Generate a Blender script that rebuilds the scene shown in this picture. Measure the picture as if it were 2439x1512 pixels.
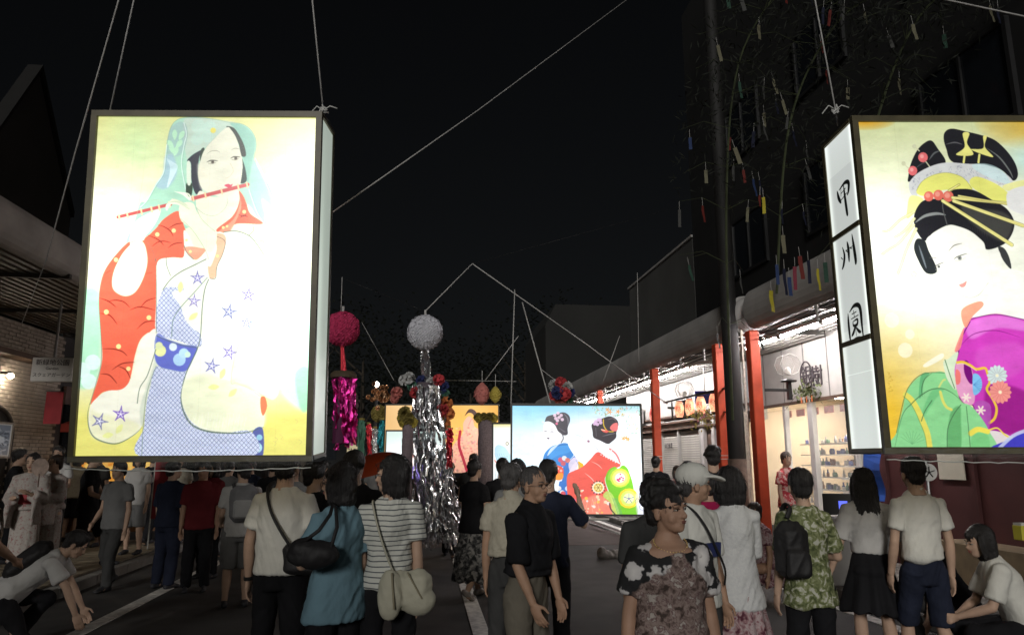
import bpy, bmesh, math, random
import numpy as np
from mathutils import Vector, Matrix, Euler, noise

random.seed(7)
for o in list(bpy.data.objects):
    bpy.data.objects.remove(o)
scene = bpy.context.scene
COL = scene.collection
R = math.radians
PI = math.pi

# ------------------------------------------------------------------ camera
CAM_H = 1.62
YAW = R(6.9)
PITCH = R(11.2)
FPX = 1700.0            # focal length in pixels of the 2439-wide picture
cam_d = bpy.data.cameras.new('camera')
cam_d.sensor_width = 36.0
cam_d.lens = 36.0 * FPX / 2439.0
cam_d.clip_start = 0.05
cam_d.clip_end = 1500
cam = bpy.data.objects.new('camera', cam_d)
COL.objects.link(cam)
cam.location = (0, 0, CAM_H)
cam.rotation_euler = Euler((R(90) + PITCH, 0, -YAW), 'XYZ')
scene.camera = cam

# ------------------------------------------------------------------ night sky, one faint low key light
world = bpy.data.worlds.new('World')
scene.world = world
world.use_nodes = True
wn = world.node_tree
wn.nodes.clear()
w_out = wn.nodes.new('ShaderNodeOutputWorld')
w_bg = wn.nodes.new('ShaderNodeBackground')
w_sky = wn.nodes.new('ShaderNodeTexSky')
w_sky.sky_type = 'NISHITA'
w_sky.sun_disc = False
SUN_EL, SUN_AZ = R(15), R(196)      # low, from behind the camera
w_sky.sun_elevation = SUN_EL
w_sky.sun_rotation = SUN_AZ
w_bg.inputs['Strength'].default_value = 0.0011
w_hs = wn.nodes.new('ShaderNodeHueSaturation')     # town glow greys the night sky
w_hs.inputs['Saturation'].default_value = 0.35
wn.links.new(w_sky.outputs[0], w_hs.inputs['Color'])
wn.links.new(w_hs.outputs[0], w_bg.inputs[0])
wn.links.new(w_bg.outputs[0], w_out.inputs[0])

sun_d = bpy.data.lights.new('night_key_light', 'SUN')
sun_d.energy = 1.32
sun_d.angle = R(12)
sun_d.color = (1.0, 0.98, 0.93)
sun = bpy.data.objects.new('night_key_light', sun_d)
COL.objects.link(sun)
# direction the light comes FROM (same as the sky's sun): azimuth measured clockwise from +Y
sd = Vector((math.sin(SUN_AZ) * math.cos(SUN_EL), math.cos(SUN_AZ) * math.cos(SUN_EL), math.sin(SUN_EL)))
sun.rotation_euler = sd.to_track_quat('Z', 'Y').to_euler()
sun.location = (0, -6, 12)

scene.view_settings.view_transform = 'Standard'
scene.view_settings.look = 'None'
scene.view_settings.exposure = 0
scene.view_settings.gamma = 1
scene.view_settings.use_curve_mapping = False
scene.cycles.max_bounces = 5
scene.cycles.diffuse_bounces = 2
scene.cycles.glossy_bounces = 2
scene.cycles.transmission_bounces = 4
scene.cycles.transparent_max_bounces = 12
scene.cycles.sample_clamp_indirect = 3
scene.cycles.caustics_reflective = False
scene.cycles.caustics_refractive = False

# ------------------------------------------------------------------ from a picture pixel (2439 x 1512) and a distance to a point of the place
_f = Vector((math.sin(YAW), math.cos(YAW), 0))
_r = Vector((math.cos(YAW), -math.sin(YAW), 0))
_z = Vector((0, 0, 1))
_cf = _f * math.cos(PITCH) + _z * math.sin(PITCH)
_cu = _z * math.cos(PITCH) - _f * math.sin(PITCH)


def ray(x, y):
    return _cf + _r * ((x - 1219.5) / FPX) + _cu * ((756 - y) / FPX)


def P(x, y, d):
    v = ray(x, y)
    return Vector((0, 0, CAM_H)) + v * (d / v.dot(_f))


def G(x, d, y=1240):
    p = P(x, y, d)
    return Vector((p.x, p.y, 0.12 if (p.x < -4.4 or p.x > 5.05) else 0.0))


def PX(x, y, X):
    """point on the plane of a street side (constant X) seen at the pixel"""
    v = ray(x, y)
    return Vector((0, 0, CAM_H)) + v * (X / v.x)


# ------------------------------------------------------------------ materials
MATS = {}


def s2l(c):
    return tuple(((v / 12.92) if v <= 0.04045 else ((v + 0.055) / 1.055) ** 2.4) for v in c[:3])


def rgb(r, g, b):
    return s2l((r / 255, g / 255, b / 255))


def nmat(name):
    m = bpy.data.materials.new(name)
    m.use_nodes = True
    nt = m.node_tree
    b = nt.nodes['Principled BSDF']
    return m, nt, b


def mat(name, col, rough=0.7, metal=0.0, var=0.12, scale=6.0, bump=0.0, bscale=None, emit=None, es=0.0, spec=0.4, stretch=None, alpha=None):
    """painted / woven / plain surface with soft mottling and optional relief"""
    if name in MATS:
        return MATS[name]
    m, nt, b = nmat(name)
    N, L = nt.nodes, nt.links
    tc = N.new('ShaderNodeTexCoord')
    src = tc.outputs['Object']
    if stretch:
        mp = N.new('ShaderNodeMapping')
        mp.inputs['Scale'].default_value = stretch
        L.new(src, mp.inputs[0])
        src = mp.outputs[0]
    nz = N.new('ShaderNodeTexNoise')
    nz.inputs['Scale'].default_value = scale
    nz.inputs['Detail'].default_value = 5
    L.new(src, nz.inputs['Vector'])
    rp = N.new('ShaderNodeValToRGB')
    c = Vector(col[:3])
    lo, hi = c * (1 - var), c * (1 + var)
    rp.color_ramp.elements[0].position = 0.3
    rp.color_ramp.elements[1].position = 0.7
    rp.color_ramp.elements[0].color = (*lo, 1)
    rp.color_ramp.elements[1].color = (*hi, 1)
    L.new(nz.outputs['Fac'], rp.inputs[0])
    L.new(rp.outputs[0], b.inputs['Base Color'])
    b.inputs['Roughness'].default_value = rough
    b.inputs['Metallic'].default_value = metal
    b.inputs['Specular IOR Level'].default_value = spec
    if bump:
        n2 = N.new('ShaderNodeTexNoise')
        n2.inputs['Scale'].default_value = bscale or scale * 8
        n2.inputs['Detail'].default_value = 6
        L.new(src, n2.inputs['Vector'])
        bp = N.new('ShaderNodeBump')
        bp.inputs['Strength'].default_value = bump
        bp.inputs['Distance'].default_value = 0.01
        L.new(n2.outputs['Fac'], bp.inputs['Height'])
        L.new(bp.outputs[0], b.inputs['Normal'])
    if emit is not None:
        b.inputs['Emission Color'].default_value = (*emit[:3], 1)
        b.inputs['Emission Strength'].default_value = es
    if alpha is not None:
        b.inputs['Alpha'].default_value = alpha
    MATS[name] = m
    return m


def mat_pattern(name, cols, scale=30.0, kind='blotch', rough=0.85, extra=0.0):
    """printed cloth: cols = list of (position, rgb)"""
    if name in MATS:
        return MATS[name]
    m, nt, b = nmat(name)
    N, L = nt.nodes, nt.links
    tc = N.new('ShaderNodeTexCoord')
    src = tc.outputs['Object']
    if kind == 'blotch':
        n1 = N.new('ShaderNodeTexNoise')
        n1.inputs['Scale'].default_value = scale
        n1.inputs['Detail'].default_value = 4
        n1.inputs['Distortion'].default_value = 0.8
        out = n1.outputs['Fac']
    elif kind == 'flower':
        wp = N.new('ShaderNodeTexNoise')
        wp.inputs['Scale'].default_value = scale * 2.2
        mx = N.new('ShaderNodeMixRGB')
        mx.blend_type = 'ADD'
        mx.inputs[0].default_value = 0.035
        L.new(src, wp.inputs['Vector'])
        L.new(src, mx.inputs[1])
        L.new(wp.outputs['Color'], mx.inputs[2])
        src = mx.outputs[0]
        n1 = N.new('ShaderNodeTexVoronoi')
        n1.inputs['Scale'].default_value = scale
        out = n1.outputs['Distance']
    elif kind == 'stripe':
        sp = N.new('ShaderNodeSeparateXYZ')
        L.new(src, sp.inputs[0])
        ns = N.new('ShaderNodeTexNoise')
        ns.inputs['Scale'].default_value = 4
        L.new(src, ns.inputs['Vector'])
        ml = N.new('ShaderNodeMath'); ml.operation = 'MULTIPLY_ADD'
        ml.inputs[1].default_value = 0.035
        L.new(ns.outputs['Fac'], ml.inputs[0])
        L.new(sp.outputs['Z'], ml.inputs[2])
        m2 = N.new('ShaderNodeMath'); m2.operation = 'MULTIPLY'
        m2.inputs[1].default_value = scale
        L.new(ml.outputs[0], m2.inputs[0])
        fr = N.new('ShaderNodeMath'); fr.operation = 'FRACT'
        L.new(m2.outputs[0], fr.inputs[0])
        out = fr.outputs[0]
        n1 = None
    if kind != 'stripe':
        L.new(src, n1.inputs['Vector'])
    rp = N.new('ShaderNodeValToRGB')
    rp.color_ramp.interpolation = 'LINEAR' if kind != 'stripe' else 'CONSTANT'
    els = rp.color_ramp.elements
    while len(els) < len(cols):
        els.new(0.5)
    for e, (p, c) in zip(els, cols):
        e.position = p
        e.color = (*c[:3], 1)
    L.new(out, rp.inputs[0])
    L.new(rp.outputs[0], b.inputs['Base Color'])
    b.inputs['Roughness'].default_value = rough
    b.inputs['Specular IOR Level'].default_value = 0.25
    n2 = N.new('ShaderNodeTexNoise')
    n2.inputs['Scale'].default_value = 34
    L.new(tc.outputs['Object'], n2.inputs['Vector'])
    bp = N.new('ShaderNodeBump')
    bp.inputs['Strength'].default_value = 0.6
    bp.inputs['Distance'].default_value = 0.010
    L.new(n2.outputs['Fac'], bp.inputs['Height'])
    L.new(bp.outputs[0], b.inputs['Normal'])
    MATS[name] = m
    return m


def emat(name, col, strength):
    if name in MATS:
        return MATS[name]
    m, nt, b = nmat(name)
    b.inputs['Base Color'].default_value = (*[min(0.8, c) for c in col[:3]], 1)
    b.inputs['Emission Color'].default_value = (*col[:3], 1)
    b.inputs['Emission Strength'].default_value = strength
    b.inputs['Roughness'].default_value = 0.4
    MATS[name] = m
    return m


# ------------------------------------------------------------------ mesh building
class MB:
    def __init__(self):
        self.v, self.f, self.m, self.uv = [], [], [], {}

    def add(self, vs, fs, mi=0):
        k = len(self.v)
        self.v.extend([tuple(x) for x in vs])
        for f in fs:
            self.f.append(tuple(i + k for i in f))
            self.m.append(mi)
        return k

    def box(self, c, s, rot=None, mi=0, bev=0.0):
        hx, hy, hz = s[0] / 2, s[1] / 2, s[2] / 2
        if bev <= 0:
            pts = [Vector((x * hx, y * hy, z * hz)) for x in (-1, 1) for y in (-1, 1) for z in (-1, 1)]
            fs = [(0, 1, 3, 2), (4, 6, 7, 5), (0, 4, 5, 1), (2, 3, 7, 6), (0, 2, 6, 4), (1, 5, 7, 3)]
        else:
            b = min(bev, hx * .9, hy * .9, hz * .9)
            pts, fs = [], []
            idx = {}
            for x in (-1, 1):
                for y in (-1, 1):
                    for z in (-1, 1):
                        for a in range(3):
                            p = [x * hx, y * hy, z * hz]
                            for j in range(3):
                                if j != a:
                                    p[j] -= (x, y, z)[j] * b
                            idx[(x, y, z, a)] = len(pts)
                            pts.append(Vector(p))
            for a in range(3):
                o = [j for j in range(3) if j != a]
                for s_ in (-1, 1):
                    q = []
                    for (u, w) in ((-1, -1), (1, -1), (1, 1), (-1, 1)):
                        k = [0, 0, 0]
                        k[a] = s_; k[o[0]] = u; k[o[1]] = w
                        q.append(idx[(*k, a)])
                    fs.append(tuple(q))
                for u in (-1, 1):
                    for w in (-1, 1):
                        k0 = [0, 0, 0]; k1 = [0, 0, 0]
                        k0[a] = -1; k1[a] = 1
                        k0[o[0]] = k1[o[0]] = u
                        k0[o[1]] = k1[o[1]] = w
                        fs.append((idx[(*k0, o[0])], idx[(*k1, o[0])], idx[(*k1, o[1])], idx[(*k0, o[1])]))
            for x in (-1, 1):
                for y in (-1, 1):
                    for z in (-1, 1):
                        fs.append((idx[(x, y, z, 0)], idx[(x, y, z, 1)], idx[(x, y, z, 2)]))
        if rot is not None:
            pts = [rot @ p for p in pts]
        c = Vector(c)
        self.add([p + c for p in pts], fs, mi)
        return self

    def bar(self, a, b, w, h=None, mi=0):
        """square bar between two points"""
        a, b = Vector(a), Vector(b)
        d = (b - a)
        L = d.length
        q = d.to_track_quat('Z', 'Y').to_matrix()
        return self.box((a + b) / 2, (w, h or w, L), rot=q, mi=mi)

    def tube(self, pts, r, n=8, mi=0, cap=True, ry=None, up=None):
        pts = [Vector(p) for p in pts]
        m = len(pts)
        rs = [r] * m if not hasattr(r, '__len__') else list(r)
        rys = rs if ry is None else ([ry] * m if not hasattr(ry, '__len__') else list(ry))
        tang = []
        for i in range(m):
            t = pts[min(i + 1, m - 1)] - pts[max(i - 1, 0)]
            tang.append(t.normalized() if t.length > 1e-9 else Vector((0, 0, 1)))
        ref = Vector(up) if up else (Vector((0, 1, 0)) if abs(tang[0].y) < 0.9 else Vector((1, 0, 0)))
        vs, fs = [], []
        for i in range(m):
            t = tang[i]
            v = (ref - t * ref.dot(t))
            if v.length < 1e-6:
                v = Vector((1, 0, 0)) - t * t.x
            v.normalize()
            ref = v if not up else ref
            u = v.cross(t)
            for k in range(n):
                a = 2 * PI * k / n
                vs.append(pts[i] + u * (math.cos(a) * rs[i]) + v * (math.sin(a) * rys[i]))
        for i in range(m - 1):
            for k in range(n):
                k2 = (k + 1) % n
                fs.append((i * n + k, i * n + k2, (i + 1) * n + k2, (i + 1) * n + k))
        if cap:
            fs.append(tuple(reversed(range(n))))
            fs.append(tuple(range((m - 1) * n, m * n)))
        self.add(vs, fs, mi)
        return self

    def ell(self, c, r, n=12, m=8, rot=None, mi=0):
        c = Vector(c)
        if not hasattr(r, '__len__'):
            r = (r, r, r)
        vs, fs = [], []
        for i in range(1, m):
            th = PI * i / m
            for k in range(n):
                a = 2 * PI * k / n
                p = Vector((r[0] * math.sin(th) * math.cos(a), r[1] * math.sin(th) * math.sin(a), r[2] * math.cos(th)))
                if rot is not None:
                    p = rot @ p
                vs.append(c + p)
        t, b = Vector((0, 0, r[2])), Vector((0, 0, -r[2]))
        if rot is not None:
            t, b = rot @ t, rot @ b
        vs += [c + t, c + b]
        for i in range(m - 2):
            for k in range(n):
                k2 = (k + 1) % n
                fs.append((i * n + k, (i + 1) * n + k, (i + 1) * n + k2, i * n + k2))
        T, B = len(vs) - 2, len(vs) - 1
        for k in range(n):
            k2 = (k + 1) % n
            fs.append((T, k, k2))
            fs.append((B, (m - 2) * n + k2, (m - 2) * n + k))
        self.add(vs, fs, mi)
        return self

    def lathe(self, prof, c=(0, 0, 0), n=24, mi=0, cap=True):
        c = Vector(c)
        vs, fs = [], []
        for (r, z) in prof:
            for k in range(n):
                a = 2 * PI * k / n
                vs.append(c + Vector((r * math.cos(a), r * math.sin(a), z)))
        for i in range(len(prof) - 1):
            for k in range(n):
                k2 = (k + 1) % n
                fs.append((i * n + k, i * n + k2, (i + 1) * n + k2, (i + 1) * n + k))
        if cap:
            fs.append(tuple(reversed(range(n))))
            fs.append(tuple(range((len(prof) - 1) * n, len(prof) * n)))
        self.add(vs, fs, mi)
        return self

    def quad(self, a, b, c, d, mi=0):
        self.add([a, b, c, d], [(0, 1, 2, 3)], mi)
        return self

    def ext(self, prof, y0, y1, mi=0):
        """closed (x, z) outline run along Y"""
        n = len(prof)
        vs = [(x, y0, z) for x, z in prof] + [(x, y1, z) for x, z in prof]
        fs = [(i, (i + 1) % n, n + (i + 1) % n, n + i) for i in range(n)]
        fs += [tuple(reversed(range(n))), tuple(range(n, 2 * n))]
        self.add(vs, fs, mi)
        return self

    def mesh(self, name='m', smooth=False):
        me = bpy.data.meshes.new(name)
        me.from_pydata(self.v, [], self.f)
        if any(self.m):
            me.polygons.foreach_set('material_index', self.m)
        if smooth:
            me.polygons.foreach_set('use_smooth', [True] * len(me.polygons))
        me.update()
        return me


def fixn(me):
    bm = bmesh.new()
    bm.from_mesh(me)
    bmesh.ops.recalc_face_normals(bm, faces=bm.faces)
    bm.to_mesh(me)
    bm.free()
    return me


def link(name, me, mats=(), parent=None, smooth=None, loc=None, rot=None):
    if isinstance(me, MB):
        me = fixn(me.mesh(name, bool(smooth)))
    for m_ in (mats if isinstance(mats, (list, tuple)) else [mats]):
        if m_ is not None and m_.name not in [x.name for x in me.materials if x]:
            me.materials.append(m_)
    o = bpy.data.objects.new(name, me)
    COL.objects.link(o)
    if parent is not None:
        o.parent = parent
    if loc is not None:
        o.location = loc
    if rot is not None:
        o.rotation_euler = rot
    return o


def tag(o, label, cat, group=None):
    o['label'] = label
    o['category'] = cat
    if group:
        o['group'] = group
    return o


def struct(name, me, mats, **k):
    o = link(name, me, mats, **k)
    o['kind'] = 'structure'
    return o


def thing(name, label, cat, loc=(0, 0, 0), rz=0.0, group=None, rot=None):
    o = bpy.data.objects.new(name, None)
    o.empty_display_size = 0.1
    COL.objects.link(o)
    o.location = loc
    o.rotation_euler = rot if rot is not None else (0, 0, rz)
    tag(o, label, cat, group)
    return o


def share(name, me, parent=None, loc=(0, 0, 0), rot=(0, 0, 0), scl=(1, 1, 1)):
    o = bpy.data.objects.new(name, me)
    COL.objects.link(o)
    o.parent = parent
    o.location = loc
    o.rotation_euler = rot
    o.scale = scl
    return o


def text_mesh(s, size, depth=0.004, align='CENTER'):
    cu = bpy.data.curves.new('lettering', 'FONT')
    cu.body = s
    cu.size = size
    cu.extrude = depth
    cu.align_x = align
    cu.align_y = 'CENTER'
    cu.resolution_u = 2
    ob = bpy.data.objects.new('lettering', cu)
    COL.objects.link(ob)
    bpy.context.view_layer.update()
    dg = bpy.context.evaluated_depsgraph_get()
    me = bpy.data.meshes.new_from_object(ob.evaluated_get(dg))
    bpy.data.objects.remove(ob)
    bpy.data.curves.remove(cu)
    return me
# ------------------------------------------------------------------ painted panels: flat art drawn stroke by stroke
def homog(src, dst):
    A, B = [], []
    for (x, y), (u, v) in zip(src, dst):
        A.append([x, y, 1, 0, 0, 0, -u * x, -u * y]); B.append(u)
        A.append([0, 0, 0, x, y, 1, -v * x, -v * y]); B.append(v)
    h = np.linalg.solve(np.array(A, float), np.array(B, float))
    return np.append(h, 1).reshape(3, 3)


def spline(pts, closed, k=6):
    P_ = np.array(pts, float)
    n = len(P_)
    if n < 3:
        return P_
    out = []
    rng = range(n) if closed else range(n - 1)
    for i in rng:
        if closed:
            p0, p1, p2, p3 = P_[(i - 1) % n], P_[i], P_[(i + 1) % n], P_[(i + 2) % n]
        else:
            p0, p1, p2, p3 = P_[max(i - 1, 0)], P_[i], P_[i + 1], P_[min(i + 2, n - 1)]
        for j in range(k):
            t = j / k
            out.append(0.5 * ((2 * p1) + (-p0 + p2) * t + (2 * p0 - 5 * p1 + 4 * p2 - p3) * t * t + (-p0 + 3 * p1 - 3 * p2 + p3) * t ** 3))
    if not closed:
        out.append(P_[-1])
    return np.array(out)


class Art:
    def __init__(self, W, H, quad, bg):
        self.W, self.H = W, H
        self.h = homog(quad, [(0, 0), (W, 0), (W, H), (0, H)])
        self.hi = np.linalg.inv(self.h)
        yy, xx = np.mgrid[0:H, 0:W]
        q = self.hi @ np.stack([xx.ravel() + .5, yy.ravel() + .5, np.ones(W * H)])
        self.X = (q[0] / q[2]).reshape(H, W)
        self.Y = (q[1] / q[2]).reshape(H, W)
        self.img = np.zeros((H, W, 3), np.float32)
        self.img[:] = np.array(bg, np.float32) / 255
        e = (self.hi @ np.array([W / 2 + 1, H / 2, 1])); e0 = (self.hi @ np.array([W / 2, H / 2, 1]))
        self.k = 1 / max(1e-6, abs(e[0] / e[2] - e0[0] / e0[2]))

    def tf(self, pts):
        p = np.array(pts, float)
        q = self.h @ np.vstack([p.T, np.ones(len(p))])
        return (q[:2] / q[2]).T

    def mask(self, pts, S=2):
        p = self.tf(pts) * S
        W, H = self.W * S, self.H * S
        y0 = int(max(0, math.floor(p[:, 1].min()))); y1 = int(min(H, math.ceil(p[:, 1].max()) + 1))
        m = np.zeros((H, W + 1), np.int32)
        n = len(p)
        for i in range(n):
            (xa, ya), (xb, yb) = p[i], p[(i + 1) % n]
            if ya == yb:
                continue
            if ya > yb:
                xa, ya, xb, yb = xb, yb, xa, ya
            r0 = max(y0, int(math.ceil(ya - .5))); r1 = min(y1 - 1, int(math.ceil(yb - .5)) - 1)
            if r1 < r0:
                continue
            rr = np.arange(r0, r1 + 1)
            xs = xa + (rr + .5 - ya) * (xb - xa) / (yb - ya)
            xi = np.clip(np.round(xs), 0, W).astype(int)
            np.add.at(m, (rr, xi), 1)
        m = (np.cumsum(m, axis=1) % 2)[:, :W].astype(np.float32)
        return m.reshape(self.H, S, self.W, S).mean(axis=(1, 3))

    def blend(self, m, col):
        c = np.array(col, np.float32) / 255 if not isinstance(col, np.ndarray) else col
        self.img = self.img * (1 - m[..., None]) + c * m[..., None]

    def blur(self, m, r):
        if r < 1:
            return m
        r = int(r)
        for ax in (0, 1):
            for _ in range(2):
                pad = [(0, 0), (0, 0)]
                pad[ax] = (r, r)
                c = np.cumsum(np.pad(m, pad, mode='edge'), axis=ax)
                z = np.zeros_like(np.take(c, [0], axis=ax))
                c = np.concatenate([z, c], axis=ax)
                n = m.shape[ax]
                m = (np.take(c, range(2 * r + 1, 2 * r + 1 + n), axis=ax) - np.take(c, range(0, n), axis=ax)) / (2 * r + 1) if 2 * r + 1 + n <= c.shape[ax] else m
        return m

    def fill(self, pts, col, a=1.0, sm=True, soft=0, fn=None, clip=None):
        q = spline(pts, True) if sm else pts
        m = self.mask(q)
        if soft:
            m = self.blur(m, soft * self.k)
        if clip is not None:
            m = m * clip
        m = m * a
        if fn is not None:
            self.blend(m, fn(self.X, self.Y).astype(np.float32) / 255)
        else:
            self.blend(m, col)
        return m

    def line(self, pts, w, col, a=1.0, taper=False, sm=True, soft=0.0):
        q = self.tf(spline(pts, False, 5) if sm and len(pts) > 2 else pts)
        w = max(w * self.k, 0.9) / 2
        n = len(q)
        M = np.zeros((self.H, self.W), np.float32)
        for i in range(n - 1):
            t = i / max(1, n - 1)
            ww = w * (max(0.25, math.sin(PI * (0.06 + 0.9 * t))) if taper else 1)
            a0, b0 = q[i], q[i + 1]
            x0 = int(max(0, min(a0[0], b0[0]) - ww - 2)); x1 = int(min(self.W, max(a0[0], b0[0]) + ww + 3))
            y0 = int(max(0, min(a0[1], b0[1]) - ww - 2)); y1 = int(min(self.H, max(a0[1], b0[1]) + ww + 3))
            if x1 <= x0 or y1 <= y0:
                continue
            yy, xx = np.mgrid[y0:y1, x0:x1] + 0.5
            d = b0 - a0
            L = max(1e-6, d @ d)
            tt = np.clip(((xx - a0[0]) * d[0] + (yy - a0[1]) * d[1]) / L, 0, 1)
            ds = np.hypot(xx - a0[0] - tt * d[0], yy - a0[1] - tt * d[1])
            M[y0:y1, x0:x1] = np.maximum(M[y0:y1, x0:x1], np.clip(ww + .5 - ds, 0, 1))
        self.blend(M * a, col)

    def dot(self, x, y, r, col, a=1.0, soft=0):
        pts = [(x + r * math.cos(t), y + r * math.sin(t)) for t in np.linspace(0, 2 * PI, 14)[:-1]]
        self.fill(pts, col, a, False, soft)

    def star(self, x, y, r, col, rot=0.0, inner=(255, 255, 255), soft=2):
        pts = []
        for i in range(10):
            a = rot + i * PI / 5
            rr = r if i % 2 == 0 else r * .38
            pts.append((x + rr * math.sin(a), y - rr * math.cos(a)))
        self.fill(pts, col, .8, True, soft + 1)
        for i in range(5):
            a = rot + i * 2 * PI / 5
            self.line([(x, y), (x + r * .42 * math.sin(a), y - r * .42 * math.cos(a))], 6, inner, .9, sm=False)

    def daisy(self, x, y, r, col, n=14, line=(150, 120, 130)):
        pts = []
        for i in range(n * 4):
            a = 2 * PI * i / (n * 4)
            pts.append((x + r * (1 + .09 * math.cos(n * a)) * math.cos(a), y + r * (1 + .09 * math.cos(n * a)) * math.sin(a)))
        self.fill(pts, col, 1, False)
        for i in range(n):
            a = 2 * PI * (i + .5) / n
            self.line([(x + r * .25 * math.cos(a), y + r * .25 * math.sin(a)), (x + r * .95 * math.cos(a), y + r * .95 * math.sin(a))], 3, line, .6, sm=False)
        self.dot(x, y, r * .16, (250, 240, 200))

    def image(self, name):
        rng = np.random.RandomState(3)
        im = self.img
        if self.W > 400:
            g = rng.normal(0, 1, (self.H // 12 + 2, self.W // 30 + 2)).astype(np.float32)
            ys, xs = np.linspace(0, g.shape[0] - 1.01, self.H), np.linspace(0, g.shape[1] - 1.01, self.W)
            yi, xi = ys.astype(int), xs.astype(int)
            fy, fx = (ys - yi)[:, None], (xs - xi)[None]
            lo = g[yi][:, xi] * (1 - fy) * (1 - fx) + g[yi + 1][:, xi] * fy * (1 - fx) + g[yi][:, xi + 1] * (1 - fy) * fx + g[yi + 1][:, xi + 1] * fy * fx
            st = np.repeat(rng.normal(0, 1, (self.H // 3 + 1, self.W // 9 + 1)), 3, 0)[:self.H]
            st = np.repeat(st, 9, 1)[:, :self.W]
            im = im * (1 + .020 * lo + .008 * st)[..., None].astype(np.float32)
            sm = (np.roll(im, 1, 0) + np.roll(im, -1, 0) + np.roll(im, 1, 1) + np.roll(im, -1, 1)) / 4
            im = im * .45 + sm * .55
            for sx in (.17, .52, .86):
                im[:, int(sx * self.W)] *= .955
        im = np.clip(im + rng.normal(0, .010, self.img.shape), 0, 1)
        px = np.ones((self.H, self.W, 4), np.float32)
        px[..., :3] = im[::-1]
        i = bpy.data.images.new(name, self.W, self.H)
        i.pixels.foreach_set(px.ravel())
        i.update()
        i.pack()
        return i


def scr(X, Y, fx):
    return np.stack([fx(X, Y, i) for i in range(3)], -1)


def mixc(a, b, t):
    t = np.clip(t, 0, 1)[..., None]
    return np.array(a, float) * (1 - t) + np.array(b, float) * t


def shibori(s, line=(142, 152, 186), base=(224, 230, 244), dot=(122, 140, 200)):
    def f(X, Y):
        a = np.abs(((X + Y * .92) / s) % 1 - .5)
        b = np.abs(((X - Y * .92) / s) % 1 - .5)
        d = np.maximum(a, b)
        out = np.where((d > .37)[..., None], np.array(line, float), np.array(base, float))
        return np.where((d < .11)[..., None], np.array(dot, float), out)
    return f


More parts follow.
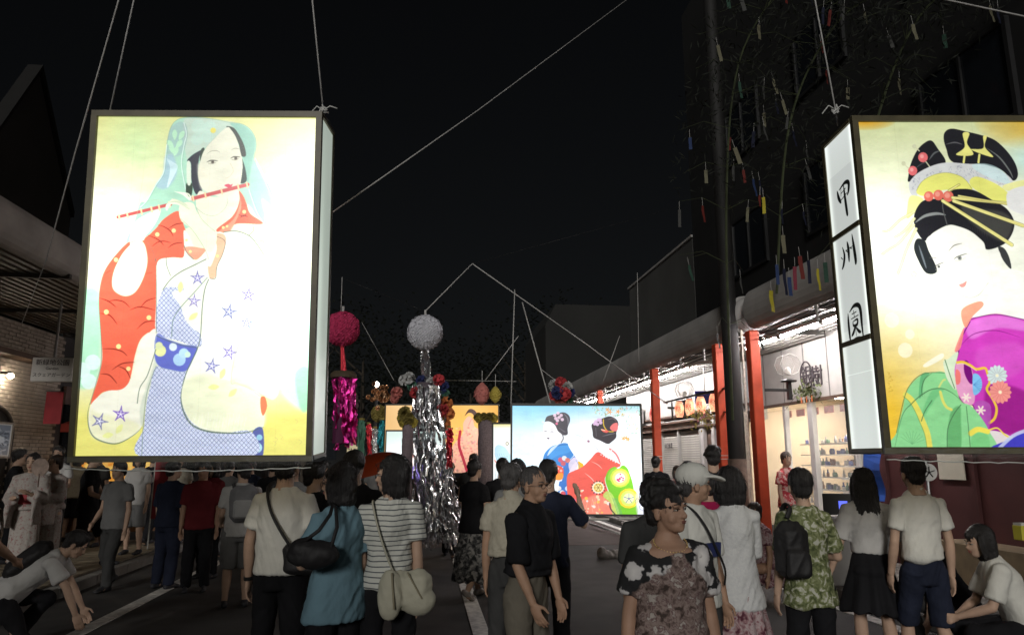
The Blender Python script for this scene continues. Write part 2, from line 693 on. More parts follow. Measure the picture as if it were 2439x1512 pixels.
def art_flute():
    Q = [(305, 108), (2045, 112), (1955, 2783), (130, 2786)]
    A = Art(560, 850, Q, (214, 214, 132))
    F_ = A.fill
    Ln = A.line
    # ground wash: yellow at the edges, pale in the middle, mint shapes
    t = np.clip((A.Y - 100) / 700, 0, 1)
    A.img = (mixc((212, 214, 140), (236, 236, 206), t) / 255).astype(np.float32)
    A.blend(np.clip((A.Y - 2150) / 350, 0, 1).astype(np.float32), (226, 220, 120))
    A.blend((np.clip(1 - np.hypot((A.X - 620) / 330, (A.Y - 330) / 430), 0, 1) * .5).astype(np.float32), (180, 225, 170))
    F_([(190, 1500), (330, 1520), (330, 2000), (290, 2200), (160, 2240), (150, 1900)], (178, 232, 196), soft=14)
    F_([(1560, 1300), (1960, 1250), (1970, 2300), (1900, 2420), (1740, 2250), (1700, 1900), (1480, 1910), (1440, 1880)], (196, 238, 214), soft=16)
    F_([(1860, 2150), (1965, 2100), (1965, 2400), (1905, 2420)], (150, 215, 170), .8, soft=8)
    for (x, y) in ((270, 2050), (190, 2110), (240, 2200), (1600, 1860), (1750, 1880), (1650, 1790)):
        A.dot(x, y, 62, (222, 243, 240), .85, 3)
    # veil
    veil = [(690, 780), (760, 650), (820, 560), (835, 440), (850, 330), (880, 200), (930, 138), (1010, 118), (1150, 122), (1260, 138), (1350, 158), (1430, 165),
            (1500, 200), (1548, 270), (1558, 350), (1540, 440), (1600, 560), (1680, 700), (1735, 860), (1700, 1000), (1640, 1010), (1560, 900), (1430, 800),
            (1000, 1000), (700, 1060), (530, 1120), (590, 960), (640, 800)]
    F_(veil, (166, 212, 186))
    F_([(1000, 120), (1240, 135), (1400, 165), (1300, 250), (1180, 340), (1040, 420), (1010, 450), (985, 300)], (190, 206, 190), .85, soft=5)
    F_([(850, 330), (880, 200), (960, 150), (1010, 200), (1000, 330), (950, 420), (860, 420)], (150, 178, 178), .6, soft=5)
    F_([(835, 430), (900, 420), (930, 560), (850, 680), (760, 660), (820, 560)], (160, 190, 205), .8, soft=8)
    for i in range(6):
        Ln([(840 + i * 14, 430 + i * 10), (880 + i * 10, 520), (850 + i * 12 - i * 10, 670)], 8, (225, 245, 245), .6, True)
    for (x, y, a) in ((912, 255, 0), (965, 260, .5), (878, 330, -.7), (945, 330, .6), (890, 370, -.4), (920, 385, .3)):
        c, s = math.cos(a), math.sin(a)
        F_([(x + u * c - v * s, y + u * s + v * c) for u, v in ((0, -42), (20, -8), (0, 42), (-20, -8))], (178, 224, 188))
    for (x, y, r) in ((1100, 190, 58), (1190, 190, 50), (1090, 290, 50), (1170, 270, 50)):
        A.dot(x, y, r, (186, 216, 200), .8, 4)
    A.dot(1216, 220, 22, (226, 214, 96))
    F_([(1350, 165), (1430, 170), (1500, 210), (1545, 280), (1550, 350), (1530, 450), (1490, 640), (1460, 480), (1440, 330), (1410, 230)], (132, 186, 168), .9, soft=4)
    F_([(1540, 460), (1600, 600), (1690, 830), (1720, 1000), (1640, 990), (1570, 880), (1510, 680)], (158, 222, 190), .8, soft=5)
    for q in ([(1560, 480), (1640, 650), (1700, 800)], [(1500, 690), (1560, 860), (1620, 960)], [(985, 160), (1005, 250), (985, 340), (965, 480), (985, 620), (1005, 720)],
              [(850, 330), (838, 440), (822, 560), (765, 650), (690, 780), (640, 830)], [(1550, 440), (1680, 700), (1760, 960), (1900, 1110), (2000, 1250)]):
        Ln(q, 6, (228, 246, 238), .85)
        Ln([(x + 7, y + 3) for x, y in q], 2.5, (120, 160, 140), .7)
    Ln(veil[4:16], 4, (130, 165, 145), .9)
    # trailing veil right, washed pale blue
    F_([(1690, 850), (1800, 1040), (1960, 1230), (1960, 1700), (1700, 1900), (1620, 1500), (1640, 1100)], (228, 246, 240), .8, soft=6)
    F_([(1600, 760), (1700, 860), (1730, 1000), (1660, 1080), (1640, 950)], (205, 238, 246), .8, soft=6)
    for q in ([(1620, 900), (1640, 1200), (1625, 1400), (1560, 1700), (1460, 1900)], [(1700, 1010), (1780, 1150), (1860, 1400)], [(1770, 1400), (1765, 1900), (1740, 2250)]):
        Ln(q, 5, (190, 232, 220), .8)
    # hair
    H = (32, 36, 52)
    F_([(1320, 190), (1380, 200), (1430, 270), (1465, 350), (1475, 420), (1440, 420), (1420, 330), (1380, 250)], (26, 44, 36))
    F_([(1435, 420), (1470, 520), (1480, 620), (1430, 635), (1445, 540)], (30, 54, 50))
    F_([(1010, 460), (1060, 410), (1140, 370), (1110, 420), (1100, 480), (1095, 560), (1110, 640), (1130, 700), (1080, 725), (1045, 620), (1040, 480)], H)
    F_([(1005, 640), (1050, 645), (1045, 735), (1005, 740)], (32, 56, 40))
    F_([(1120, 375), (1148, 365), (1142, 460), (1112, 470)], (30, 52, 40))
    F_([(1008, 480), (1036, 480), (1040, 640), (1010, 640)], (214, 226, 206))
    # face
    face = [(1325, 195), (1240, 270), (1150, 370), (1112, 470), (1095, 560), (1112, 650), (1160, 700), (1260, 745), (1350, 735), (1415, 690), (1440, 600), (1450, 480), (1430, 380), (1400, 280), (1360, 215)]
    F_(face, (222, 222, 200))
    F_([(1095, 480), (1180, 560), (1250, 720), (1130, 700), (1098, 600)], (232, 228, 204), .6, soft=8)
    Ln(face[1:6], 3, (150, 165, 140), .5)
    Ln([(1165, 410), (1200, 385), (1245, 382), (1270, 395)], 5, (120, 120, 105), .7, True)
    Ln([(1360, 375), (1390, 362), (1425, 368)], 5, (120, 120, 105), .7, True)
    for (x, y, s) in ((1212, 470, 1), (1395, 440, .9)):
        Ln([(x - 46 * s, y + 2), (x - 10, y - 12), (x + 40 * s, y - 8)], 8, (60, 58, 50), .95, True)
        Ln([(x - 34 * s, y + 12), (x, y + 14), (x + 26 * s, y + 4)], 3.5, (110, 105, 90), .8)
        A.dot(x, y + 2, 13, (96, 90, 74), .95)
        A.dot(x + 2, y, 6, (40, 34, 28), .9)
    Ln([(1350, 480), (1375, 530), (1368, 560), (1340, 590), (1315, 600)], 3.5, (196, 180, 150), .8)
    F_([(1305, 655), (1335, 645), (1355, 652), (1370, 645), (1362, 665), (1345, 678), (1322, 668)], (212, 72, 96))
    # neck and chest
    F_([(1110, 700), (1200, 745), (1330, 740), (1400, 700), (1425, 720), (1400, 850), (1320, 960), (1230, 1020), (1120, 930), (1080, 800)], (232, 232, 206))
    Ln([(1080, 830), (1150, 885), (1230, 895), (1300, 850), (1330, 790), (1325, 750)], 3, (120, 150, 130), .7)
    # red kimono
    RD = (236, 104, 78)
    F_([(1420, 700), (1455, 740), (1480, 800), (1510, 880), (1610, 960), (1400, 960), (1330, 1030), (1240, 1010), (1370, 900), (1425, 780)], RD)
    F_([(1420, 700), (1430, 780), (1380, 920), (1250, 1030), (1340, 1030), (1400, 930), (1440, 820)], (238, 160, 128), .8, soft=3)
    F_([(940, 860), (830, 920), (770, 990), (720, 1040), (670, 1090), (720, 1160), (760, 1250), (780, 1290), (900, 1230), (1000, 1220), (1020, 1100), (980, 960)], RD)
    F_([(660, 1090), (560, 1100), (470, 1180), (380, 1300), (335, 1420), (318, 1560), (330, 1800), (345, 2000), (320, 2150), (255, 2370), (300, 2330), (360, 2280), (500, 2260),
        (560, 2190), (600, 2000), (640, 1880), (700, 1820), (768, 1790), (768, 1500), (765, 1260), (720, 1130)], RD)
    hole = [(570, 1120), (500, 1200), (440, 1320), (420, 1420), (440, 1490), (520, 1530), (600, 1500), (660, 1400), (695, 1280), (690, 1180), (665, 1110), (620, 1090)]
    F_(hole, (240, 240, 222))
    Ln(hole + hole[:1], 5, (250, 200, 160), .8)
    F_([(590, 960), (700, 880), (800, 850), (760, 960), (680, 1060), (640, 1120), (560, 1120)], (236, 238, 220), .9)
    # white inside of hanging sleeve
    F_([(760, 1790), (700, 1830), (640, 1900), (600, 2060), (570, 2180), (500, 2260), (380, 2275), (290, 2340), (250, 2400), (238, 2520), (260, 2620), (350, 2670), (450, 2680),
        (560, 2640), (650, 2560), (672, 2380), (700, 2240), (750, 2090), (770, 1900)], (236, 236, 218))
    F_([(690, 2240), (740, 2090), (765, 1930), (775, 2100), (730, 2230), (690, 2380), (660, 2560), (640, 2420)], (205, 214, 196), .9, soft=4)
    F_([(255, 2400), (300, 2440), (560, 2500), (640, 2560), (560, 2640), (450, 2680), (350, 2670), (260, 2620)], (224, 224, 176), .6, soft=10)
    # right big sleeve (white)
    slv = [(1300, 1030), (1400, 1020), (1500, 1060), (1560, 1120), (1620, 1210), (1645, 1350), (1620, 1500), (1560, 1640), (1480, 1800), (1390, 1950), (1355, 2200), (1480, 2250), (1600, 2330),
           (1610, 2560), (1500, 2590), (1300, 2600), (1150, 2580), (1050, 2530), (990, 2430), (965, 2300), (990, 2160), (1060, 2030), (1110, 1900), (1130, 1700), (1140, 1500), (1180, 1380), (1220, 1380), (1290, 1200), (1310, 1100)]
    F_(slv, (238, 240, 224))
    F_([(990, 2200), (1200, 2150), (1500, 2270), (1600, 2350), (1605, 2560), (1300, 2600), (1060, 2530), (975, 2400)], (226, 230, 196), .9, soft=12)
    F_([(1380, 2180), (1420, 1950), (1560, 1850), (1700, 1850), (1760, 2000), (1740, 2260), (1700, 2340), (1640, 2330), (1480, 2230)], (240, 236, 202), .9, soft=3)
    Ln([(1480, 1800), (1400, 1960), (1356, 2200), (1400, 2215), (1500, 2260), (1600, 2330), (1650, 2400)], 5, (150, 170, 150), .7)
    F_([(1590, 2330), (1625, 2325), (1640, 2400), (1610, 2470), (1590, 2420)], (238, 120, 84))
    F_([(1525, 2600), (1605, 2570), (1605, 2786), (1515, 2786)], (90, 100, 160))
    A.dot(1560, 2720, 42, (170, 215, 225)); A.dot(1548, 2740, 24, (214, 222, 110)); A.dot(1580, 2640, 24, (150, 200, 220))
    # chest panel white
    F_([(985, 1010), (1060, 1130), (1060, 1240), (1100, 1240), (1160, 1160), (1240, 1030), (1310, 1050), (1310, 1150), (1260, 1290), (1180, 1380), (1140, 1500), (1120, 1750), (1110, 1950),
        (900, 1900), (770, 1830), (765, 1600), (768, 1400), (770, 1290), (800, 1240), (900, 1225), (985, 1215)], (238, 240, 222))
    F_([(980, 1150), (1040, 1140), (1110, 1150), (1160, 1165), (1100, 1235), (1060, 1240), (1010, 1190)], (240, 150, 120), .9)
    F_([(1290, 1040), (1318, 1080), (1300, 1180), (1250, 1290), (1235, 1380), (1190, 1390), (1175, 1300), (1200, 1290), (1245, 1160), (1230, 1050)], (242, 178, 140), .85)
    # shibori cloth
    sh = shibori(36)
    F_([(1000, 1480), (850, 1460), (790, 1550), (768, 1650), (770, 1800), (830, 1850), (930, 1880), (1110, 1930), (1115, 1830), (1050, 1780), (990, 1700), (960, 1610), (890, 1500)], (0, 0, 0), fn=sh)
    F_([(760, 2090), (850, 2100), (1000, 2120), (980, 2200), (965, 2330), (1000, 2450), (1060, 2530), (1150, 2580), (1300, 2605), (1515, 2595), (1512, 2790), (655, 2790), (672, 2560), (690, 2380), (720, 2250)], (0, 0, 0), fn=sh)
    Ln([(768, 2080), (700, 2270), (672, 2480), (655, 2780)], 5, (120, 140, 130), .9)
    Ln([(1170, 1385), (1060, 1510), (960, 1620), (900, 1720), (890, 1850)], 6, (110, 135, 120), .9)
    # obi
    obi = [(770, 1830), (860, 1870), (980, 1910), (1090, 1930), (1060, 2020), (1000, 2120), (880, 2110), (790, 2080), (755, 2000)]
    F_(obi, (98, 108, 192))
    A.dot(800, 1960, 46, (222, 226, 160)); A.dot(790, 1920, 30, (214, 222, 170)); A.dot(900, 1930, 32, (214, 228, 235))
    A.dot(950, 2030, 50, (170, 205, 232)); A.dot(985, 1980, 40, (180, 215, 235)); A.dot(1015, 1990, 24, (200, 230, 210))
    Ln(obi + obi[:1], 5, (170, 185, 200), .9)
    # forearms and hands
    F_([(950, 820), (1000, 790), (1060, 800), (1085, 860), (1130, 930), (1230, 1020), (1245, 1080), (1210, 1180), (1150, 1160), (1060, 1020), (960, 930)], (232, 238, 208))
    for q in ([(1085, 840), (1130, 930), (1230, 1020)], [(960, 920), (1060, 1020), (1150, 1160), (1180, 1240)]):
        Ln(q, 3.5, (140, 165, 135), .8)
    fl = [(465, 908), (880, 806)]
    Ln(fl, 26, (190, 86, 84), 1, sm=False)
    Ln([(1050, 762), (1490, 650)], 30, (196, 84, 84), 1, sm=False)
    for (x, y) in ((475, 910), (540, 896), (650, 866), (730, 848), (790, 834), (870, 808), (1058, 760), (1155, 735), (1284, 704), (1415, 668), (1485, 652)):
        Ln([(x - 4, y - 18), (x + 4, y + 18)], 14, (244, 208, 160), 1, sm=False)
    for k in range(4):
        Ln([(1040, 835 + k * 6), (980 - k * 16, 800), (900 - k * 14, 770 + k * 12), (880 - k * 10, 800 + k * 16)], 17, (232, 238, 208), 1)
        Ln([(1030, 828 + k * 6), (975 - k * 16, 790), (898 - k * 14, 762 + k * 12)], 2.5, (140, 160, 130), .7)
    for k in range(3):
        Ln([(910 + k * 34, 705 + k * 4), (980 + k * 22, 728), (1030 + k * 8, 775)], 12, (238, 244, 220), 1, True)
    for k in range(3):
        Ln([(690 + k * 40, 790 - k * 8), (740 + k * 30, 770), (800 + k * 14, 800)], 3.5, (170, 195, 165), .7)
    # seams, lattice lines on the red
    DK = (120, 34, 26)
    for q in ([(780, 970), (830, 985), (880, 1020), (900, 1060)], [(860, 1000), (920, 965), (980, 955)], [(700, 1050), (760, 1075), (800, 1100), (825, 1130)], [(735, 1140), (780, 1105), (830, 1098), (880, 1110)],
              [(860, 1150), (910, 1118), (975, 1110)], [(1435, 815), (1480, 815)], [(1415, 885), (1450, 900), (1480, 885)], [(1425, 915), (1460, 895), (1490, 905)],
              [(385, 1575), (440, 1562), (510, 1575), (560, 1620)], [(320, 1545), (390, 1570), (450, 1615)], [(560, 1640), (640, 1615), (755, 1640)], [(640, 1625), (690, 1570), (762, 1545)],
              [(320, 1665), (400, 1680), (460, 1750)], [(615, 1790), (680, 1735), (760, 1728)], [(345, 1945), (430, 1945), (500, 1965), (540, 2000)], [(420, 2110), (500, 2060), (595, 2050)], [(470, 2080), (530, 2110), (565, 2175)],
              [(330, 2140), (400, 2150), (460, 2215)], [(680, 1355), (735, 1345)], [(370, 1350), (405, 1330)]):
        Ln(q, 8, DK, .85, True)
    for (x, y, r) in ((905, 1015, 17), (775, 1045, 17), (1462, 865, 15), (1296, 990, 12), (1326, 980, 10), (1005, 1090, 10), (375, 1655, 20), (710, 1700, 19), (472, 1926, 20), (550, 2100, 18), (450, 1245, 17), (1035, 1180, 12), (1250, 1215, 12)):
        A.dot(x, y, r, (250, 226, 150))
    GR = (88, 106, 92)
    for q, w in (([(765, 1240), (768, 1500), (768, 1820)], 5), ([(660, 1100), (560, 1110), (440, 1220), (350, 1360), (318, 1560), (335, 1850), (335, 2060), (300, 2200), (248, 2380)], 4),
                 ([(248, 2370), (232, 2460), (245, 2570), (290, 2640), (390, 2680), (480, 2680), (590, 2620), (655, 2560)], 9),
                 ([(1180, 1400), (1150, 1480), (1130, 1620), (1115, 1850), (1085, 1960), (1010, 2120), (975, 2230)], 7), ([(975, 2230), (962, 2330), (985, 2440), (1050, 2540), (1170, 2590), (1330, 2605), (1480, 2600), (1610, 2560)], 13),
                 ([(1300, 1025), (1400, 1018), (1500, 1055), (1560, 1120), (1620, 1210)], 7), ([(1550, 1090), (1600, 1095), (1630, 1115)], 5), ([(1500, 1050), (1535, 1015), (1535, 985)], 5),
                 ([(1160, 1240), (1060, 1290), (960, 1340), (880, 1400), (820, 1480)], 7), ([(845, 1220), (850, 1290), (880, 1370)], 5), ([(985, 1130), (1010, 1190), (1060, 1240)], 6),
                 ([(1245, 1060), (1310, 1100), (1290, 1200), (1245, 1300), (1235, 1390), (1190, 1390)], 5), ([(770, 1840), (830, 1870), (960, 1915), (1090, 1935)], 5), ([(765, 1950), (700, 2150), (640, 2250), (620, 2370)], 6),
                 ([(700, 1110), (740, 1180), (765, 1260)], 4)):
        Ln(q, w, GR, .85, w > 8)
    for (x, y, r, a, c) in ((1092, 1388, 62, 0, (96, 92, 170)), (1495, 1520, 66, .1, (104, 96, 172)), (1340, 1655, 70, .2, (96, 104, 160)), (1480, 1740, 52, .1, (100, 104, 168)), (1345, 1975, 68, .3, (110, 100, 170)),
                            (1205, 2080, 68, .2, (100, 102, 168)), (490, 2455, 70, .1, (104, 74, 178)), (325, 2510, 72, .4, (104, 104, 160)), (1065, 1570, 60, .1, (120, 110, 180))):
        A.star(x, y, r, c, a)
    for (x, y, a) in ((958, 1460, .1), (1060, 1690, .9), (1290, 2140, .4), (1220, 2245, 1.5), (1370, 2290, .8), (480, 2570, .6), (390, 2620, 1.4)):
        c, s = math.cos(a), math.sin(a)
        F_([(x + u * c - v * s, y + u * s + v * c) for u, v in ((0, -44), (22, 0), (0, 44), (-22, 0))], (224, 228, 150), .9)
    for q in ([(1795, 1640), (1800, 1600), (1850, 1590), (1930, 1600), (1950, 1650)], [(1800, 1740), (1850, 1680), (1960, 1650)], [(1820, 1790), (1830, 1700), (1900, 1660)], [(1880, 1640), (1930, 1600), (1965, 1560)]):
        Ln(q, 4, (196, 180, 226), .8)
    Ln([(690, 300), (655, 640), (600, 1000), (590, 1400)], 2.5, (190, 205, 160), .6)
    for (x, y) in ((1700, 2640), (1740, 2620), (1690, 2670), (1890, 2660), (1860, 2500)):
        Ln([(x, y), (x + 22, y + 14), (x + 8, y + 34)], 4, (196, 190, 120), .7)
    for k in range(46):
        x = 1010 + k * 10 + (k * 37 % 17); y = 2440 + (k * 53 % 90)
        Ln([(x, y), (x - 14, y + 60 + k * 29 % 50)], 5, (250, 252, 246), .75, True, sm=False)
    # small cursive signature
    for k in range(5):
        Ln([(345, 1020 + k * 18), (352, 1030 + k * 18)], 4, (170, 165, 110), .7)
    return A.image('flute_player_painting')


def art_courtesan():
    Q = [(492, 120), (2283, 128), (2732, 2668), (735, 2726)]
    A = Art(620, 880, Q, (236, 236, 196))
    F_, Ln = A.fill, A.line
    t = np.clip((A.Y - 120) / 700, 0, 1)
    A.img = (mixc((206, 214, 160), (240, 242, 224), t) / 255).astype(np.float32)
    A.blend((np.clip((A.Y - 1500) / 900, 0, 1) * np.clip(1.3 - (A.X - 500) / 900, .25, 1)).astype(np.float32), (240, 196, 60))
    A.blend((np.clip(1 - np.hypot((A.X - 2150) / 700, (A.Y - 110) / 260), 0, 1) ** .6 * .95).astype(np.float32), (206, 152, 30))
    A.blend((np.clip(1 - np.hypot((A.X - 560) / 260, (A.Y - 120) / 70), 0, 1) ** .6).astype(np.float32), (212, 156, 40))
    A.blend((np.clip(1 - np.hypot((A.X - 1900) / 300, (A.Y - 420) / 200), 0, 1)).astype(np.float32), (190, 222, 214))
    for (x, y, r) in ((770, 1690, 62), (880, 1930, 62), (920, 1800, 40)):
        A.dot(x, y, r, (250, 246, 214), .8, 3)
    F_([(1035, 2040), (1180, 1950), (1190, 1990), (1060, 2060)], (252, 250, 226), .9, soft=3)
    B = (34, 34, 38)
    # hair loops
    F_([(1110, 270), (1160, 330), (1225, 440), (1100, 480), (930, 590), (920, 540), (940, 450), (990, 350), (1050, 290)], B)
    Ln([(1090, 420), (1130, 370), (1175, 350)], 14, (120, 124, 124), .7, True)
    Ln([(960, 500), (1030, 450), (1080, 440)], 8, (90, 94, 94), .7, True)
    F_([(1225, 200), (1280, 178), (1390, 200), (1500, 225), (1620, 265), (1720, 350), (1790, 450), (1810, 540), (1770, 580), (1680, 500), (1540, 460), (1290, 440), (1230, 330), (1210, 250)], B)
    Ln([(1225, 300), (1300, 285), (1360, 300)], 12, (130, 130, 130), .6, True)
    Ln([(1560, 330), (1660, 400), (1740, 500), (1770, 560)], 14, (140, 146, 140), .7, True)
    Y1 = (226, 222, 128)
    F_([(1365, 215), (1420, 215), (1400, 290), (1450, 380), (1310, 380), (1380, 320)], Y1)
    F_([(1530, 240), (1560, 240), (1545, 320), (1610, 400), (1430, 340), (1530, 330)], Y1)
    for x in (1380, 1500):
        Ln([(x, 380), (x - 8, 440)], 18, Y1, 1, sm=False)
    for (x, y, r) in ((1040, 400, 40), (955, 505, 38)):
        A.dot(x, y, r, (222, 110, 112)); A.dot(x - 8, y - 8, r * .4, (240, 170, 165), .8)
    for (a_, b_) in (((970, 315), (1010, 350)), ((880, 450), (920, 485)), ((1065, 435), (1100, 480))):
        Ln([a_, b_], 10, (206, 206, 170), 1, sm=False)
    A.dot(970, 315, 18, (200, 202, 168)); A.dot(880, 448, 18, (200, 202, 168))
    # crown cloth
    F_([(925, 640), (930, 590), (1000, 520), (1130, 460), (1250, 440), (1400, 450), (1560, 460), (1700, 520), (1770, 590), (1700, 620), (1500, 560), (1420, 600), (1300, 530), (1100, 540), (1000, 640), (990, 720), (940, 690)], (206, 208, 206))
    rr = random.Random(4)
    for _ in range(150):
        x = rr.uniform(940, 1740); y = 480 + abs(x - 1330) * .27 + rr.uniform(-25, 70)
        Ln([(x, y), (x + rr.uniform(-12, 12), y + rr.uniform(4, 14))], 4, (130, 134, 150), .6, sm=False)
    F_([(1440, 460), (1560, 450), (1680, 500), (1750, 600), (1660, 590), (1500, 520)], (196, 228, 228), .6, soft=3)
    # yellow combs
    F_([(985, 660), (1030, 590), (1120, 540), (1230, 520), (1340, 545), (1400, 590), (1440, 650), (1300, 650), (1180, 660), (1060, 700), (1000, 690)], (228, 228, 120))
    F_([(1420, 580), (1480, 550), (1600, 590), (1700, 650), (1750, 710), (1700, 760), (1600, 730), (1450, 640)], (228, 228, 120))
    Ln([(985, 660), (1030, 590), (1120, 540), (1230, 520), (1340, 545), (1400, 590), (1440, 650)], 4, (150, 150, 80), .8)
    F_([(940, 700), (1040, 730), (970, 830), (905, 880), (910, 780)], (228, 230, 150))
    # front hair mass
    F_([(1050, 735), (1180, 720), (1230, 690), (1300, 650), (1450, 655), (1600, 730), (1720, 800), (1780, 900), (1760, 1000), (1690, 1080), (1560, 1120), (1530, 1060), (1430, 980), (1330, 940), (1240, 930),
        (1120, 990), (1050, 1055), (985, 980), (960, 890), (985, 800)], B)
    F_([(1350, 780), (1500, 800), (1700, 830), (1770, 920), (1700, 1050), (1560, 1000), (1420, 900)], (78, 78, 72), .75, soft=10)
    Ln([(975, 910), (1050, 860), (1150, 840), (1220, 850)], 26, (176, 182, 176), .7, True)
    Ln([(1205, 720), (1200, 800), (1235, 930)], 9, (90, 92, 90), .9)
    F_([(985, 1040), (1050, 1055), (1080, 1130), (1150, 1290), (1060, 1310), (990, 1200), (960, 1110)], (38, 42, 44))
    Ln([(1000, 1090), (1030, 1180), (1060, 1270)], 16, (130, 140, 146), .7, True)
    F_([(1650, 1100), (1700, 1110), (1740, 1180), (1755, 1270), (1690, 1200)], (58, 60, 60))
    for k in range(26):
        x = 1080 + k * 19
        y = 1020 - 90 * math.sin(PI * (k + 2) / 30)
        Ln([(x, y), (x + 8, y + 40)], 4, (110, 110, 104), .5, True)
    # red beads
    for (x, y, r) in ((1085, 705, 40), (1165, 695, 42), (1245, 705, 44)):
        A.dot(x, y, r, (224, 112, 96)); A.dot(x - 8, y - 8, r * .5, (240, 170, 150), .7, 2)
    # long pins
    for (a_, b_, w) in (((1280, 715), (1760, 760), 22), ((1290, 740), (1850, 930), 26), ((1200, 740), (1760, 1080), 26), ((1330, 700), (1760, 770), 12), ((1250, 660), (1335, 612), 12)):
        Ln([a_, b_], w + 7, (120, 116, 60), .9, sm=False); Ln([a_, b_], w, (236, 230, 150), 1, sm=False)
        Ln([(a_[0] + 20, a_[1] + 4), (b_[0], b_[1] + 2)], 4, (196, 180, 80), .8, sm=False)
    F_([(1690, 620), (1830, 580), (1980, 560), (1980, 620), (1740, 660)], (232, 232, 160))
    F_([(1740, 660), (1900, 620), (1980, 700), (1960, 860), (1760, 810), (1720, 740)], (226, 226, 222))
    for q in ([(960, 830), (850, 890), (760, 970), (705, 985)], [(965, 880), (880, 980), (800, 1030)], [(960, 930), (840, 1070), (760, 1120), (695, 1165)], [(980, 960), (900, 1120), (860, 1230), (820, 1330)]):
        Ln(q, 22, (226, 226, 170), .9); Ln([(x + 9, y + 5) for x, y in q], 3, (140, 138, 90), .8); Ln([(x - 10, y - 5) for x, y in q], 3, (140, 138, 90), .8)
    A.dot(818, 1335, 16, (232, 232, 190)); A.dot(958, 1320, 24, (200, 206, 160)); A.dot(958, 1320, 15, (240, 242, 224))
    # face
    F_([(1060, 1055), (1130, 990), (1240, 935), (1340, 945), (1440, 985), (1530, 1065), (1560, 1130), (1650, 1120), (1680, 1250), (1640, 1500), (1480, 1500), (1440, 1510), (1340, 1480), (1240, 1400), (1160, 1280), (1110, 1180)], (242, 242, 230))
    Ln([(1140, 1280), (1200, 1370), (1290, 1450), (1410, 1500), (1500, 1470), (1570, 1380)], 4, (176, 180, 160), .8)
    Ln([(1245, 1135), (1290, 1090), (1355, 1073)], 8, (110, 108, 100), .8, True)
    Ln([(1085, 1190), (1120, 1186), (1150, 1192)], 6, (110, 108, 100), .8, True)
    for (x, y, s) in ((1340, 1178, 1.1), (1168, 1248, .8)):
        Ln([(x - 48 * s, y + 20), (x - 20, y - 2), (x + 50 * s, y - 26)], 7, (84, 84, 80), .9, True)
        A.dot(x - 4, y + 10, 16 * s, (130, 134, 128), .9); A.dot(x - 4, y + 10, 7, (60, 60, 60), .8)
        Ln([(x - 40 * s, y + 32), (x, y + 30), (x + 40 * s, y + 6)], 3, (150, 150, 140), .8)
    F_([(1330, 1400), (1365, 1385), (1392, 1370), (1380, 1410), (1350, 1420)], (226, 140, 130), .9)
    Ln([(1240, 1240), (1270, 1330), (1300, 1350)], 3, (206, 206, 190), .8)
    # neck and back to shoulders
    F_([(1500, 1480), (1680, 1280), (1900, 1300), (2300, 1400), (2700, 1600), (2700, 1760), (1820, 1660), (1640, 1610), (1450, 1660), (1490, 1550)], (244, 244, 234))
    # magenta robe
    MG = (206, 64, 186)
    F_([(1410, 1680), (1500, 1650), (1640, 1625), (1830, 1660), (2100, 1720), (2700, 1800), (2900, 2500), (2200, 2560), (1760, 2600), (1560, 2560), (1450, 2480), (1440, 2360), (1350, 2330), (1300, 2200), (1290, 2000), (1330, 1850)], MG)
    F_([(1400, 1700), (1640, 1640), (1860, 1680), (1900, 1760), (1640, 1740), (1430, 1830)], (226, 130, 216), .8, soft=8)
    F_([(1500, 1900), (1800, 1850), (1900, 2000), (1700, 2150), (1480, 2050)], (222, 96, 204), .6, soft=16)
    F_([(1560, 2200), (1900, 2250), (2100, 2480), (1760, 2590), (1580, 2560)], (150, 30, 130), .85, soft=10)
    Ln([(1410, 1680), (1500, 1650), (1640, 1632), (1830, 1662), (2000, 1700)], 8, (110, 60, 110), .85)
    Ln([(1345, 1880), (1430, 1800), (1540, 1765), (1660, 1762), (1830, 1810)], 7, (120, 30, 110), .8, True)
    Ln([(1420, 1690), (1345, 1830), (1320, 1950), (1285, 2060), (1290, 2230), (1370, 2350), (1440, 2362), (1470, 2460), (1570, 2560)], 7, (90, 30, 90), .9)
    F_([(1350, 1600), (1490, 1530), (1530, 1560), (1440, 1650), (1380, 1740)], (240, 150, 120), .9)
    F_([(1330, 1820), (1370, 1740), (1340, 1900), (1290, 1930)], (240, 140, 130), .9)
    # cloud border and flowers
    F_([(1300, 2040), (1340, 2010), (1420, 2050), (1450, 2160), (1450, 2340), (1360, 2340), (1300, 2200)], (232, 170, 200), .9, soft=2)
    F_([(1370, 2010), (1400, 2010), (1430, 2080), (1440, 2180), (1410, 2180), (1370, 2100)], (120, 20, 120))
    Ln([(1310, 2020), (1360, 2015), (1420, 2040), (1470, 2070), (1540, 2060), (1560, 2100), (1580, 2170), (1555, 2230), (1600, 2300), (1635, 2380), (1620, 2460), (1575, 2500)], 20, (238, 200, 70), 1)
    Ln([(1310, 2032), (1360, 2027), (1420, 2052), (1470, 2082)], 5, (250, 240, 190), .9)
    F_([(1450, 2360), (1500, 2320), (1580, 2350), (1590, 2450), (1560, 2550), (1480, 2460)], (178, 90, 176), .8, soft=3)
    A.daisy(1640, 2118, 80, (208, 226, 222)); A.daisy(1665, 2250, 88, (240, 150, 140), line=(190, 90, 90))
    A.daisy(1474, 2190, 0.1, (120, 190, 232))
    F_([(1440, 2120), (1480, 2110), (1510, 2150), (1515, 2210), (1490, 2260), (1445, 2270)], (130, 196, 238))
    for k in range(6):
        Ln([(1445, 2195), (1510, 2140 + k * 22)], 3, (70, 120, 180), .7, sm=False)
    F_([(1300, 2080), (1335, 2100), (1335, 2180), (1300, 2190)], (240, 120, 110), .9)
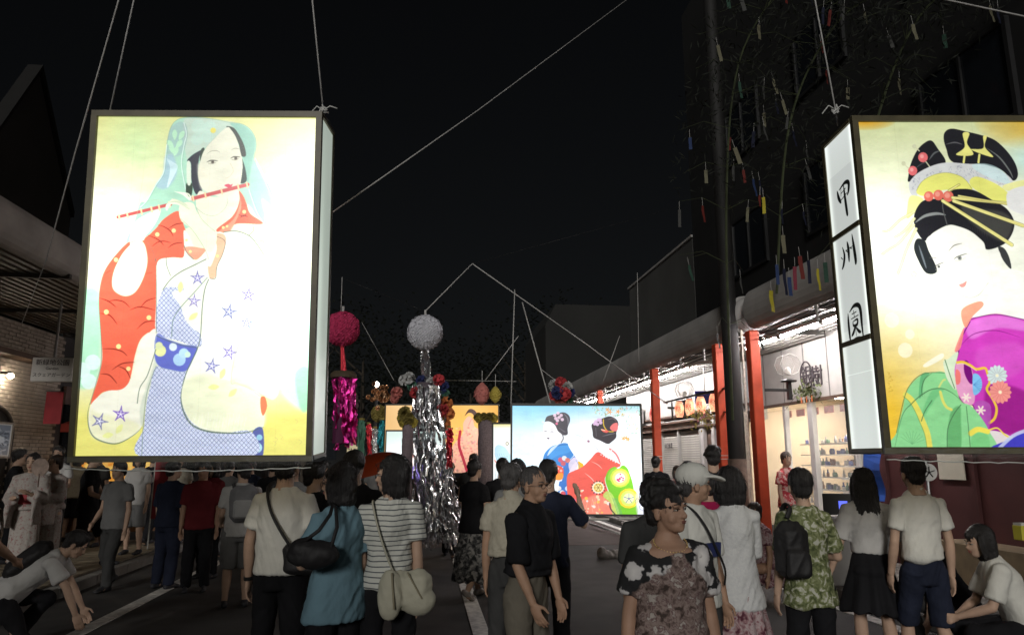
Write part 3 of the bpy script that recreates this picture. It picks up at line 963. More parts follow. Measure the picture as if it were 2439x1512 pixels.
    for (x, y) in ((1385, 2300), (1505, 2400)):
        for i in range(6):
            a = i * PI / 3
            Ln([(x, y), (x + 34 * math.cos(a), y + 34 * math.sin(a))], 13, (244, 226, 214), 1, sm=False)
    F_([(1570, 2570), (1700, 2580), (1780, 2640), (1720, 2700), (1580, 2700)], (226, 216, 214))
    Ln([(1570, 2560), (1640, 2540), (1700, 2590), (1770, 2630)], 12, (238, 214, 90))
    # green robe
    GN = (142, 214, 146)
    F_([(1200, 2100), (1090, 2110), (1010, 2130), (930, 2200), (880, 2290), (850, 2420), (800, 2600), (780, 2740), (1580, 2740), (1570, 2560), (1440, 2380), (1340, 2330), (1290, 2200)], GN)
    F_([(1010, 2130), (1080, 2110), (1030, 2180), (1020, 2280), (990, 2310)], (96, 176, 116), .8, soft=3)
    F_([(1100, 2250), (1200, 2240), (1120, 2330), (1010, 2500), (1020, 2420)], (108, 190, 124), .7, soft=5)
    F_([(1250, 2440), (1330, 2370), (1340, 2480), (1335, 2720), (1230, 2720)], (96, 168, 104), .8, soft=4)
    F_([(1440, 2600), (1540, 2560), (1575, 2700), (1430, 2720)], (118, 200, 124), .7, soft=4)
    F_([(1200, 2010), (1240, 1990), (1320, 1935), (1290, 2080), (1300, 2240), (1230, 2160), (1200, 2060)], (216, 232, 200))
    for q in ([(880, 2290), (930, 2330), (980, 2410), (1020, 2500), (1060, 2600), (1080, 2720)],):
        Ln(q, 44, (232, 222, 100), 1); Ln([(x - 22, y + 12) for x, y in q], 4, (120, 140, 60), .8)
    Ln([(1170, 2260), (1190, 2330), (1220, 2380), (1260, 2400)], 22, (226, 222, 110), .95)
    Ln([(1420, 2590), (1480, 2555), (1560, 2570)], 40, (236, 222, 90), 1)
    Ln([(1160, 2220), (1190, 2170), (1210, 2160)], 14, (214, 224, 130), .9)
    for q, w in (([(780, 2740), (850, 2460), (930, 2360), (1010, 2290), (1100, 2240), (1200, 2235), (1290, 2280), (1350, 2340)], 7), ([(1100, 2110), (1040, 2160), (1015, 2240), (1020, 2300)], 7),
                 ([(1205, 2105), (1090, 2105), (1000, 2130), (925, 2200), (870, 2310), (800, 2600)], 5), ([(1340, 2360), (1280, 2440), (1230, 2560), (1225, 2740)], 6), ([(1385, 2370), (1400, 2520), (1420, 2740)], 5),
                 ([(1210, 2000), (1250, 2120), (1290, 2230)], 6), ([(1010, 2500), (1040, 2420), (1100, 2330)], 6)):
        Ln(q, w, (70, 110, 74), .9, w > 6)
    for k in range(9):
        a = -2.6 + k * .28
        Ln([(930, 2690), (930 + 110 * math.cos(a), 2690 + 110 * math.sin(a))], 9, (100, 160, 110), .8, True)
    F_([(1640, 2740), (1760, 2620), (1900, 2560), (2300, 2500), (2950, 2500), (2950, 2740)], (70, 66, 190))
    Ln([(1640, 2720), (1770, 2600), (1900, 2545)], 26, (196, 206, 236), .9)
    for k in range(6):
        Ln([(730 + (k % 3) * 16, 2110 + k * 28), (745 + (k % 3) * 14, 2118 + k * 28), (738, 2128 + k * 28)], 4, (196, 160, 60), .8)
    return A.image('courtesan_painting')


def art_pair():
    Q = [(122, 345), (1305, 350), (1345, 1385), (118, 1388)]
    A = Art(520, 440, Q, (222, 240, 250))
    F_, Ln = A.fill, A.line
    t = np.clip((A.Y - 345) / 260, 0, 1)
    s = np.clip((A.X - 300) / 900, 0, 1)
    A.img = ((mixc((120, 200, 236), (238, 246, 250), np.clip(t * (.8 + s * .6) + s * .45, 0, 1))) / 255).astype(np.float32)
    B = (52, 46, 56)
    rr = random.Random(2)
    for _ in range(90):
        u = rr.random()
        x = 1300 - rr.random() ** 1.5 * 430; y = 360 + rr.random() ** 1.4 * (260 if x > 1150 else 90)
        c = rr.choice([(80, 166, 110), (120, 190, 120), (90, 150, 90), (236, 170, 60), (230, 120, 70), (100, 180, 130)])
        r = rr.uniform(9, 18)
        for k in range(3):
            a = rr.uniform(0, 6.3)
            Ln([(x, y), (x + r * math.cos(a), y + r * math.sin(a))], 8, c, .85, True, sm=False)
    for (x, y) in ((1155, 660), (1200, 670), (1010, 385), (1030, 410), (1105, 405), (1180, 655)):
        for k in range(5):
            a = k * 1.26
            Ln([(x, y), (x + 20 * math.cos(a), y + 20 * math.sin(a))], 7, (236, 150, 70), .9, sm=False)
    # left figure
    F_([(430, 490), (450, 450), (520, 430), (600, 412), (650, 440), (662, 490), (640, 560), (640, 620), (600, 630), (545, 600), (520, 540), (470, 500), (430, 500)], (64, 60, 70))
    Ln([(600, 420), (640, 470), (645, 540)], 12, (140, 140, 150), .7, True)
    Ln([(560, 560), (600, 590), (620, 600)], 10, (110, 106, 118), .7, True)
    F_([(425, 510), (470, 500), (520, 530), (550, 590), (590, 630), (590, 700), (520, 720), (450, 690), (425, 640), (415, 570)], (246, 246, 250))
    Ln([(420, 595), (435, 592), (448, 596)], 5, (70, 66, 76), .9, True); Ln([(475, 598), (495, 596), (510, 600)], 5, (70, 66, 76), .9, True)
    Ln([(420, 575), (440, 568)], 3, (120, 116, 120), .7); Ln([(475, 575), (505, 572)], 3, (120, 116, 120), .7)
    F_([(448, 658), (460, 654), (472, 660), (460, 668)], (80, 60, 80))
    Ln([(455, 610), (448, 635)], 2.5, (200, 200, 210), .8)
    for (x, y) in ((520, 440), (550, 420), (560, 460), (545, 490), (580, 440), (590, 480), (530, 470)):
        A.dot(x, y, 16, (236, 206, 226), .9)
    A.dot(538, 520, 12, (226, 110, 150)); A.dot(410, 505, 10, (220, 220, 226))
    Ln([(590, 620), (600, 660), (580, 700)], 12, (90, 88, 96), .7)
    # blue kimono
    F_([(410, 870), (430, 800), (490, 740), (560, 715), (620, 705), (680, 730), (712, 775), (690, 830), (640, 880), (590, 935), (440, 915), (415, 900)], (58, 132, 206))
    F_([(470, 800), (520, 750), (620, 720), (690, 750), (640, 800), (560, 820), (480, 860)], (70, 150, 220), .9, soft=3)
    Ln([(445, 850), (480, 780), (560, 730), (650, 720)], 5, (40, 90, 150), .8)
    F_([(450, 830), (480, 760), (520, 730), (560, 715), (500, 780)], (226, 236, 250), .8)
    F_([(600, 930), (650, 880), (700, 830), (760, 800), (780, 850), (700, 900), (650, 1000), (640, 1100), (660, 1300), (700, 1385), (560, 1385), (560, 1100), (590, 1060)], (64, 120, 200))
    F_([(650, 900), (700, 840), (740, 870), (720, 960), (670, 990)], (224, 210, 228), .9)
    F_([(440, 915), (590, 935), (590, 1050), (500, 1050), (440, 990)], (236, 90, 70))
    F_([(440, 1000), (500, 1010), (590, 990), (590, 1050), (500, 1055)], (244, 150, 60))
    for (x, y) in ((470, 945), (510, 960), (550, 950), (580, 970), (480, 985)):
        A.dot(x, y, 13, (250, 220, 210), .7)
    for (x, y, c) in ((575, 865, (226, 80, 100)), (610, 850, (240, 236, 230)), (640, 870, (230, 110, 90)), (600, 900, (226, 90, 90)), (560, 1140, (250, 240, 230)), (590, 1180, (250, 246, 240)), (600, 1190, (220, 70, 80)), (570, 1290, (240, 246, 250)), (610, 1310, (230, 240, 250)), (640, 1140, (220, 235, 250))):
        A.dot(x, y, 24, c, .85, 1)
    F_([(740, 880), (780, 900), (790, 960), (750, 990), (740, 930)], (240, 180, 40))
    Ln([(720, 870), (760, 960), (700, 1020)], 6, (130, 150, 210), .8)
    # right figure
    F_([(862, 530), (900, 500), (960, 470), (1030, 450), (1090, 480), (1108, 530), (1090, 600), (1088, 650), (1050, 690), (1010, 712), (940, 680), (880, 650), (870, 590)], (60, 54, 60))
    F_([(1030, 560), (1060, 520), (1100, 515), (1100, 580), (1060, 592)], (232, 120, 120))
    Ln([(970, 480), (975, 540), (1010, 590), (1060, 595)], 10, (226, 190, 60), .95)
    Ln([(1010, 480), (1060, 470), (1090, 500)], 8, (150, 130, 130), .7, True)
    Ln([(900, 560), (905, 640)], 14, (150, 146, 156), .6, True); Ln([(960, 640), (1030, 620), (1080, 610)], 12, (120, 116, 122), .7, True)
    F_([(950, 572), (980, 575), (1020, 590), (1000, 606), (965, 595)], (236, 100, 90)); Ln([(950, 575), (985, 585)], 7, (250, 240, 200), .9)
    for (x, y) in ((900, 500), (925, 485), (945, 510), (915, 525), (890, 520), (940, 485)):
        A.dot(x, y, 17, (226, 190, 226), .9)
    F_([(700, 640), (800, 650), (880, 660), (950, 690), (1010, 720), (1050, 760), (1130, 900), (1000, 860), (920, 790), (860, 860), (780, 900), (700, 820), (640, 700)], (246, 244, 250))
    Ln([(710, 622), (780, 650), (830, 685), (900, 740), (925, 780)], 5, (170, 186, 206), .8); A.dot(833, 688, 12, (150, 110, 130))
    Ln([(740, 660), (780, 740), (810, 850)], 4, (190, 170, 200), .7); Ln([(770, 700), (820, 770), (880, 800)], 3, (190, 170, 200), .7)
    RD = (232, 96, 84)
    F_([(920, 790), (1000, 840), (1080, 880), (1130, 920), (1040, 960), (1010, 1000), (985, 1050), (1010, 1150), (1060, 1280), (1100, 1385), (690, 1385), (650, 1250), (635, 1130), (640, 1010), (700, 970), (780, 930), (850, 860)], RD)
    Ln([(1030, 760), (1080, 800), (1110, 850), (1125, 900)], 16, (238, 130, 130), 1)
    for k in range(7):
        A.dot(1045 + k * 12, 775 + k * 20, 7, (252, 236, 236))
        A.dot(950 + k * 22, 815 + k * 12, 6, (252, 226, 226))
    Ln([(860, 880), (920, 910), (960, 950)], 7, (250, 190, 180), .9, True); Ln([(800, 990), (860, 1040), (890, 1080)], 8, (250, 186, 176), .9, True)
    F_([(690, 1385), (700, 1280), (800, 1240), (900, 1200), (990, 1230), (1060, 1385)], (246, 166, 140), .6, soft=8)
    for _ in range(26):
        x = rr.uniform(690, 1030); y = rr.uniform(1150, 1380)
        A.dot(x, y, rr.uniform(7, 17), rr.choice([(252, 230, 190), (250, 240, 236), (226, 110, 170), (244, 200, 90), (250, 210, 190)]), .85)
    for _ in range(12):
        x = rr.uniform(760, 1000); y = rr.uniform(1200, 1300)
        Ln([(x, y), (x + rr.uniform(-20, 20), y + 70)], 9, (252, 226, 190), .8, True)
    for (x, y, r) in ((925, 1130, 58), (755, 1370, 50)):
        A.dot(x, y, r, (246, 236, 206)); A.dot(x, y, r * .72, (226, 190, 90) if x > 800 else (230, 240, 220)); A.dot(x, y, r * .5, (244, 230, 150))
        for k in range(14):
            a = k * 2 * PI / 14
            Ln([(x + r * math.cos(a), y + r * math.sin(a)), (x + r * 1.12 * math.cos(a), y + r * 1.12 * math.sin(a))], 9, (70, 60, 50), .9, sm=False)
        for k in range(6):
            a = k * PI / 3
            Ln([(x, y), (x + r * .7 * math.cos(a), y + r * .7 * math.sin(a))], 5, (130, 90, 40), .8, sm=False)
    # green sleeve
    F_([(990, 1050), (1010, 980), (1040, 945), (1080, 930), (1110, 950), (1150, 915), (1190, 940), (1215, 1000), (1240, 1080), (1260, 1200), (1285, 1385), (1110, 1385), (1060, 1250), (1010, 1130)], (120, 196, 50))
    F_([(1060, 1385), (1040, 1280), (970, 1210), (1010, 1160), (1060, 1200), (1100, 1300), (1120, 1385)], (190, 220, 110), .9, soft=2)
    for k in range(4):
        Ln([(1060 + k * 12, 1230), (1085 + k * 12, 1310), (1110 + k * 12, 1385)], 5, (110, 160, 130), .8)
    Ln([(1030, 1280), (1040, 1330), (1070, 1370), (1085, 1388)], 12, (70, 50, 60), .8)
    F_([(1010, 1050), (1040, 960), (1100, 950), (1080, 1040)], (160, 214, 80), .8, soft=3)
    for (x, y, r, c1, c2, c3) in ((1125, 1035, 92, (206, 226, 80), (236, 232, 130), (246, 244, 226)), (1205, 1230, 96, (236, 206, 60), (206, 226, 110), (226, 240, 180))):
        A.dot(x, y, r, c1); A.dot(x, y, r * .78, c2); A.dot(x, y, r * .52, c3)
    for _ in range(12):
        A.dot(1120 + rr.uniform(-36, 36), 1035 + rr.uniform(-36, 36), 8, (214, 70, 130), .85)
    for k in range(5):
        a = k * 1.256
        Ln([(1208, 1232), (1208 + 46 * math.sin(a), 1232 - 46 * math.cos(a))], 20, (86, 70, 150), .95, True, sm=False)
    F_([(1285, 1385), (1270, 1200), (1300, 1180), (1345, 1385)], (216, 216, 236), .7, soft=6)
    Ln([(1182, 770), (1186, 795)], 4, (110, 110, 110), .8)
    return A.image('two_maiko_painting')


def art_orange():
    Q = [(258, 145), (1345, 145), (1345, 850), (258, 850)]
    A = Art(300, 200, Q, (238, 196, 130))
    t = np.clip((A.X - 258) / 1087, 0, 1)
    A.img = (mixc((246, 200, 136), (232, 172, 74), t) / 255).astype(np.float32)
    rr = random.Random(5)
    A.fill([(1000, 450), (1010, 330), (1060, 260), (1100, 300), (1120, 370), (1180, 420), (1190, 520), (1240, 600), (1290, 850), (880, 850), (900, 600)], (238, 176, 150))
    A.fill([(1020, 260), (1060, 190), (1110, 195), (1150, 250), (1160, 300), (1130, 310), (1100, 240), (1060, 225), (1030, 250)], (70, 40, 30))
    for _ in range(260):
        x = rr.uniform(930, 1280); y = rr.uniform(380, 840)
        c = rr.choice([(190, 110, 100), (150, 120, 110), (240, 130, 140), (226, 200, 150), (200, 150, 120)])
        A.dot(x, y, rr.uniform(4, 13), c, .45, 1)
    A.line([(980, 420), (970, 560), (1010, 700), (1050, 830)], 26, (170, 40, 60), .9)
    A.line([(1060, 360), (1090, 290), (1120, 330)], 6, (180, 120, 110), .8)
    return A.image('seated_woman_painting')


def art_purple():
    Q = [(217, 418), (700, 418), (700, 790), (217, 790)]
    A = Art(200, 160, Q, (214, 234, 228))
    A.blend(np.clip((A.Y - 450) / 160, 0, 1).astype(np.float32), (246, 248, 250))
    A.fill([(350, 480), (380, 440), (450, 430), (540, 440), (560, 500), (550, 560), (470, 520), (400, 540), (390, 575), (360, 540)], (60, 62, 62))
    A.line([(365, 540), (380, 500), (450, 480), (540, 470)], 16, (200, 202, 200), .7)
    A.fill([(395, 560), (440, 515), (540, 520), (560, 600), (480, 640), (410, 600)], (246, 240, 234))
    A.fill([(235, 730), (300, 640), (360, 610), (420, 700), (560, 640), (660, 700), (690, 790), (235, 790)], (150, 130, 216))
    A.fill([(300, 660), (360, 600), (430, 610), (460, 680), (380, 760), (340, 700)], (244, 232, 226))
    A.line([(360, 600), (430, 600), (470, 640)], 12, (236, 140, 130), .9)
    for (x, y) in ((350, 700), (400, 720), (430, 760), (320, 740)):
        A.dot(x, y, 22, (250, 246, 250), .9)
    return A.image('purple_kimono_painting')


def art_blue():
    Q = [(1503, 372), (1820, 372), (1820, 930), (1503, 930)]
    A = Art(130, 220, Q, (246, 248, 246))
    for (x, y, r) in ((1645, 550, 44), (1640, 670, 34), (1580, 790, 30), (1700, 640, 26)):
        A.dot(x, y, r, (226, 236, 220)); A.dot(x, y, r * .75, (250, 250, 246)); A.dot(x, y, r * .4, (140, 140, 130)); A.dot(x, y, r * .25, (246, 240, 220))
    A.fill([(1520, 600), (1560, 560), (1640, 600), (1690, 700), (1620, 760), (1540, 700)], (166, 214, 236), .7)
    for k in range(5):
        A.line([(1520 + k * 22, 640), (1540 + k * 22, 720), (1520 + k * 22, 900)], 5, (150, 190, 210), .7)
    A.line([(1520, 700), (1570, 760), (1600, 800)], 10, (230, 120, 110), .8)
    A.blend((np.clip(1 - (A.Y - 372) / 40, 0, 1)).astype(np.float32), (238, 226, 150))
    return A.image('blue_robe_painting')


def art_flowers():
    A = Art(200, 300, [(0, 0), (200, 0), (200, 300), (0, 300)], (240, 232, 200))
    rr = random.Random(8)
    for _ in range(30):
        x, y = rr.uniform(0, 200), rr.uniform(0, 300)
        A.daisy(x, y, rr.uniform(8, 22), rr.choice([(240, 180, 190), (240, 220, 140), (190, 220, 240)]), 10)
    return A.image('flower_painting')


def art_calligraphy():
    """side panel: three brushed characters on paper; canvas units 200 x 1100"""
    A = Art(150, 825, [(0, 0), (200, 0), (200, 1100), (0, 1100)], (206, 212, 206))
    A.blend((np.clip(1 - A.Y / 150, 0, 1) * .5).astype(np.float32), (230, 236, 236))
    A.fill([(20, 130), (178, 130), (178, 700), (20, 700)], (186, 190, 188), .5, False)
    K = (16, 18, 16)
    sh = lambda pts, dx, dy, s=1.0: [(dx + x * 1.08, dy + y * .70) for x, y in pts]
    # 甲
    o = (56, 180)
    for q, w in (([(8, 20), (14, 60), (26, 92)], 9), ([(22, 22), (60, 8), (84, 22), (80, 60), (70, 78)], 9), ([(30, 48), (62, 38)], 7), ([(28, 80), (68, 66)], 8), ([(52, 12), (54, 80), (58, 160), (60, 178)], 9), ([(34, 20), (30, 60)], 6)):
        A.line(sh(q, *o), w * 1.75, K, 1, True)
    # 州
    o = (46, 380)
    for q, w in (([(18, 34), (26, 78), (16, 120), (4, 140)], 8), ([(4, 80), (12, 92)], 8), ([(50, 20), (54, 60), (52, 120)], 9), ([(38, 58), (46, 70)], 8), ([(84, 0), (88, 60), (92, 130), (90, 152)], 10), ([(66, 60), (76, 66)], 8), ([(36, 60), (84, 56)], 5)):
        A.line(sh(q, *o), w * 1.75, K, 1, True)
    # 園
    o = (50, 620)
    for q, w in (([(10, 30), (8, 90), (10, 180)], 8), ([(22, 24), (50, 4), (78, 10), (88, 40), (88, 110), (90, 180)], 10), ([(34, 40), (62, 36)], 7), ([(46, 26), (48, 60)], 7), ([(28, 62), (72, 56)], 7), ([(36, 78), (64, 74), (60, 98), (38, 98), (36, 78)], 6),
                 ([(50, 98), (36, 128), (22, 144)], 7), ([(50, 108), (66, 132), (78, 140)], 7), ([(48, 104), (50, 150)], 6), ([(14, 174), (50, 168), (88, 172)], 9)):
        A.line(sh(q, *o), w * 1.75, K, 1, True)
    A.fill([(20, 850), (180, 850), (180, 853), (20, 853)], (230, 240, 232), .9, False)
    return A.image('brushed_paper_panel')


def art_poster():
    A = Art(120, 140, [(0, 0), (120, 0), (120, 140), (0, 140)], (120, 128, 140))
    rr = random.Random(5)
    for _ in range(160):
        x, y = rr.uniform(10, 110), rr.uniform(20, 130)
        A.line([(x, y), (x + rr.uniform(-14, 14), y + rr.uniform(-8, 8))], 5, rr.choice([(190, 196, 204), (80, 90, 104), (150, 160, 172), (60, 70, 80)]), .7)
    A.fill([(25, 60), (60, 48), (98, 60), (92, 90), (60, 96), (28, 88)], (206, 212, 218), .8, soft=2)
    for k in range(8):
        A.line([(22 + k * 10, 84), (28 + k * 10, 92)], 4, (60, 64, 74), .8)
    A.line([(14, 112), (60, 126), (106, 112)], 6, (200, 204, 208), .8)
    for q in ([(2, 2), (118, 2), (118, 138), (2, 138), (2, 2)],):
        A.line(q, 6, (200, 196, 190), .9, sm=False)
    return A.image('poster_print')


def mat_panel(name, img, spots, base, size, gloss=0.25, refl=0.10):
    """back-lit painted panel: picture colour times the light of the tubes inside (spots: x, y, radius x, radius y, gain in panel metres)"""
    m, nt, b = nmat(name)
    N, L = nt.nodes, nt.links
    im = N.new('ShaderNodeTexImage'); im.image = img; im.extension = 'EXTEND'
    uv = N.new('ShaderNodeUVMap')
    L.new(uv.outputs[0], im.inputs[0])
    sp = N.new('ShaderNodeSeparateXYZ'); L.new(uv.outputs[0], sp.inputs[0])

    def mth(op, a, c=None, d=None):
        n = N.new('ShaderNodeMath'); n.operation = op
        for i, v in enumerate((a, c, d)):
            if v is None:
                continue
            if isinstance(v, (int, float)):
                n.inputs[i].default_value = v
            else:
                L.new(v, n.inputs[i])
        return n.outputs[0]
    tot = None
    for (cx, cy, rx, ry, g) in spots:
        dx = mth('DIVIDE', mth('SUBTRACT', sp.outputs['X'], cx), rx)
        dy = mth('DIVIDE', mth('SUBTRACT', sp.outputs['Y'], cy), ry)
        r2 = mth('ADD', mth('MULTIPLY', dx, dx), mth('MULTIPLY', dy, dy))
        e = mth('MULTIPLY', mth('POWER', 2.71828, mth('MULTIPLY', r2, -1.0)), g)
        tot = e if tot is None else mth('ADD', tot, e)
    tot = mth('ADD', tot, base) if tot is not None else None
    L.new(im.outputs[0], b.inputs['Emission Color'])
    if tot is not None:
        L.new(tot, b.inputs['Emission Strength'])
    else:
        b.inputs['Emission Strength'].default_value = base
    mx = N.new('ShaderNodeMixRGB'); mx.blend_type = 'MULTIPLY'; mx.inputs[0].default_value = 1
    mx.inputs[2].default_value = (refl, refl, refl, 1)
    L.new(im.outputs[0], mx.inputs[1]); L.new(mx.outputs[0], b.inputs['Base Color'])
    b.inputs['Roughness'].default_value = gloss
    nz = N.new('ShaderNodeTexNoise'); nz.inputs['Scale'].default_value = 9
    bp = N.new('ShaderNodeBump'); bp.inputs['Strength'].default_value = .2
    L.new(nz.outputs['Fac'], bp.inputs['Height']); L.new(bp.outputs[0], b.inputs['Normal'])
    MATS[name] = m
    return m


def uvquad(name, a, b_, c, d, m, parent, n=1):
    """panel from corners bottom-left, bottom-right, top-right, top-left with UVs"""
    me = bpy.data.meshes.new(name)
    me.from_pydata([a, b_, c, d], [], [(0, 1, 2, 3)])
    uv = me.uv_layers.new(name='UVMap')
    for i, t in enumerate(((0, 0), (1, 0), (1, 1), (0, 1))):
        uv.data[i].uv = t
    me.materials.append(m)
    o = bpy.data.objects.new(name, me)
    COL.objects.link(o)
    o.parent = parent
    return o
# ------------------------------------------------------------------ people
TMP = bpy.data.scenes.new('workbench')


def remesh(mb, voxel, smooth=2, disp=None, name='skin', post=None):
    """one continuous surface grown over the closed shapes in mb"""
    me0 = mb.mesh('raw')
    ob = bpy.data.objects.new('raw', me0)
    TMP.collection.objects.link(ob)
    md = ob.modifiers.new('r', 'REMESH')
    md.mode = 'VOXEL'
    md.voxel_size = voxel
    if smooth:
        s = ob.modifiers.new('s', 'SMOOTH')
        s.factor = 0.5
        s.iterations = smooth
    vl = TMP.view_layers[0]
    vl.update()
    dg = vl.depsgraph
    me = bpy.data.meshes.new_from_object(ob.evaluated_get(dg))
    me.name = name
    bpy.data.objects.remove(ob)
    bpy.data.meshes.remove(me0)
    n = len(me.vertices)
    if n == 0:
        return me
    if disp or post:
        co = np.empty(n * 3, np.float32); me.vertices.foreach_get('co', co); co = co.reshape(-1, 3)
        if post:
            co = post(co)
        if disp:
            no = np.empty(n * 3, np.float32); me.vertices.foreach_get('normal', no); no = no.reshape(-1, 3)
            dd = disp(co, no)
            co = co + no * dd[:, None]
        me.vertices.foreach_set('co', co.astype(np.float32).ravel())
    me.polygons.foreach_set('use_smooth', [True] * len(me.polygons))
    me.update()
    return me


_rs = np.random.RandomState(11)
_GR = _rs.normal(size=(64, 64, 64)).astype(np.float32)


def nz3(p, f, seed=0.0):
    """cheap smooth 3D noise on arrays, f = frequency triple"""
    q = p * np.array(f, np.float32) + seed
    i = np.floor(q).astype(int)
    t = q - i
    t = t * t * (3 - 2 * t)
    out = 0
    for a in (0, 1):
        for b in (0, 1):
            for c in (0, 1):
                w = (t[:, 0] if a else 1 - t[:, 0]) * (t[:, 1] if b else 1 - t[:, 1]) * (t[:, 2] if c else 1 - t[:, 2])
                out = out + w * _GR[(i[:, 0] + a) % 64, (i[:, 1] + b) % 64, (i[:, 2] + c) % 64]
    return out


def cloth_disp(amp=0.006, seed=0.0):
    def f(co, no):
        a = nz3(co, (9, 9, 5), seed) * amp
        g = co.copy()
        g[:, 2] += 0.35 * g[:, 0] + .25 * np.sin(g[:, 0] * 9 + seed)
        b = 1 - np.abs(nz3(g, (7, 7, 13), seed + 9))
        b2 = 1 - np.abs(nz3(g * 1.7 + 3.1, (8, 8, 11), seed + 2))
        r_ = a + np.clip(b, -1, 1) * amp * .95 + np.clip(b2, -1, 1) * amp * .45 + nz3(co, (26, 26, 22), seed + 3) * amp * .22
        return np.where(r_ < 0, r_ * .45, r_)
    return f


def skirt_disp(amp, zt, zb, k=9, seed=0.0):
    def f(co, no):
        a = np.arctan2(co[:, 1], co[:, 0])
        t = np.clip((zt - co[:, 2]) / (zt - zb), 0, 1)
        return np.sin(a * k + 1.5 * np.sin(a * 2 + seed) + nz3(co, (3, 3, 2), seed)) * amp * t + nz3(co, (9, 9, 4), seed) * amp * .3
    return f


def hair_disp(amp=0.004, seed=0.0, curl=False):
    def f(co, no):
        if curl:
            return nz3(co, (55, 55, 55), seed) * amp * 1.1 + nz3(co, (24, 24, 24), seed + 5) * amp
        a = np.arctan2(co[:, 1], co[:, 0] + 1e-4) * .12
        q = np.stack([a * 6, co[:, 2] * .12 + 0 * a, np.hypot(co[:, 0], co[:, 1]) * .3], -1)
        return nz3(q, (60, 60, 60), seed) * amp + nz3(co, (18, 18, 7), seed + 4) * amp * .8
    return f


SK = {}


def skin_mat(k):
    cols = {'fair': (0.50, 0.33, 0.24), 'tan': (0.40, 0.24, 0.16), 'dark': (0.37, 0.22, 0.15)}
    return mat('skin_' + k, cols[k], rough=0.55, var=0.10, scale=14, bump=0.25, bscale=220, spec=0.35)


def hair_mat(k):
    cols = {'black': (0.012, 0.010, 0.010), 'brown': (0.030, 0.018, 0.012), 'grey': (0.16, 0.15, 0.145), 'salt': (0.07, 0.065, 0.065)}
    return mat('hair_' + k, cols[k], rough=0.42, var=0.5, scale=9, bump=0.6, bscale=60, stretch=(14, 14, 1.2), spec=0.5)


def hair_near(k):
    return hair_mat(k)


DEF_ARM = ((0.16, 0.02, -1), (0.04, 0.22, -1))


def seg(mb, a, b, r0, r1, n=10, mid=None):
    a, b = Vector(a), Vector(b)
    pts, rs = [], []
    m = 5
    for i in range(m + 1):
        t = i / m
        pts.append(a.lerp(b, t))
        r = r0 + (r1 - r0) * t
        if mid:
            r += mid * math.sin(PI * min(1, t * 1.25)) * (1 if t < .8 else .6)
        rs.append(r)
    mb.tube(pts, rs, n=n)
    mb.ell(a, r0, 10, 7)
    mb.ell(b, r1, 10, 7)


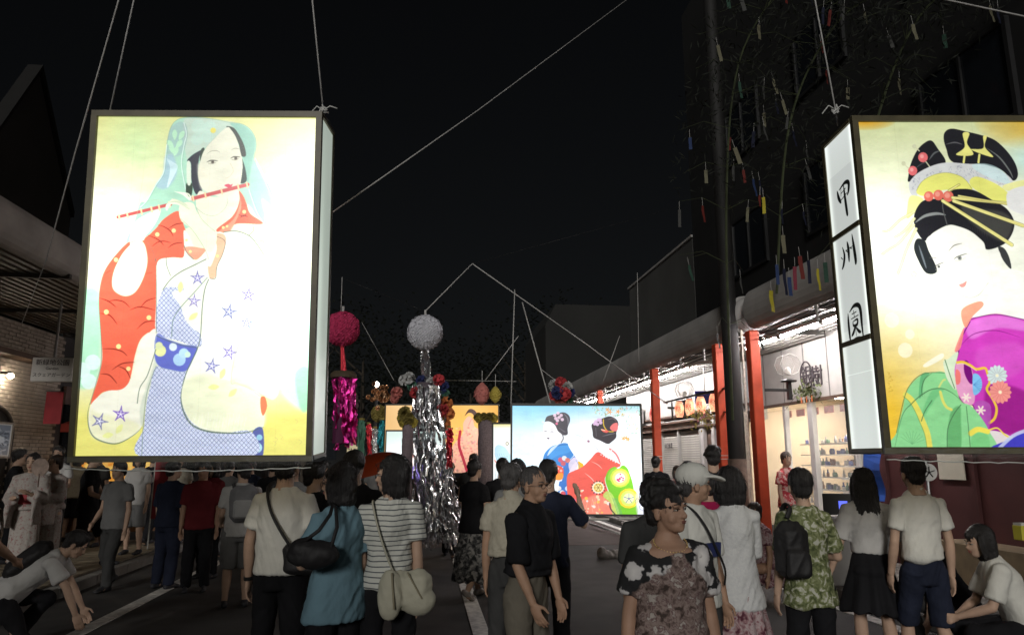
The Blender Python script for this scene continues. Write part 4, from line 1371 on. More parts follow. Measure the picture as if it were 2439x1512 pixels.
def person(label, x, d, H=1.62, sex='f', heading=0, head_yaw=0, head_pitch=0, lean=0, stance='stand', arms=(None, None), top=None, bottom=None,
           hair=('short', 'black'), skin='fair', fat=1.0, vox=0.014, face=True, group=None, glasses=False, cap=None, shoes=(0.03, 0.03, 0.035), y_at=1240,
           hem=None, scoop=False, sleeve=.62, step=.0, legs=None, hz=None, collar=False, seed=None, loc=None, sock=None, side_lean=0, hip_w=1.0, wrist=None, roll=0):
    rr = random.Random(int(x * 7 + d * 31))
    seed = rr.uniform(0, 30) if seed is None else seed
    pos = loc or G(x, d, y_at)
    root = thing('person', label, 'person', pos, -(YAW + R(heading)), group)
    male = sex == 'm'
    fat *= .885
    sw = (1.06 if male else .95) * .90
    hw = (0.95 if male else 1.04) * hip_w
    hz = hz if hz is not None else (.500 if stance == 'stand' else .488)
    pel = Vector((0, 0, hz * H))
    TM = Matrix.Translation(pel) @ Matrix.Rotation(-R(lean), 4, 'X') @ Matrix.Rotation(R(side_lean), 4, 'Y')

    def tp(a, b, c):
        return TM @ Vector((a * H, b * H, (c - .50) * H))

    # -- joints
    if legs:
        J = [(Vector(k) * H, Vector(a) * H) for k, a in legs]
    elif stance == 'walk':
        s = step or .15
        J = [(Vector((-.052, .5 * s + .035, .27)) * H, Vector((-.048, s, .047)) * H), (Vector((.052, -.15 * s + .02, .265)) * H, Vector((.048, -s * 1.05, .075)) * H)]
    else:
        J = [(Vector((-.060, .012, .275)) * H, Vector((-.066, -.012, .045)) * H), (Vector((.060, .012, .275)) * H, Vector((.066, -.012, .045)) * H)]
    hips = [tp(-.052 * hw, 0, .505), tp(.052 * hw, 0, .505)]
    sh = [tp(-.103 * sw, 0, .792), tp(.103 * sw, 0, .792)]
    AR = []
    for i in (0, 1):
        a = arms[i] or DEF_ARM
        u, f = Vector(a[0]), Vector(a[1])
        sx = -1 if i == 0 else 1
        u = Vector((u.x * sx, u.y, u.z)).normalized(); f = Vector((f.x * sx, f.y, f.z)).normalized()
        el = sh[i] + u * .172 * H
        wr = el + f * .148 * H
        AR.append((sh[i], el, wr, f))

    # -- head frame
    hs = .45 + .55 * H / 1.65
    hb = tp(0, .006 + (.012 if not male else .01), .872)
    HM = Matrix.Translation(hb) @ Matrix.Rotation(-R(head_yaw), 4, 'Z') @ Matrix.Rotation(-R(head_pitch), 4, 'X') @ Matrix.Rotation(R(roll), 4, 'Y') @ Matrix.Scale(hs, 4)
    HR = HM.to_3x3()

    def hp(a, b, c):
        return HM @ Vector((a, b, c))

    def hell(mb, c, r, n=12, m=8):
        mb.ell(hp(*c), r, n, m, rot=HR)

    # -- body
    B = MB()
    F_ = fat
    ring = [(.455, .066 * hw, .056), (.50, .092 * hw, .066), (.55, .090 * hw, .066), (.61, (.080 if male else .071), .058), (.68, .086, .062), (.735, .094, .066), (.77, .094 * sw, .060), (.800, .080 * sw, .047), (.825, .046, .038), (.85, .034, .033)]
    B.tube([tp(0, 0, z) for z, _, _ in ring], [a * H * F_ for _, a, _ in ring], n=20, ry=[b * H * F_ for _, _, b in ring])
    nr = (.0345 if male else .029) * H
    B.tube([tp(0, -.004, .82), tp(0, 0, .85), hp(0, -.012, .03)], [nr * 1.25, nr, nr], n=14)
    B.ell(tp(-.070 * sw, 0, .786), (.032 * H * F_, .029 * H * F_, .024 * H)); B.ell(tp(.070 * sw, 0, .786), (.032 * H * F_, .029 * H * F_, .024 * H))
    if scoop:
        B.tube([tp(0, .004, .775), tp(0, 0, .798), tp(0, -.004, .815), tp(0, -.004, .84)], [.098 * H, .090 * H, .064 * H, .034 * H], n=18, ry=[.062 * H, .058 * H, .048 * H, .034 * H])
    if not male:
        for s_ in (-1, 1):
            B.ell(tp(s_ * .042, .038, .722), (.034 * H, .028 * H, .034 * H))
    hell(B, (0, -.012, .105), (.0735, .091, .090), 18, 12)
    hell(B, (0, .024, .055), (.058, .062, .083), 16, 10)
    hell(B, (0, .042, .002), (.040, .040, .034))
    hell(B, (0, .064, -.012), (.019, .017, .016))
    if vox < .012:
        for s_ in (-1, 1):
            hell(B, (s_ * .033, .046, .040), (.026, .026, .030))
            hell(B, (s_ * .027, .074, .090), (.026, .014, .009))
            hell(B, (s_ * .0755, -.006, .058), (.0095, .019, .031))
            hell(B, (s_ * .011, .091, .042), (.009, .009, .007))
        hell(B, (0, .079, .018), (.022, .011, .0095))
    B.tube([hp(0, .078, .082), hp(0, .090, .060), hp(0, .099, .043)], [.0085 * hs, .0090 * hs, .0115 * hs], n=8)
    B.ell(hp(0, .095, .042), .0115 * hs, 8, 6)
    for i in (0, 1):
        hj, (kn, an) = hips[i], J[i]
        seg(B, hj, kn, .056 * H * F_, .034 * H * F_, 14)
        seg(B, kn, an, .033 * H * F_, .0205 * H, 12, mid=.006 * H)
        heel = an + Vector((0, -.018 * H, -.018 * H))
        toe = an + Vector((0, .082 * H, -.030 * H))
        if stance == 'walk' and i == 1:
            toe = an + Vector((0, .055 * H, -.055 * H)); heel = an + Vector((0, -.03 * H, .0))
        B.tube([heel, an.lerp(toe, .35) + Vector((0, 0, -.012 * H)), toe], [.020 * H, .022 * H, .014 * H], n=10, ry=[.018 * H, .02 * H, .010 * H])
        B.ell(toe, (.021 * H, .022 * H, .011 * H))
    for i in (0, 1):
        s0, el, wr, f = AR[i]
        sx = -1 if i == 0 else 1
        seg(B, s0, el, .0255 * H * (1.08 if male else 1) * F_, .0225 * H * F_ ** .5, 12)
        seg(B, el, wr, .0225 * H * F_ ** .5, .0150 * H, 12, mid=.003 * H)
        # hand
        inw = Vector((-sx, 0, 0)) if abs(f.x) < .8 else Vector((0, 0, -1))
        inw = (inw - f * inw.dot(f)).normalized()
        spr = f.cross(inw).normalized()
        if spr.y < 0 and abs(f.y) < .9:
            spr = -spr
        hl = .108 * H
        pc = wr + f * hl * .27
        rot = Matrix((spr, f, inw)).transposed()
        B.ell(pc, (.0235 * H, .034 * H, .0115 * H), 12, 8, rot=rot)
        if vox < .012:
            for k, ln in enumerate((.84, 1.0, .94, .74)):
                o = (1.5 - k) * .0118 * H
                b0 = wr + f * hl * .44 + spr * o
                b1 = b0 + (f * .9 + spr * (1.5 - k) * .05 + inw * .18).normalized() * hl * .27 * ln
                b2 = b1 + (f * .72 + inw * .55).normalized() * hl * .24 * ln
                B.tube([wr + f * hl * .25 + spr * o * .8, b0, b1, b2], [.0052 * H, .0054 * H, .0049 * H, .0042 * H], n=7)
                B.ell(b2, .0042 * H, 6, 5)
            t0 = wr + f * hl * .12 + spr * .014 * H
            t1 = t0 + (f * .6 + spr * .75 + inw * .25).normalized() * hl * .26
            t2 = t1 + (f * .95 + spr * .2 + inw * .3).normalized() * hl * .22
            B.tube([t0, t1, t2], [.008 * H, .0066 * H, .005 * H], n=7)
            B.ell(t2, .005 * H, 6, 5)
        else:
            B.tube([pc, pc + f * .035 * H + inw * .004 * H, wr + f * hl * .85 + inw * .014 * H], [.020 * H, .019 * H, .012 * H], n=8, ry=[.011 * H, .010 * H, .008 * H])
            B.tube([wr + f * hl * .1, wr + f * hl * .4 + spr * .028 * H], [.010 * H, .006 * H], n=6)

    def post(co):
        # hollow the eye sockets, pinch the mouth line
        inv = np.array(HM.inverted())
        q = np.concatenate([co, np.ones((len(co), 1), np.float32)], 1) @ inv.T
        yd = np.array(HR @ Vector((0, 1, 0)))
        w = 0
        for s_ in (-1, 1):
            w = w + .0075 * np.exp(-(((q[:, 0] - s_ * .030) / .017) ** 2 + ((q[:, 2] - .073) / .0115) ** 2)) * (q[:, 1] > .04)
        w = w + .003 * np.exp(-((q[:, 0] / .024) ** 2 + ((q[:, 2] - .018) / .003) ** 2)) * (q[:, 1] > .05)
        return co - yd[None, :] * w[:, None]
    me = remesh(B, vox * (.62 if vox < .012 else 1), 2 if vox < .012 else 1, post=post if face else None, name='body')
    link('body', me, skin_mat(skin), root)

    # -- face parts
    if face and vox < .016:
        for s_ in (-1, 1):
            e = MB()
            rz = Matrix.Rotation(0, 3, 'Z')
            e.ell(hp(s_ * .030, .0700, .0732), (.0150 * hs, .0115 * hs, .0050 * hs), 12, 8, rot=HR)
            e.ell(hp(s_ * .030, .0795, .0732), (.0056 * hs, .0032 * hs, .0050 * hs), 10, 6, rot=HR, mi=1)
            link('eye', e, [mat('eye_white', (.36, .32, .28), rough=.35, var=.03), mat('iris_dark', (.012, .008, .006), rough=.15, var=.05)], root, smooth=True)
            e = MB()
            e.tube([hp(s_ * .012, .0885, .094), hp(s_ * .028, .088, .1005), hp(s_ * .048, .074, .096)], [.0022, .0034, .0016], n=6)
            link('eyebrow', e, hair_mat(hair[1]), root, smooth=True)
            e = MB()
            e.tube([hp(s_ * .014, .0825, .076), hp(s_ * .030, .0850, .0805), hp(s_ * .045, .0735, .0755)], [.0014, .0021, .0014], n=6)
            link('eyelid', e, mat('lash_dark', (.05, .028, .02), rough=.6), root, smooth=True)
        l = MB()
        l.ell(hp(0, .0875, .0215), (.021 * hs, .0055 * hs, .0034 * hs), 12, 6, rot=HR)
        l.ell(hp(0, .0868, .0145), (.018 * hs, .0058 * hs, .0040 * hs), 12, 6, rot=HR)
        link('lips', l, mat('lip_' + skin, {'fair': (.36, .13, .11), 'tan': (.27, .11, .09), 'dark': (.2, .08, .065)}[skin], rough=.45), root, smooth=True)
    if glasses:
        g = MB()
        for s_ in (-1, 1):
            pts = [hp(s_ * .032 + .022 * math.cos(a), .098 - .06 * (abs(s_ * .032 + .022 * math.cos(a)) ** 1.5), .073 + .0155 * math.sin(a)) for a in np.linspace(0, 2 * PI, 17)]
            g.tube(pts, .0014, n=5, cap=False)
            g.tube([hp(s_ * .054, .090, .078), hp(s_ * .078, .05, .076), hp(s_ * .08, -.01, .072)], .0013, n=5)
        g.tube([hp(-.011, .098, .077), hp(0, .102, .079), hp(.011, .098, .077)], .0013, n=5)
        link('glasses', g, mat('glasses_wire', (.06, .05, .045), rough=.3, metal=.8), root, smooth=True)

    # -- hair
    kind, hc = hair
    if kind != 'none':
        Hh = MB()
        hv = vox * .8
        if kind in ('short', 'bob', 'long', 'perm', 'updo', 'ponytail', 'bigbob'):
            hell(Hh, (0, -.022, .118), (.084, .096, .092), 20, 14)
            hell(Hh, (0, -.060, .055), (.066, .046, .062))
        if kind == 'short':
            if male:
                hell(Hh, (0, .02, .165), (.062, .062, .040))
        if kind == 'buzz':
            hell(Hh, (0, -.020, .112), (.0775, .092, .090), 20, 14)
            hell(Hh, (0, -.058, .062), (.062, .040, .055))
        if kind in ('bob', 'bigbob'):
            k = 1.12 if kind == 'bigbob' else 1.0
            hell(Hh, (0, -.032, .060), (.096 * k, .078 * k, .125), 20, 14)
            hell(Hh, (0, -.035, -.015), (.090 * k, .068 * k, .075 * k), 20, 14)
            hell(Hh, (0, .022, .132), (.072, .066, .046))
            for s_ in (-1, 1):
                Hh.tube([hp(s_ * .070, .020, .13), hp(s_ * .084, .030, .06), hp(s_ * .080, .026, -.04)], [.02, .020, .012], n=8)
        if kind == 'long':
            Hh.tube([hp(0, -.03, .16), hp(0, -.035, .06), hp(0, -.065, -.05), hp(0, -.105, -.15), hp(.005, -.125, -.24)], [.07, .094, .094, .085, .055], n=18, ry=[.06, .072, .056, .040, .026])
            hell(Hh, (0, .022, .135), (.070, .064, .045))
            for s_ in (-1, 1):
                Hh.tube([hp(s_ * .068, .024, .13), hp(s_ * .083, .028, .05), hp(s_ * .080, .01, -.08)], [.02, .019, .014], n=8)
        if kind == 'perm':
            for k in range(46):
                th, ph = rr.uniform(0, 2 * PI), rr.uniform(-.15, 1.45)
                v = Vector((math.cos(th) * math.cos(ph), math.sin(th) * math.cos(ph), math.sin(ph)))
                if v.y > .55 and v.z < .75:
                    continue
                Hh.ell(hp(v.x * .082, -.020 + v.y * .094, .112 + v.z * .090), rr.uniform(.018, .027) * hs, 8, 6)
            hell(Hh, (0, -.062, .060), (.072, .050, .070))
            hell(Hh, (0, .035, .160), (.062, .046, .030))
        if kind == 'updo':
            hell(Hh, (0, -.10, .13), (.045, .040, .045))
        if kind == 'ponytail':
            Hh.tube([hp(0, -.10, .13), hp(0, -.14, .08), hp(0, -.14, -.04), hp(0, -.12, -.12)], [.022, .030, .026, .012], n=10)
        hm = remesh(Hh, hv, 2, disp=hair_disp(.0045 if vox < .012 else .004, seed, kind == 'perm'), name='hair')
        ho = link('hair', hm, hair_near(hc), root)
        if vox < .012 and kind not in ('buzz',) and not cap:
            wisps(hm, root, hc, rr, hb, kind == 'perm', 260 if kind in ('long', 'bob', 'bigbob') else 160)
    if cap:
        c = MB()
        hell(c, (0, -.012, .126), (.094, .108, .083), 20, 14)
        c.tube([hp(0, .03, .122), hp(0, .11, .122), hp(0, .155, .110), hp(0, .188, .096)], [.084, .084, .070, .036], n=20, ry=[.010] * 4, up=HR @ Vector((0, 0, 1)))
        cm = remesh(c, .006, 2, disp=cloth_disp(.002, seed), name='cap')
        link('cap', cm, cap, root)

    # -- clothes
    cv = vox * 1.05
    if top:
        tk, tm = top
        hm_ = hem if hem is not None else {'tee': .475, 'tunic': .40, 'blouse': .46, 'crop': .585, 'yukata': .55, 'shirt': .47}.get(tk, .475)
        T_ = MB()
        ez = 1.06 * F_ + .06
        wv = (.088 if male else .080)
        rg = [(hm_, (.112 if male else .110) * hw * {'tunic': 1.10, 'blouse': 1.20}.get(tk, 1), .098 if tk == 'blouse' else .088), (max(hm_ + .03, .53), (.106 if male else .104) * hw, .083), (.60, wv + .012, .071), (.66, .092 + (.004 if male else -.002), .070),
              (.73, .101, .076 if male else .080), (.765, .106 * sw, .068), (.792, .099 * sw, .057), (.808, .084 * sw, .049), (.824, .064, .043), (.838, .044, .038)]
        if scoop:
            rg = [q_ for q_ in rg if q_[0] < .80]
        if tk == 'crop':
            rg = [(hm_, .086, .066)] + [r_ for r_ in rg if r_[0] > hm_ + .03]
        rg = sorted(rg)
        T_.tube([tp(0, 0, z) for z, _, _ in rg], [a * H * ez for _, a, _ in rg], n=24, ry=[b * H * ez for _, _, b in rg])
        if not male and tk != 'yukata':
            for s_ in (-1, 1):
                T_.ell(tp(s_ * .042, .046, .722), (.044 * H * F_, .038 * H * F_, .046 * H))
        for i in (0, 1):
            s0, el, wr, f = AR[i]
            sx = -1 if i == 0 else 1
            a0 = tp(sx * .060 * sw, 0, .796)
            if tk == 'yukata':
                T_.tube([a0, s0, el, el.lerp(wr, .75)], [.04 * H, .046 * H, .05 * H, .055 * H], n=12)
                m_ = el.lerp(wr, .45)
                T_.tube([m_, m_ + Vector((0, 0, -.10 * H)), m_ + Vector((0, -.01, -.22 * H))], [.05 * H, .07 * H, .068 * H], n=12, ry=[.03 * H, .018 * H, .012 * H], up=(0, 1, 0) if abs(f.y) < .5 else (1, 0, 0))
            elif sleeve > 0:
                T_.ell(s0 + Vector((0, 0, -.011 * H)), (.035 * H * ez, .038 * H * ez, .032 * H * ez))
                if sleeve <= 1:
                    en = s0.lerp(el, sleeve)
                    T_.tube([a0, s0, s0.lerp(el, sleeve * .5), en], [.026 * H * ez, .031 * H * ez, .036 * H * ez, .040 * H * ez], n=14, ry=[.032 * H * ez, .036 * H * ez, .038 * H * ez, .040 * H * ez])
                else:
                    T_.tube([a0, s0, s0.lerp(el, .6), el, el.lerp(wr, sleeve - 1)], [.026 * H * ez, .033 * H * ez, .034 * H * ez, .031 * H * ez, .026 * H * ez], n=14)
        if collar:
            T_.tube([tp(0, -.004, .838), tp(0, -.002, .862)], [.041 * H * F_, .037 * H * F_], n=16)
        link({'tee': 't_shirt', 'tunic': 'tunic', 'blouse': 'blouse', 'crop': 'blouse', 'yukata': 'yukata_top', 'shirt': 'shirt'}.get(tk, 'shirt'),
             remesh(T_, cv, 2, disp=cloth_disp(.0075 if vox < .012 else .006, seed), name='top'), tm, root)
        if tk == 'yukata':
            o = MB()
            o.tube([tp(0, 0, .585), tp(0, 0, .60), tp(0, 0, .665), tp(0, 0, .68)], [.088 * H, .098 * H, .098 * H, .088 * H], n=24, ry=[.07 * H, .082 * H, .082 * H, .07 * H])
            o.ell(tp(0, -.085, .64), (.05 * H, .025 * H, .04 * H))
            link('obi', remesh(o, cv, 1, name='obi'), mat('obi_red', (.35, .05, .06), rough=.8), root)
    if bottom:
        bk, bm_ = bottom
        L_ = MB()
        ez = 1.08 * F_
        if bk in ('trousers', 'shorts'):
            rg = [(.445, .086 * hw, .066), (.50, .096 * hw, .070), (.55, .090 * hw, .066), (.595, .080 * hw, .060)]
            L_.tube([tp(0, 0, z) for z, _, _ in rg], [a * H * ez for _, a, _ in rg], n=20, ry=[b * H * ez for _, _, b in rg])
            for i in (0, 1):
                hj, (kn, an) = hips[i], J[i]
                if bk == 'trousers':
                    ad = an + Vector((0, 0, -.012 * H))
                    L_.tube([hj, hj.lerp(kn, .5), kn, kn.lerp(an, .5), ad], [.058 * H * ez, .053 * H * ez, .045 * H * ez, .041 * H * ez, .036 * H * ez], n=14)
                    L_.ell(kn, .046 * H * ez, 10, 7)
                else:
                    en = kn.lerp(an, .06)
                    L_.tube([hj, hj.lerp(kn, .5), en], [.064 * H * ez, .060 * H * ez, .056 * H * ez], n=14)
                L_.ell(hj, .056 * H * ez, 10, 8)
            dp = cloth_disp(.006, seed + 5)
        else:
            zb = {'skirt': .30, 'longskirt': .13, 'midiskirt': .20, 'yukata': .06}[bk]
            fl = {'skirt': .165, 'longskirt': .17, 'midiskirt': .175, 'yukata': .092}[bk]
            if bk == 'skirt':
                L_.ell(tp(0, -.01, .50), (.108 * hw * H * ez, .086 * H * ez, .06 * H))
            rg = [(zb, fl, fl * .86 if bk != 'yukata' else .085), ((zb + .45) / 2, (fl + .105) / 2 + .01, (fl * .8 + .08) / 2 + .01), (.50, .104 * hw, .080), (.56, .094, .072), (.605, .080, .062)]
            L_.tube([Vector((0, 0, 0)) + (tp(0, 0, z) if z > .45 else Vector((0, (tp(0, 0, .47).y), z * H))) for z, _, _ in rg], [a * H * ez for _, a, _ in rg], n=30, ry=[b * H * ez for _, _, b in rg])
            dp = skirt_disp(.016 if bk != 'yukata' else .004, .6 * H, zb * H, 9, seed)
        link({'trousers': 'trousers', 'shorts': 'shorts', 'skirt': 'skirt', 'longskirt': 'skirt', 'midiskirt': 'skirt', 'yukata': 'yukata_skirt'}[bk], remesh(L_, cv, 2 if bk in ('trousers', 'shorts') else 1, disp=dp, name='bottom'), bm_, root)
    if shoes is not None:
        for i in (0, 1):
            an = J[i][1]
            s_ = MB()
            heel = an + Vector((0, -.026 * H, -.022 * H)); toe = an + Vector((0, .092 * H, -.030 * H))
            if stance == 'walk' and i == 1:
                toe = an + Vector((0, .062 * H, -.058 * H)); heel = an + Vector((0, -.038 * H, .004 * H))
            md_ = heel.lerp(toe, .45) + Vector((0, 0, .004 * H))
            s_.tube([heel, heel.lerp(toe, .2), md_, toe], [.022 * H, .025 * H, .027 * H, .018 * H], n=12, ry=[.020 * H, .022 * H, .019 * H, .012 * H])
            s_.ell(toe, (.026 * H, .026 * H, .014 * H)); s_.ell(heel, (.023 * H, .021 * H, .022 * H))
            s_.ell(an + Vector((0, 0, -.006 * H)), (.024 * H, .030 * H, .018 * H))
            link('shoe', remesh(s_, max(vox * .9, .008), 1, name='shoe'), mat('shoe_%d_%d_%d' % tuple(int(c * 99) for c in shoes), shoes, rough=.6), root)
    if wrist is not None:
        i = wrist
        w = MB()
        f = AR[i][3]
        w.tube([AR[i][2] - f * .016, AR[i][2] + f * .008], [.0185 * H] * 2, n=14)
        link('wristwatch', w, mat('watch_black', (.02, .02, .02), rough=.3), root)
    root['H'] = H
    return root, tp, AR, hp


def wisps(hm, root, hc, rr, hb, curly, n):
    """loose strands lying just off the hair surface so that its outline is not a clean shell"""
    m = len(hm.vertices)
    W = MB()
    for _ in range(n):
        v = hm.vertices[rr.randrange(m)]
        p, nn = v.co.copy(), v.normal.copy()
        dn = Vector((0, 0, -1)) - nn * (-nn.z)
        if dn.length < .35:
            continue
        dn.normalize()
        sd = nn.cross(dn)
        L = rr.uniform(.03, .08)
        k = rr.uniform(-.5, .5)
        if curly:
            pts = [p - nn * .003, p + nn * .012 + sd * .01 * k, p + nn * .015 + sd * .03 * k + dn * .014, p + nn * .004 + dn * .026]
        else:
            pts = [p - nn * .002, p + dn * L * .4 + nn * rr.uniform(.002, .006) + sd * L * k * .15, p + dn * L + nn * rr.uniform(-.001, .006) + sd * L * k * .3]
        W.tube(pts, [.0009, .0009, .0005][:len(pts)] if len(pts) == 3 else [.0009, .0009, .0008, .0005], n=3, cap=False)
    o = link('loose_strands', W, hair_mat(hc), root)
    o['kind'] = 'stuff'
    return o


def soft(name, label, cat, mb, m, loc=(0, 0, 0), vox=.01, disp=.004, parent=None, group=None):
    """a cloth or leather thing with a grown surface; mb is in world metres round loc"""
    me = remesh(mb, vox, 2, disp=cloth_disp(disp, random.uniform(0, 9)), name=name)
    o = link(name, me, m, parent, loc=loc)
    if label:
        tag(o, label, cat, group)
    return o


def mat_yoke():
    """brown grey flower print whose shoulders and hem carry large white flowers on black"""
    m, nt, b = nmat('cloth_floral_yoke')
    N, L = nt.nodes, nt.links
    tc = N.new('ShaderNodeTexCoord')
    cols = []
    for kind, sc, st in (('n', 26, [(.34, (.05, .035, .03)), (.44, (.15, .105, .095)), (.52, (.26, .20, .18)), (.58, (.12, .07, .07)), (.66, (.38, .34, .31))]), ('v', 10.5, [(0, (.30, .28, .27)), (.10, (.62, .60, .58)), (.44, (.50, .48, .48)), (.50, (.02, .02, .022)), (.9, (.015, .015, .015))])):
        wp = N.new('ShaderNodeTexNoise'); wp.inputs['Scale'].default_value = 30
        mx = N.new('ShaderNodeMixRGB'); mx.blend_type = 'ADD'; mx.inputs[0].default_value = .05
        L.new(tc.outputs['Object'], wp.inputs[0]); L.new(tc.outputs['Object'], mx.inputs[1]); L.new(wp.outputs['Color'], mx.inputs[2])
        n = N.new('ShaderNodeTexNoise' if kind == 'n' else 'ShaderNodeTexVoronoi'); n.inputs['Scale'].default_value = sc
        L.new(mx.outputs[0], n.inputs['Vector'])
        rp = N.new('ShaderNodeValToRGB')
        while len(rp.color_ramp.elements) < len(st):
            rp.color_ramp.elements.new(.5)
        for e, (p, c) in zip(rp.color_ramp.elements, st):
            e.position = p; e.color = (*c, 1)
        L.new(n.outputs['Fac' if kind == 'n' else 'Distance'], rp.inputs[0]); cols.append(rp.outputs[0])
    sp = N.new('ShaderNodeSeparateXYZ'); L.new(tc.outputs['Object'], sp.inputs[0])
    ab = N.new('ShaderNodeMath'); ab.operation = 'ABSOLUTE'; L.new(sp.outputs['X'], ab.inputs[0])
    ad = N.new('ShaderNodeMath'); ad.operation = 'MULTIPLY_ADD'; ad.inputs[1].default_value = .9; L.new(ab.outputs[0], ad.inputs[0]); L.new(sp.outputs['Z'], ad.inputs[2])
    nn = N.new('ShaderNodeTexNoise'); nn.inputs['Scale'].default_value = 12; L.new(tc.outputs['Object'], nn.inputs[0])
    a2 = N.new('ShaderNodeMath'); a2.operation = 'MULTIPLY_ADD'; a2.inputs[1].default_value = .16; L.new(nn.outputs['Fac'], a2.inputs[0]); L.new(ad.outputs[0], a2.inputs[2])
    mr = N.new('ShaderNodeMapRange'); mr.inputs[1].default_value = 1.285; mr.inputs[2].default_value = 1.30; L.new(a2.outputs[0], mr.inputs[0])
    mm = N.new('ShaderNodeMixRGB'); L.new(mr.outputs[0], mm.inputs[0]); L.new(cols[0], mm.inputs[1]); L.new(cols[1], mm.inputs[2])
    L.new(mm.outputs[0], b.inputs['Base Color']); b.inputs['Roughness'].default_value = .85; b.inputs['Specular IOR Level'].default_value = .2
    return m
# ================================================================== setting
random.seed(21)
WALK_L, WALK_R = -4.4, 5.05
m_asph = mat('asphalt', (.060, .057, .055), rough=.78, var=.28, scale=2.2, bump=.5, bscale=120, spec=.35)
m_asph2 = mat('asphalt_reddish', (.085, .062, .056), rough=.8, var=.22, scale=3.5, bump=.5, bscale=110, spec=.3)
m_line = mat('road_paint', (.72, .70, .66), rough=.75, var=.28, scale=14, bump=.4, bscale=90)
m_kerb = mat('kerb_stone', (.20, .19, .175), rough=.85, var=.2, scale=8, bump=.4)
m_tile = mat('paving_stone', (.20, .165, .115), rough=.75, var=.25, scale=5, bump=.4, bscale=60)
m_tile2 = mat('paving_stone_grey', (.15, .14, .125), rough=.75, var=.25, scale=5, bump=.4, bscale=60)
g = MB(); g.box((0, 60, -.30), (400, 300, .3)); struct('ground', g, mat('bare_ground', (.03, .03, .028), rough=.95))
g = MB(); g.box(((WALK_L + WALK_R) / 2, 40, -.075), (WALK_R - WALK_L - .3, 110, .15)); struct('road', g, m_asph)
g = MB(); g.box((.9, 40, .001), (7.2, 52, .006)); struct('road_surface_far', g, m_asph2)
for (X, w, nm) in ((-3.21, .15, 'road_line'), (.575, .15, 'road_line'), (4.61, .15, 'road_line')):
    g = MB()
    rr = random.Random(5)
    y = 2.0
    while y < 62:
        L_ = rr.uniform(2.4, 4.2)
        z = .006 if y < 13 else .009
        g.box((X + rr.uniform(-.004, .004), y + L_ / 2, z), (w + rr.uniform(-.012, .012), L_ - .02, .006))
        y += L_
    struct(nm, g, m_line)
for (X0, X1, sgn, mt) in ((-8.2, WALK_L, -1, m_tile), (WALK_R, 8.2, 1, m_tile2)):
    g = MB(); g.box(((X0 + X1) / 2, 30, .045), (X1 - X0 - .02, 90, .10)); sl = struct('pavement', g, mat('mortar', (.07, .065, .06), rough=.9))
    ke = X1 if sgn < 0 else X0
    km = MB(); km.box((0, 0, .05), (.15, .985, .15), bev=.012); kme = fixn(km.mesh('kerbstone')); kme.materials.append(m_kerb)
    for k in range(16):
        share('kerbstone', kme, sl, (ke - sgn * .08, 5 + k, 0))
    tm = MB(); tm.box((0, 0, 0), (.288, .288, .05), bev=.006); tme = fixn(tm.mesh('paving_stone')); tme.materials.append(mt)
    nx = 8 if sgn < 0 else 6
    rr = random.Random(2)
    for i in range(nx):
        for j in range(26):
            X = (X1 - .25 - i * .30) if sgn < 0 else (X0 + .27 + i * .30)
            share('paving_stone', tme, sl, (X, 7.2 + j * .30, .096 + rr.uniform(-.003, .003)), (rr.uniform(-.008, .008), rr.uniform(-.008, .008), 0))

# ------------------------------------------------------------------ right side: arcade
m_white = mat('wall_white', (.42, .41, .385), rough=.75, var=.10, scale=3, bump=.15)
m_red = mat('pillar_vermilion', (.56, .075, .03), rough=.5, var=.14, scale=5, bump=.15)
m_fascia = mat('fascia_grey', (.40, .385, .375), rough=.6, var=.18, scale=1.6)
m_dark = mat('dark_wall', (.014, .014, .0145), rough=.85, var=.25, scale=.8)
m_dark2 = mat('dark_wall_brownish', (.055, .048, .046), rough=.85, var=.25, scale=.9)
m_blackm = mat('black_metal', (.02, .018, .017), rough=.45, var=.2)
m_slat = mat('ceiling_board', (.50, .49, .46), rough=.6, var=.10, scale=4)
m_tube = emat('tube_glow', (1.0, .93, .93), 240)
m_wood = mat('brown_wood', (.10, .06, .04), rough=.7, var=.3, scale=3, stretch=(1, 1, .15))


def fascia_prof(x0, z0, z1, sgn, back):
    h = (z1 - z0) / 2
    zc = (z0 + z1) / 2
    pts = [(x0 + sgn * (h - h * math.cos(a)) * .55, zc - h * math.sin(a)) for a in np.linspace(PI / 2 * .98, -PI / 2 * .98, 11)]
    return pts + [(back, z1 + .2), (back, z0 + .14), (x0 + sgn * .42, z0 + .10)]


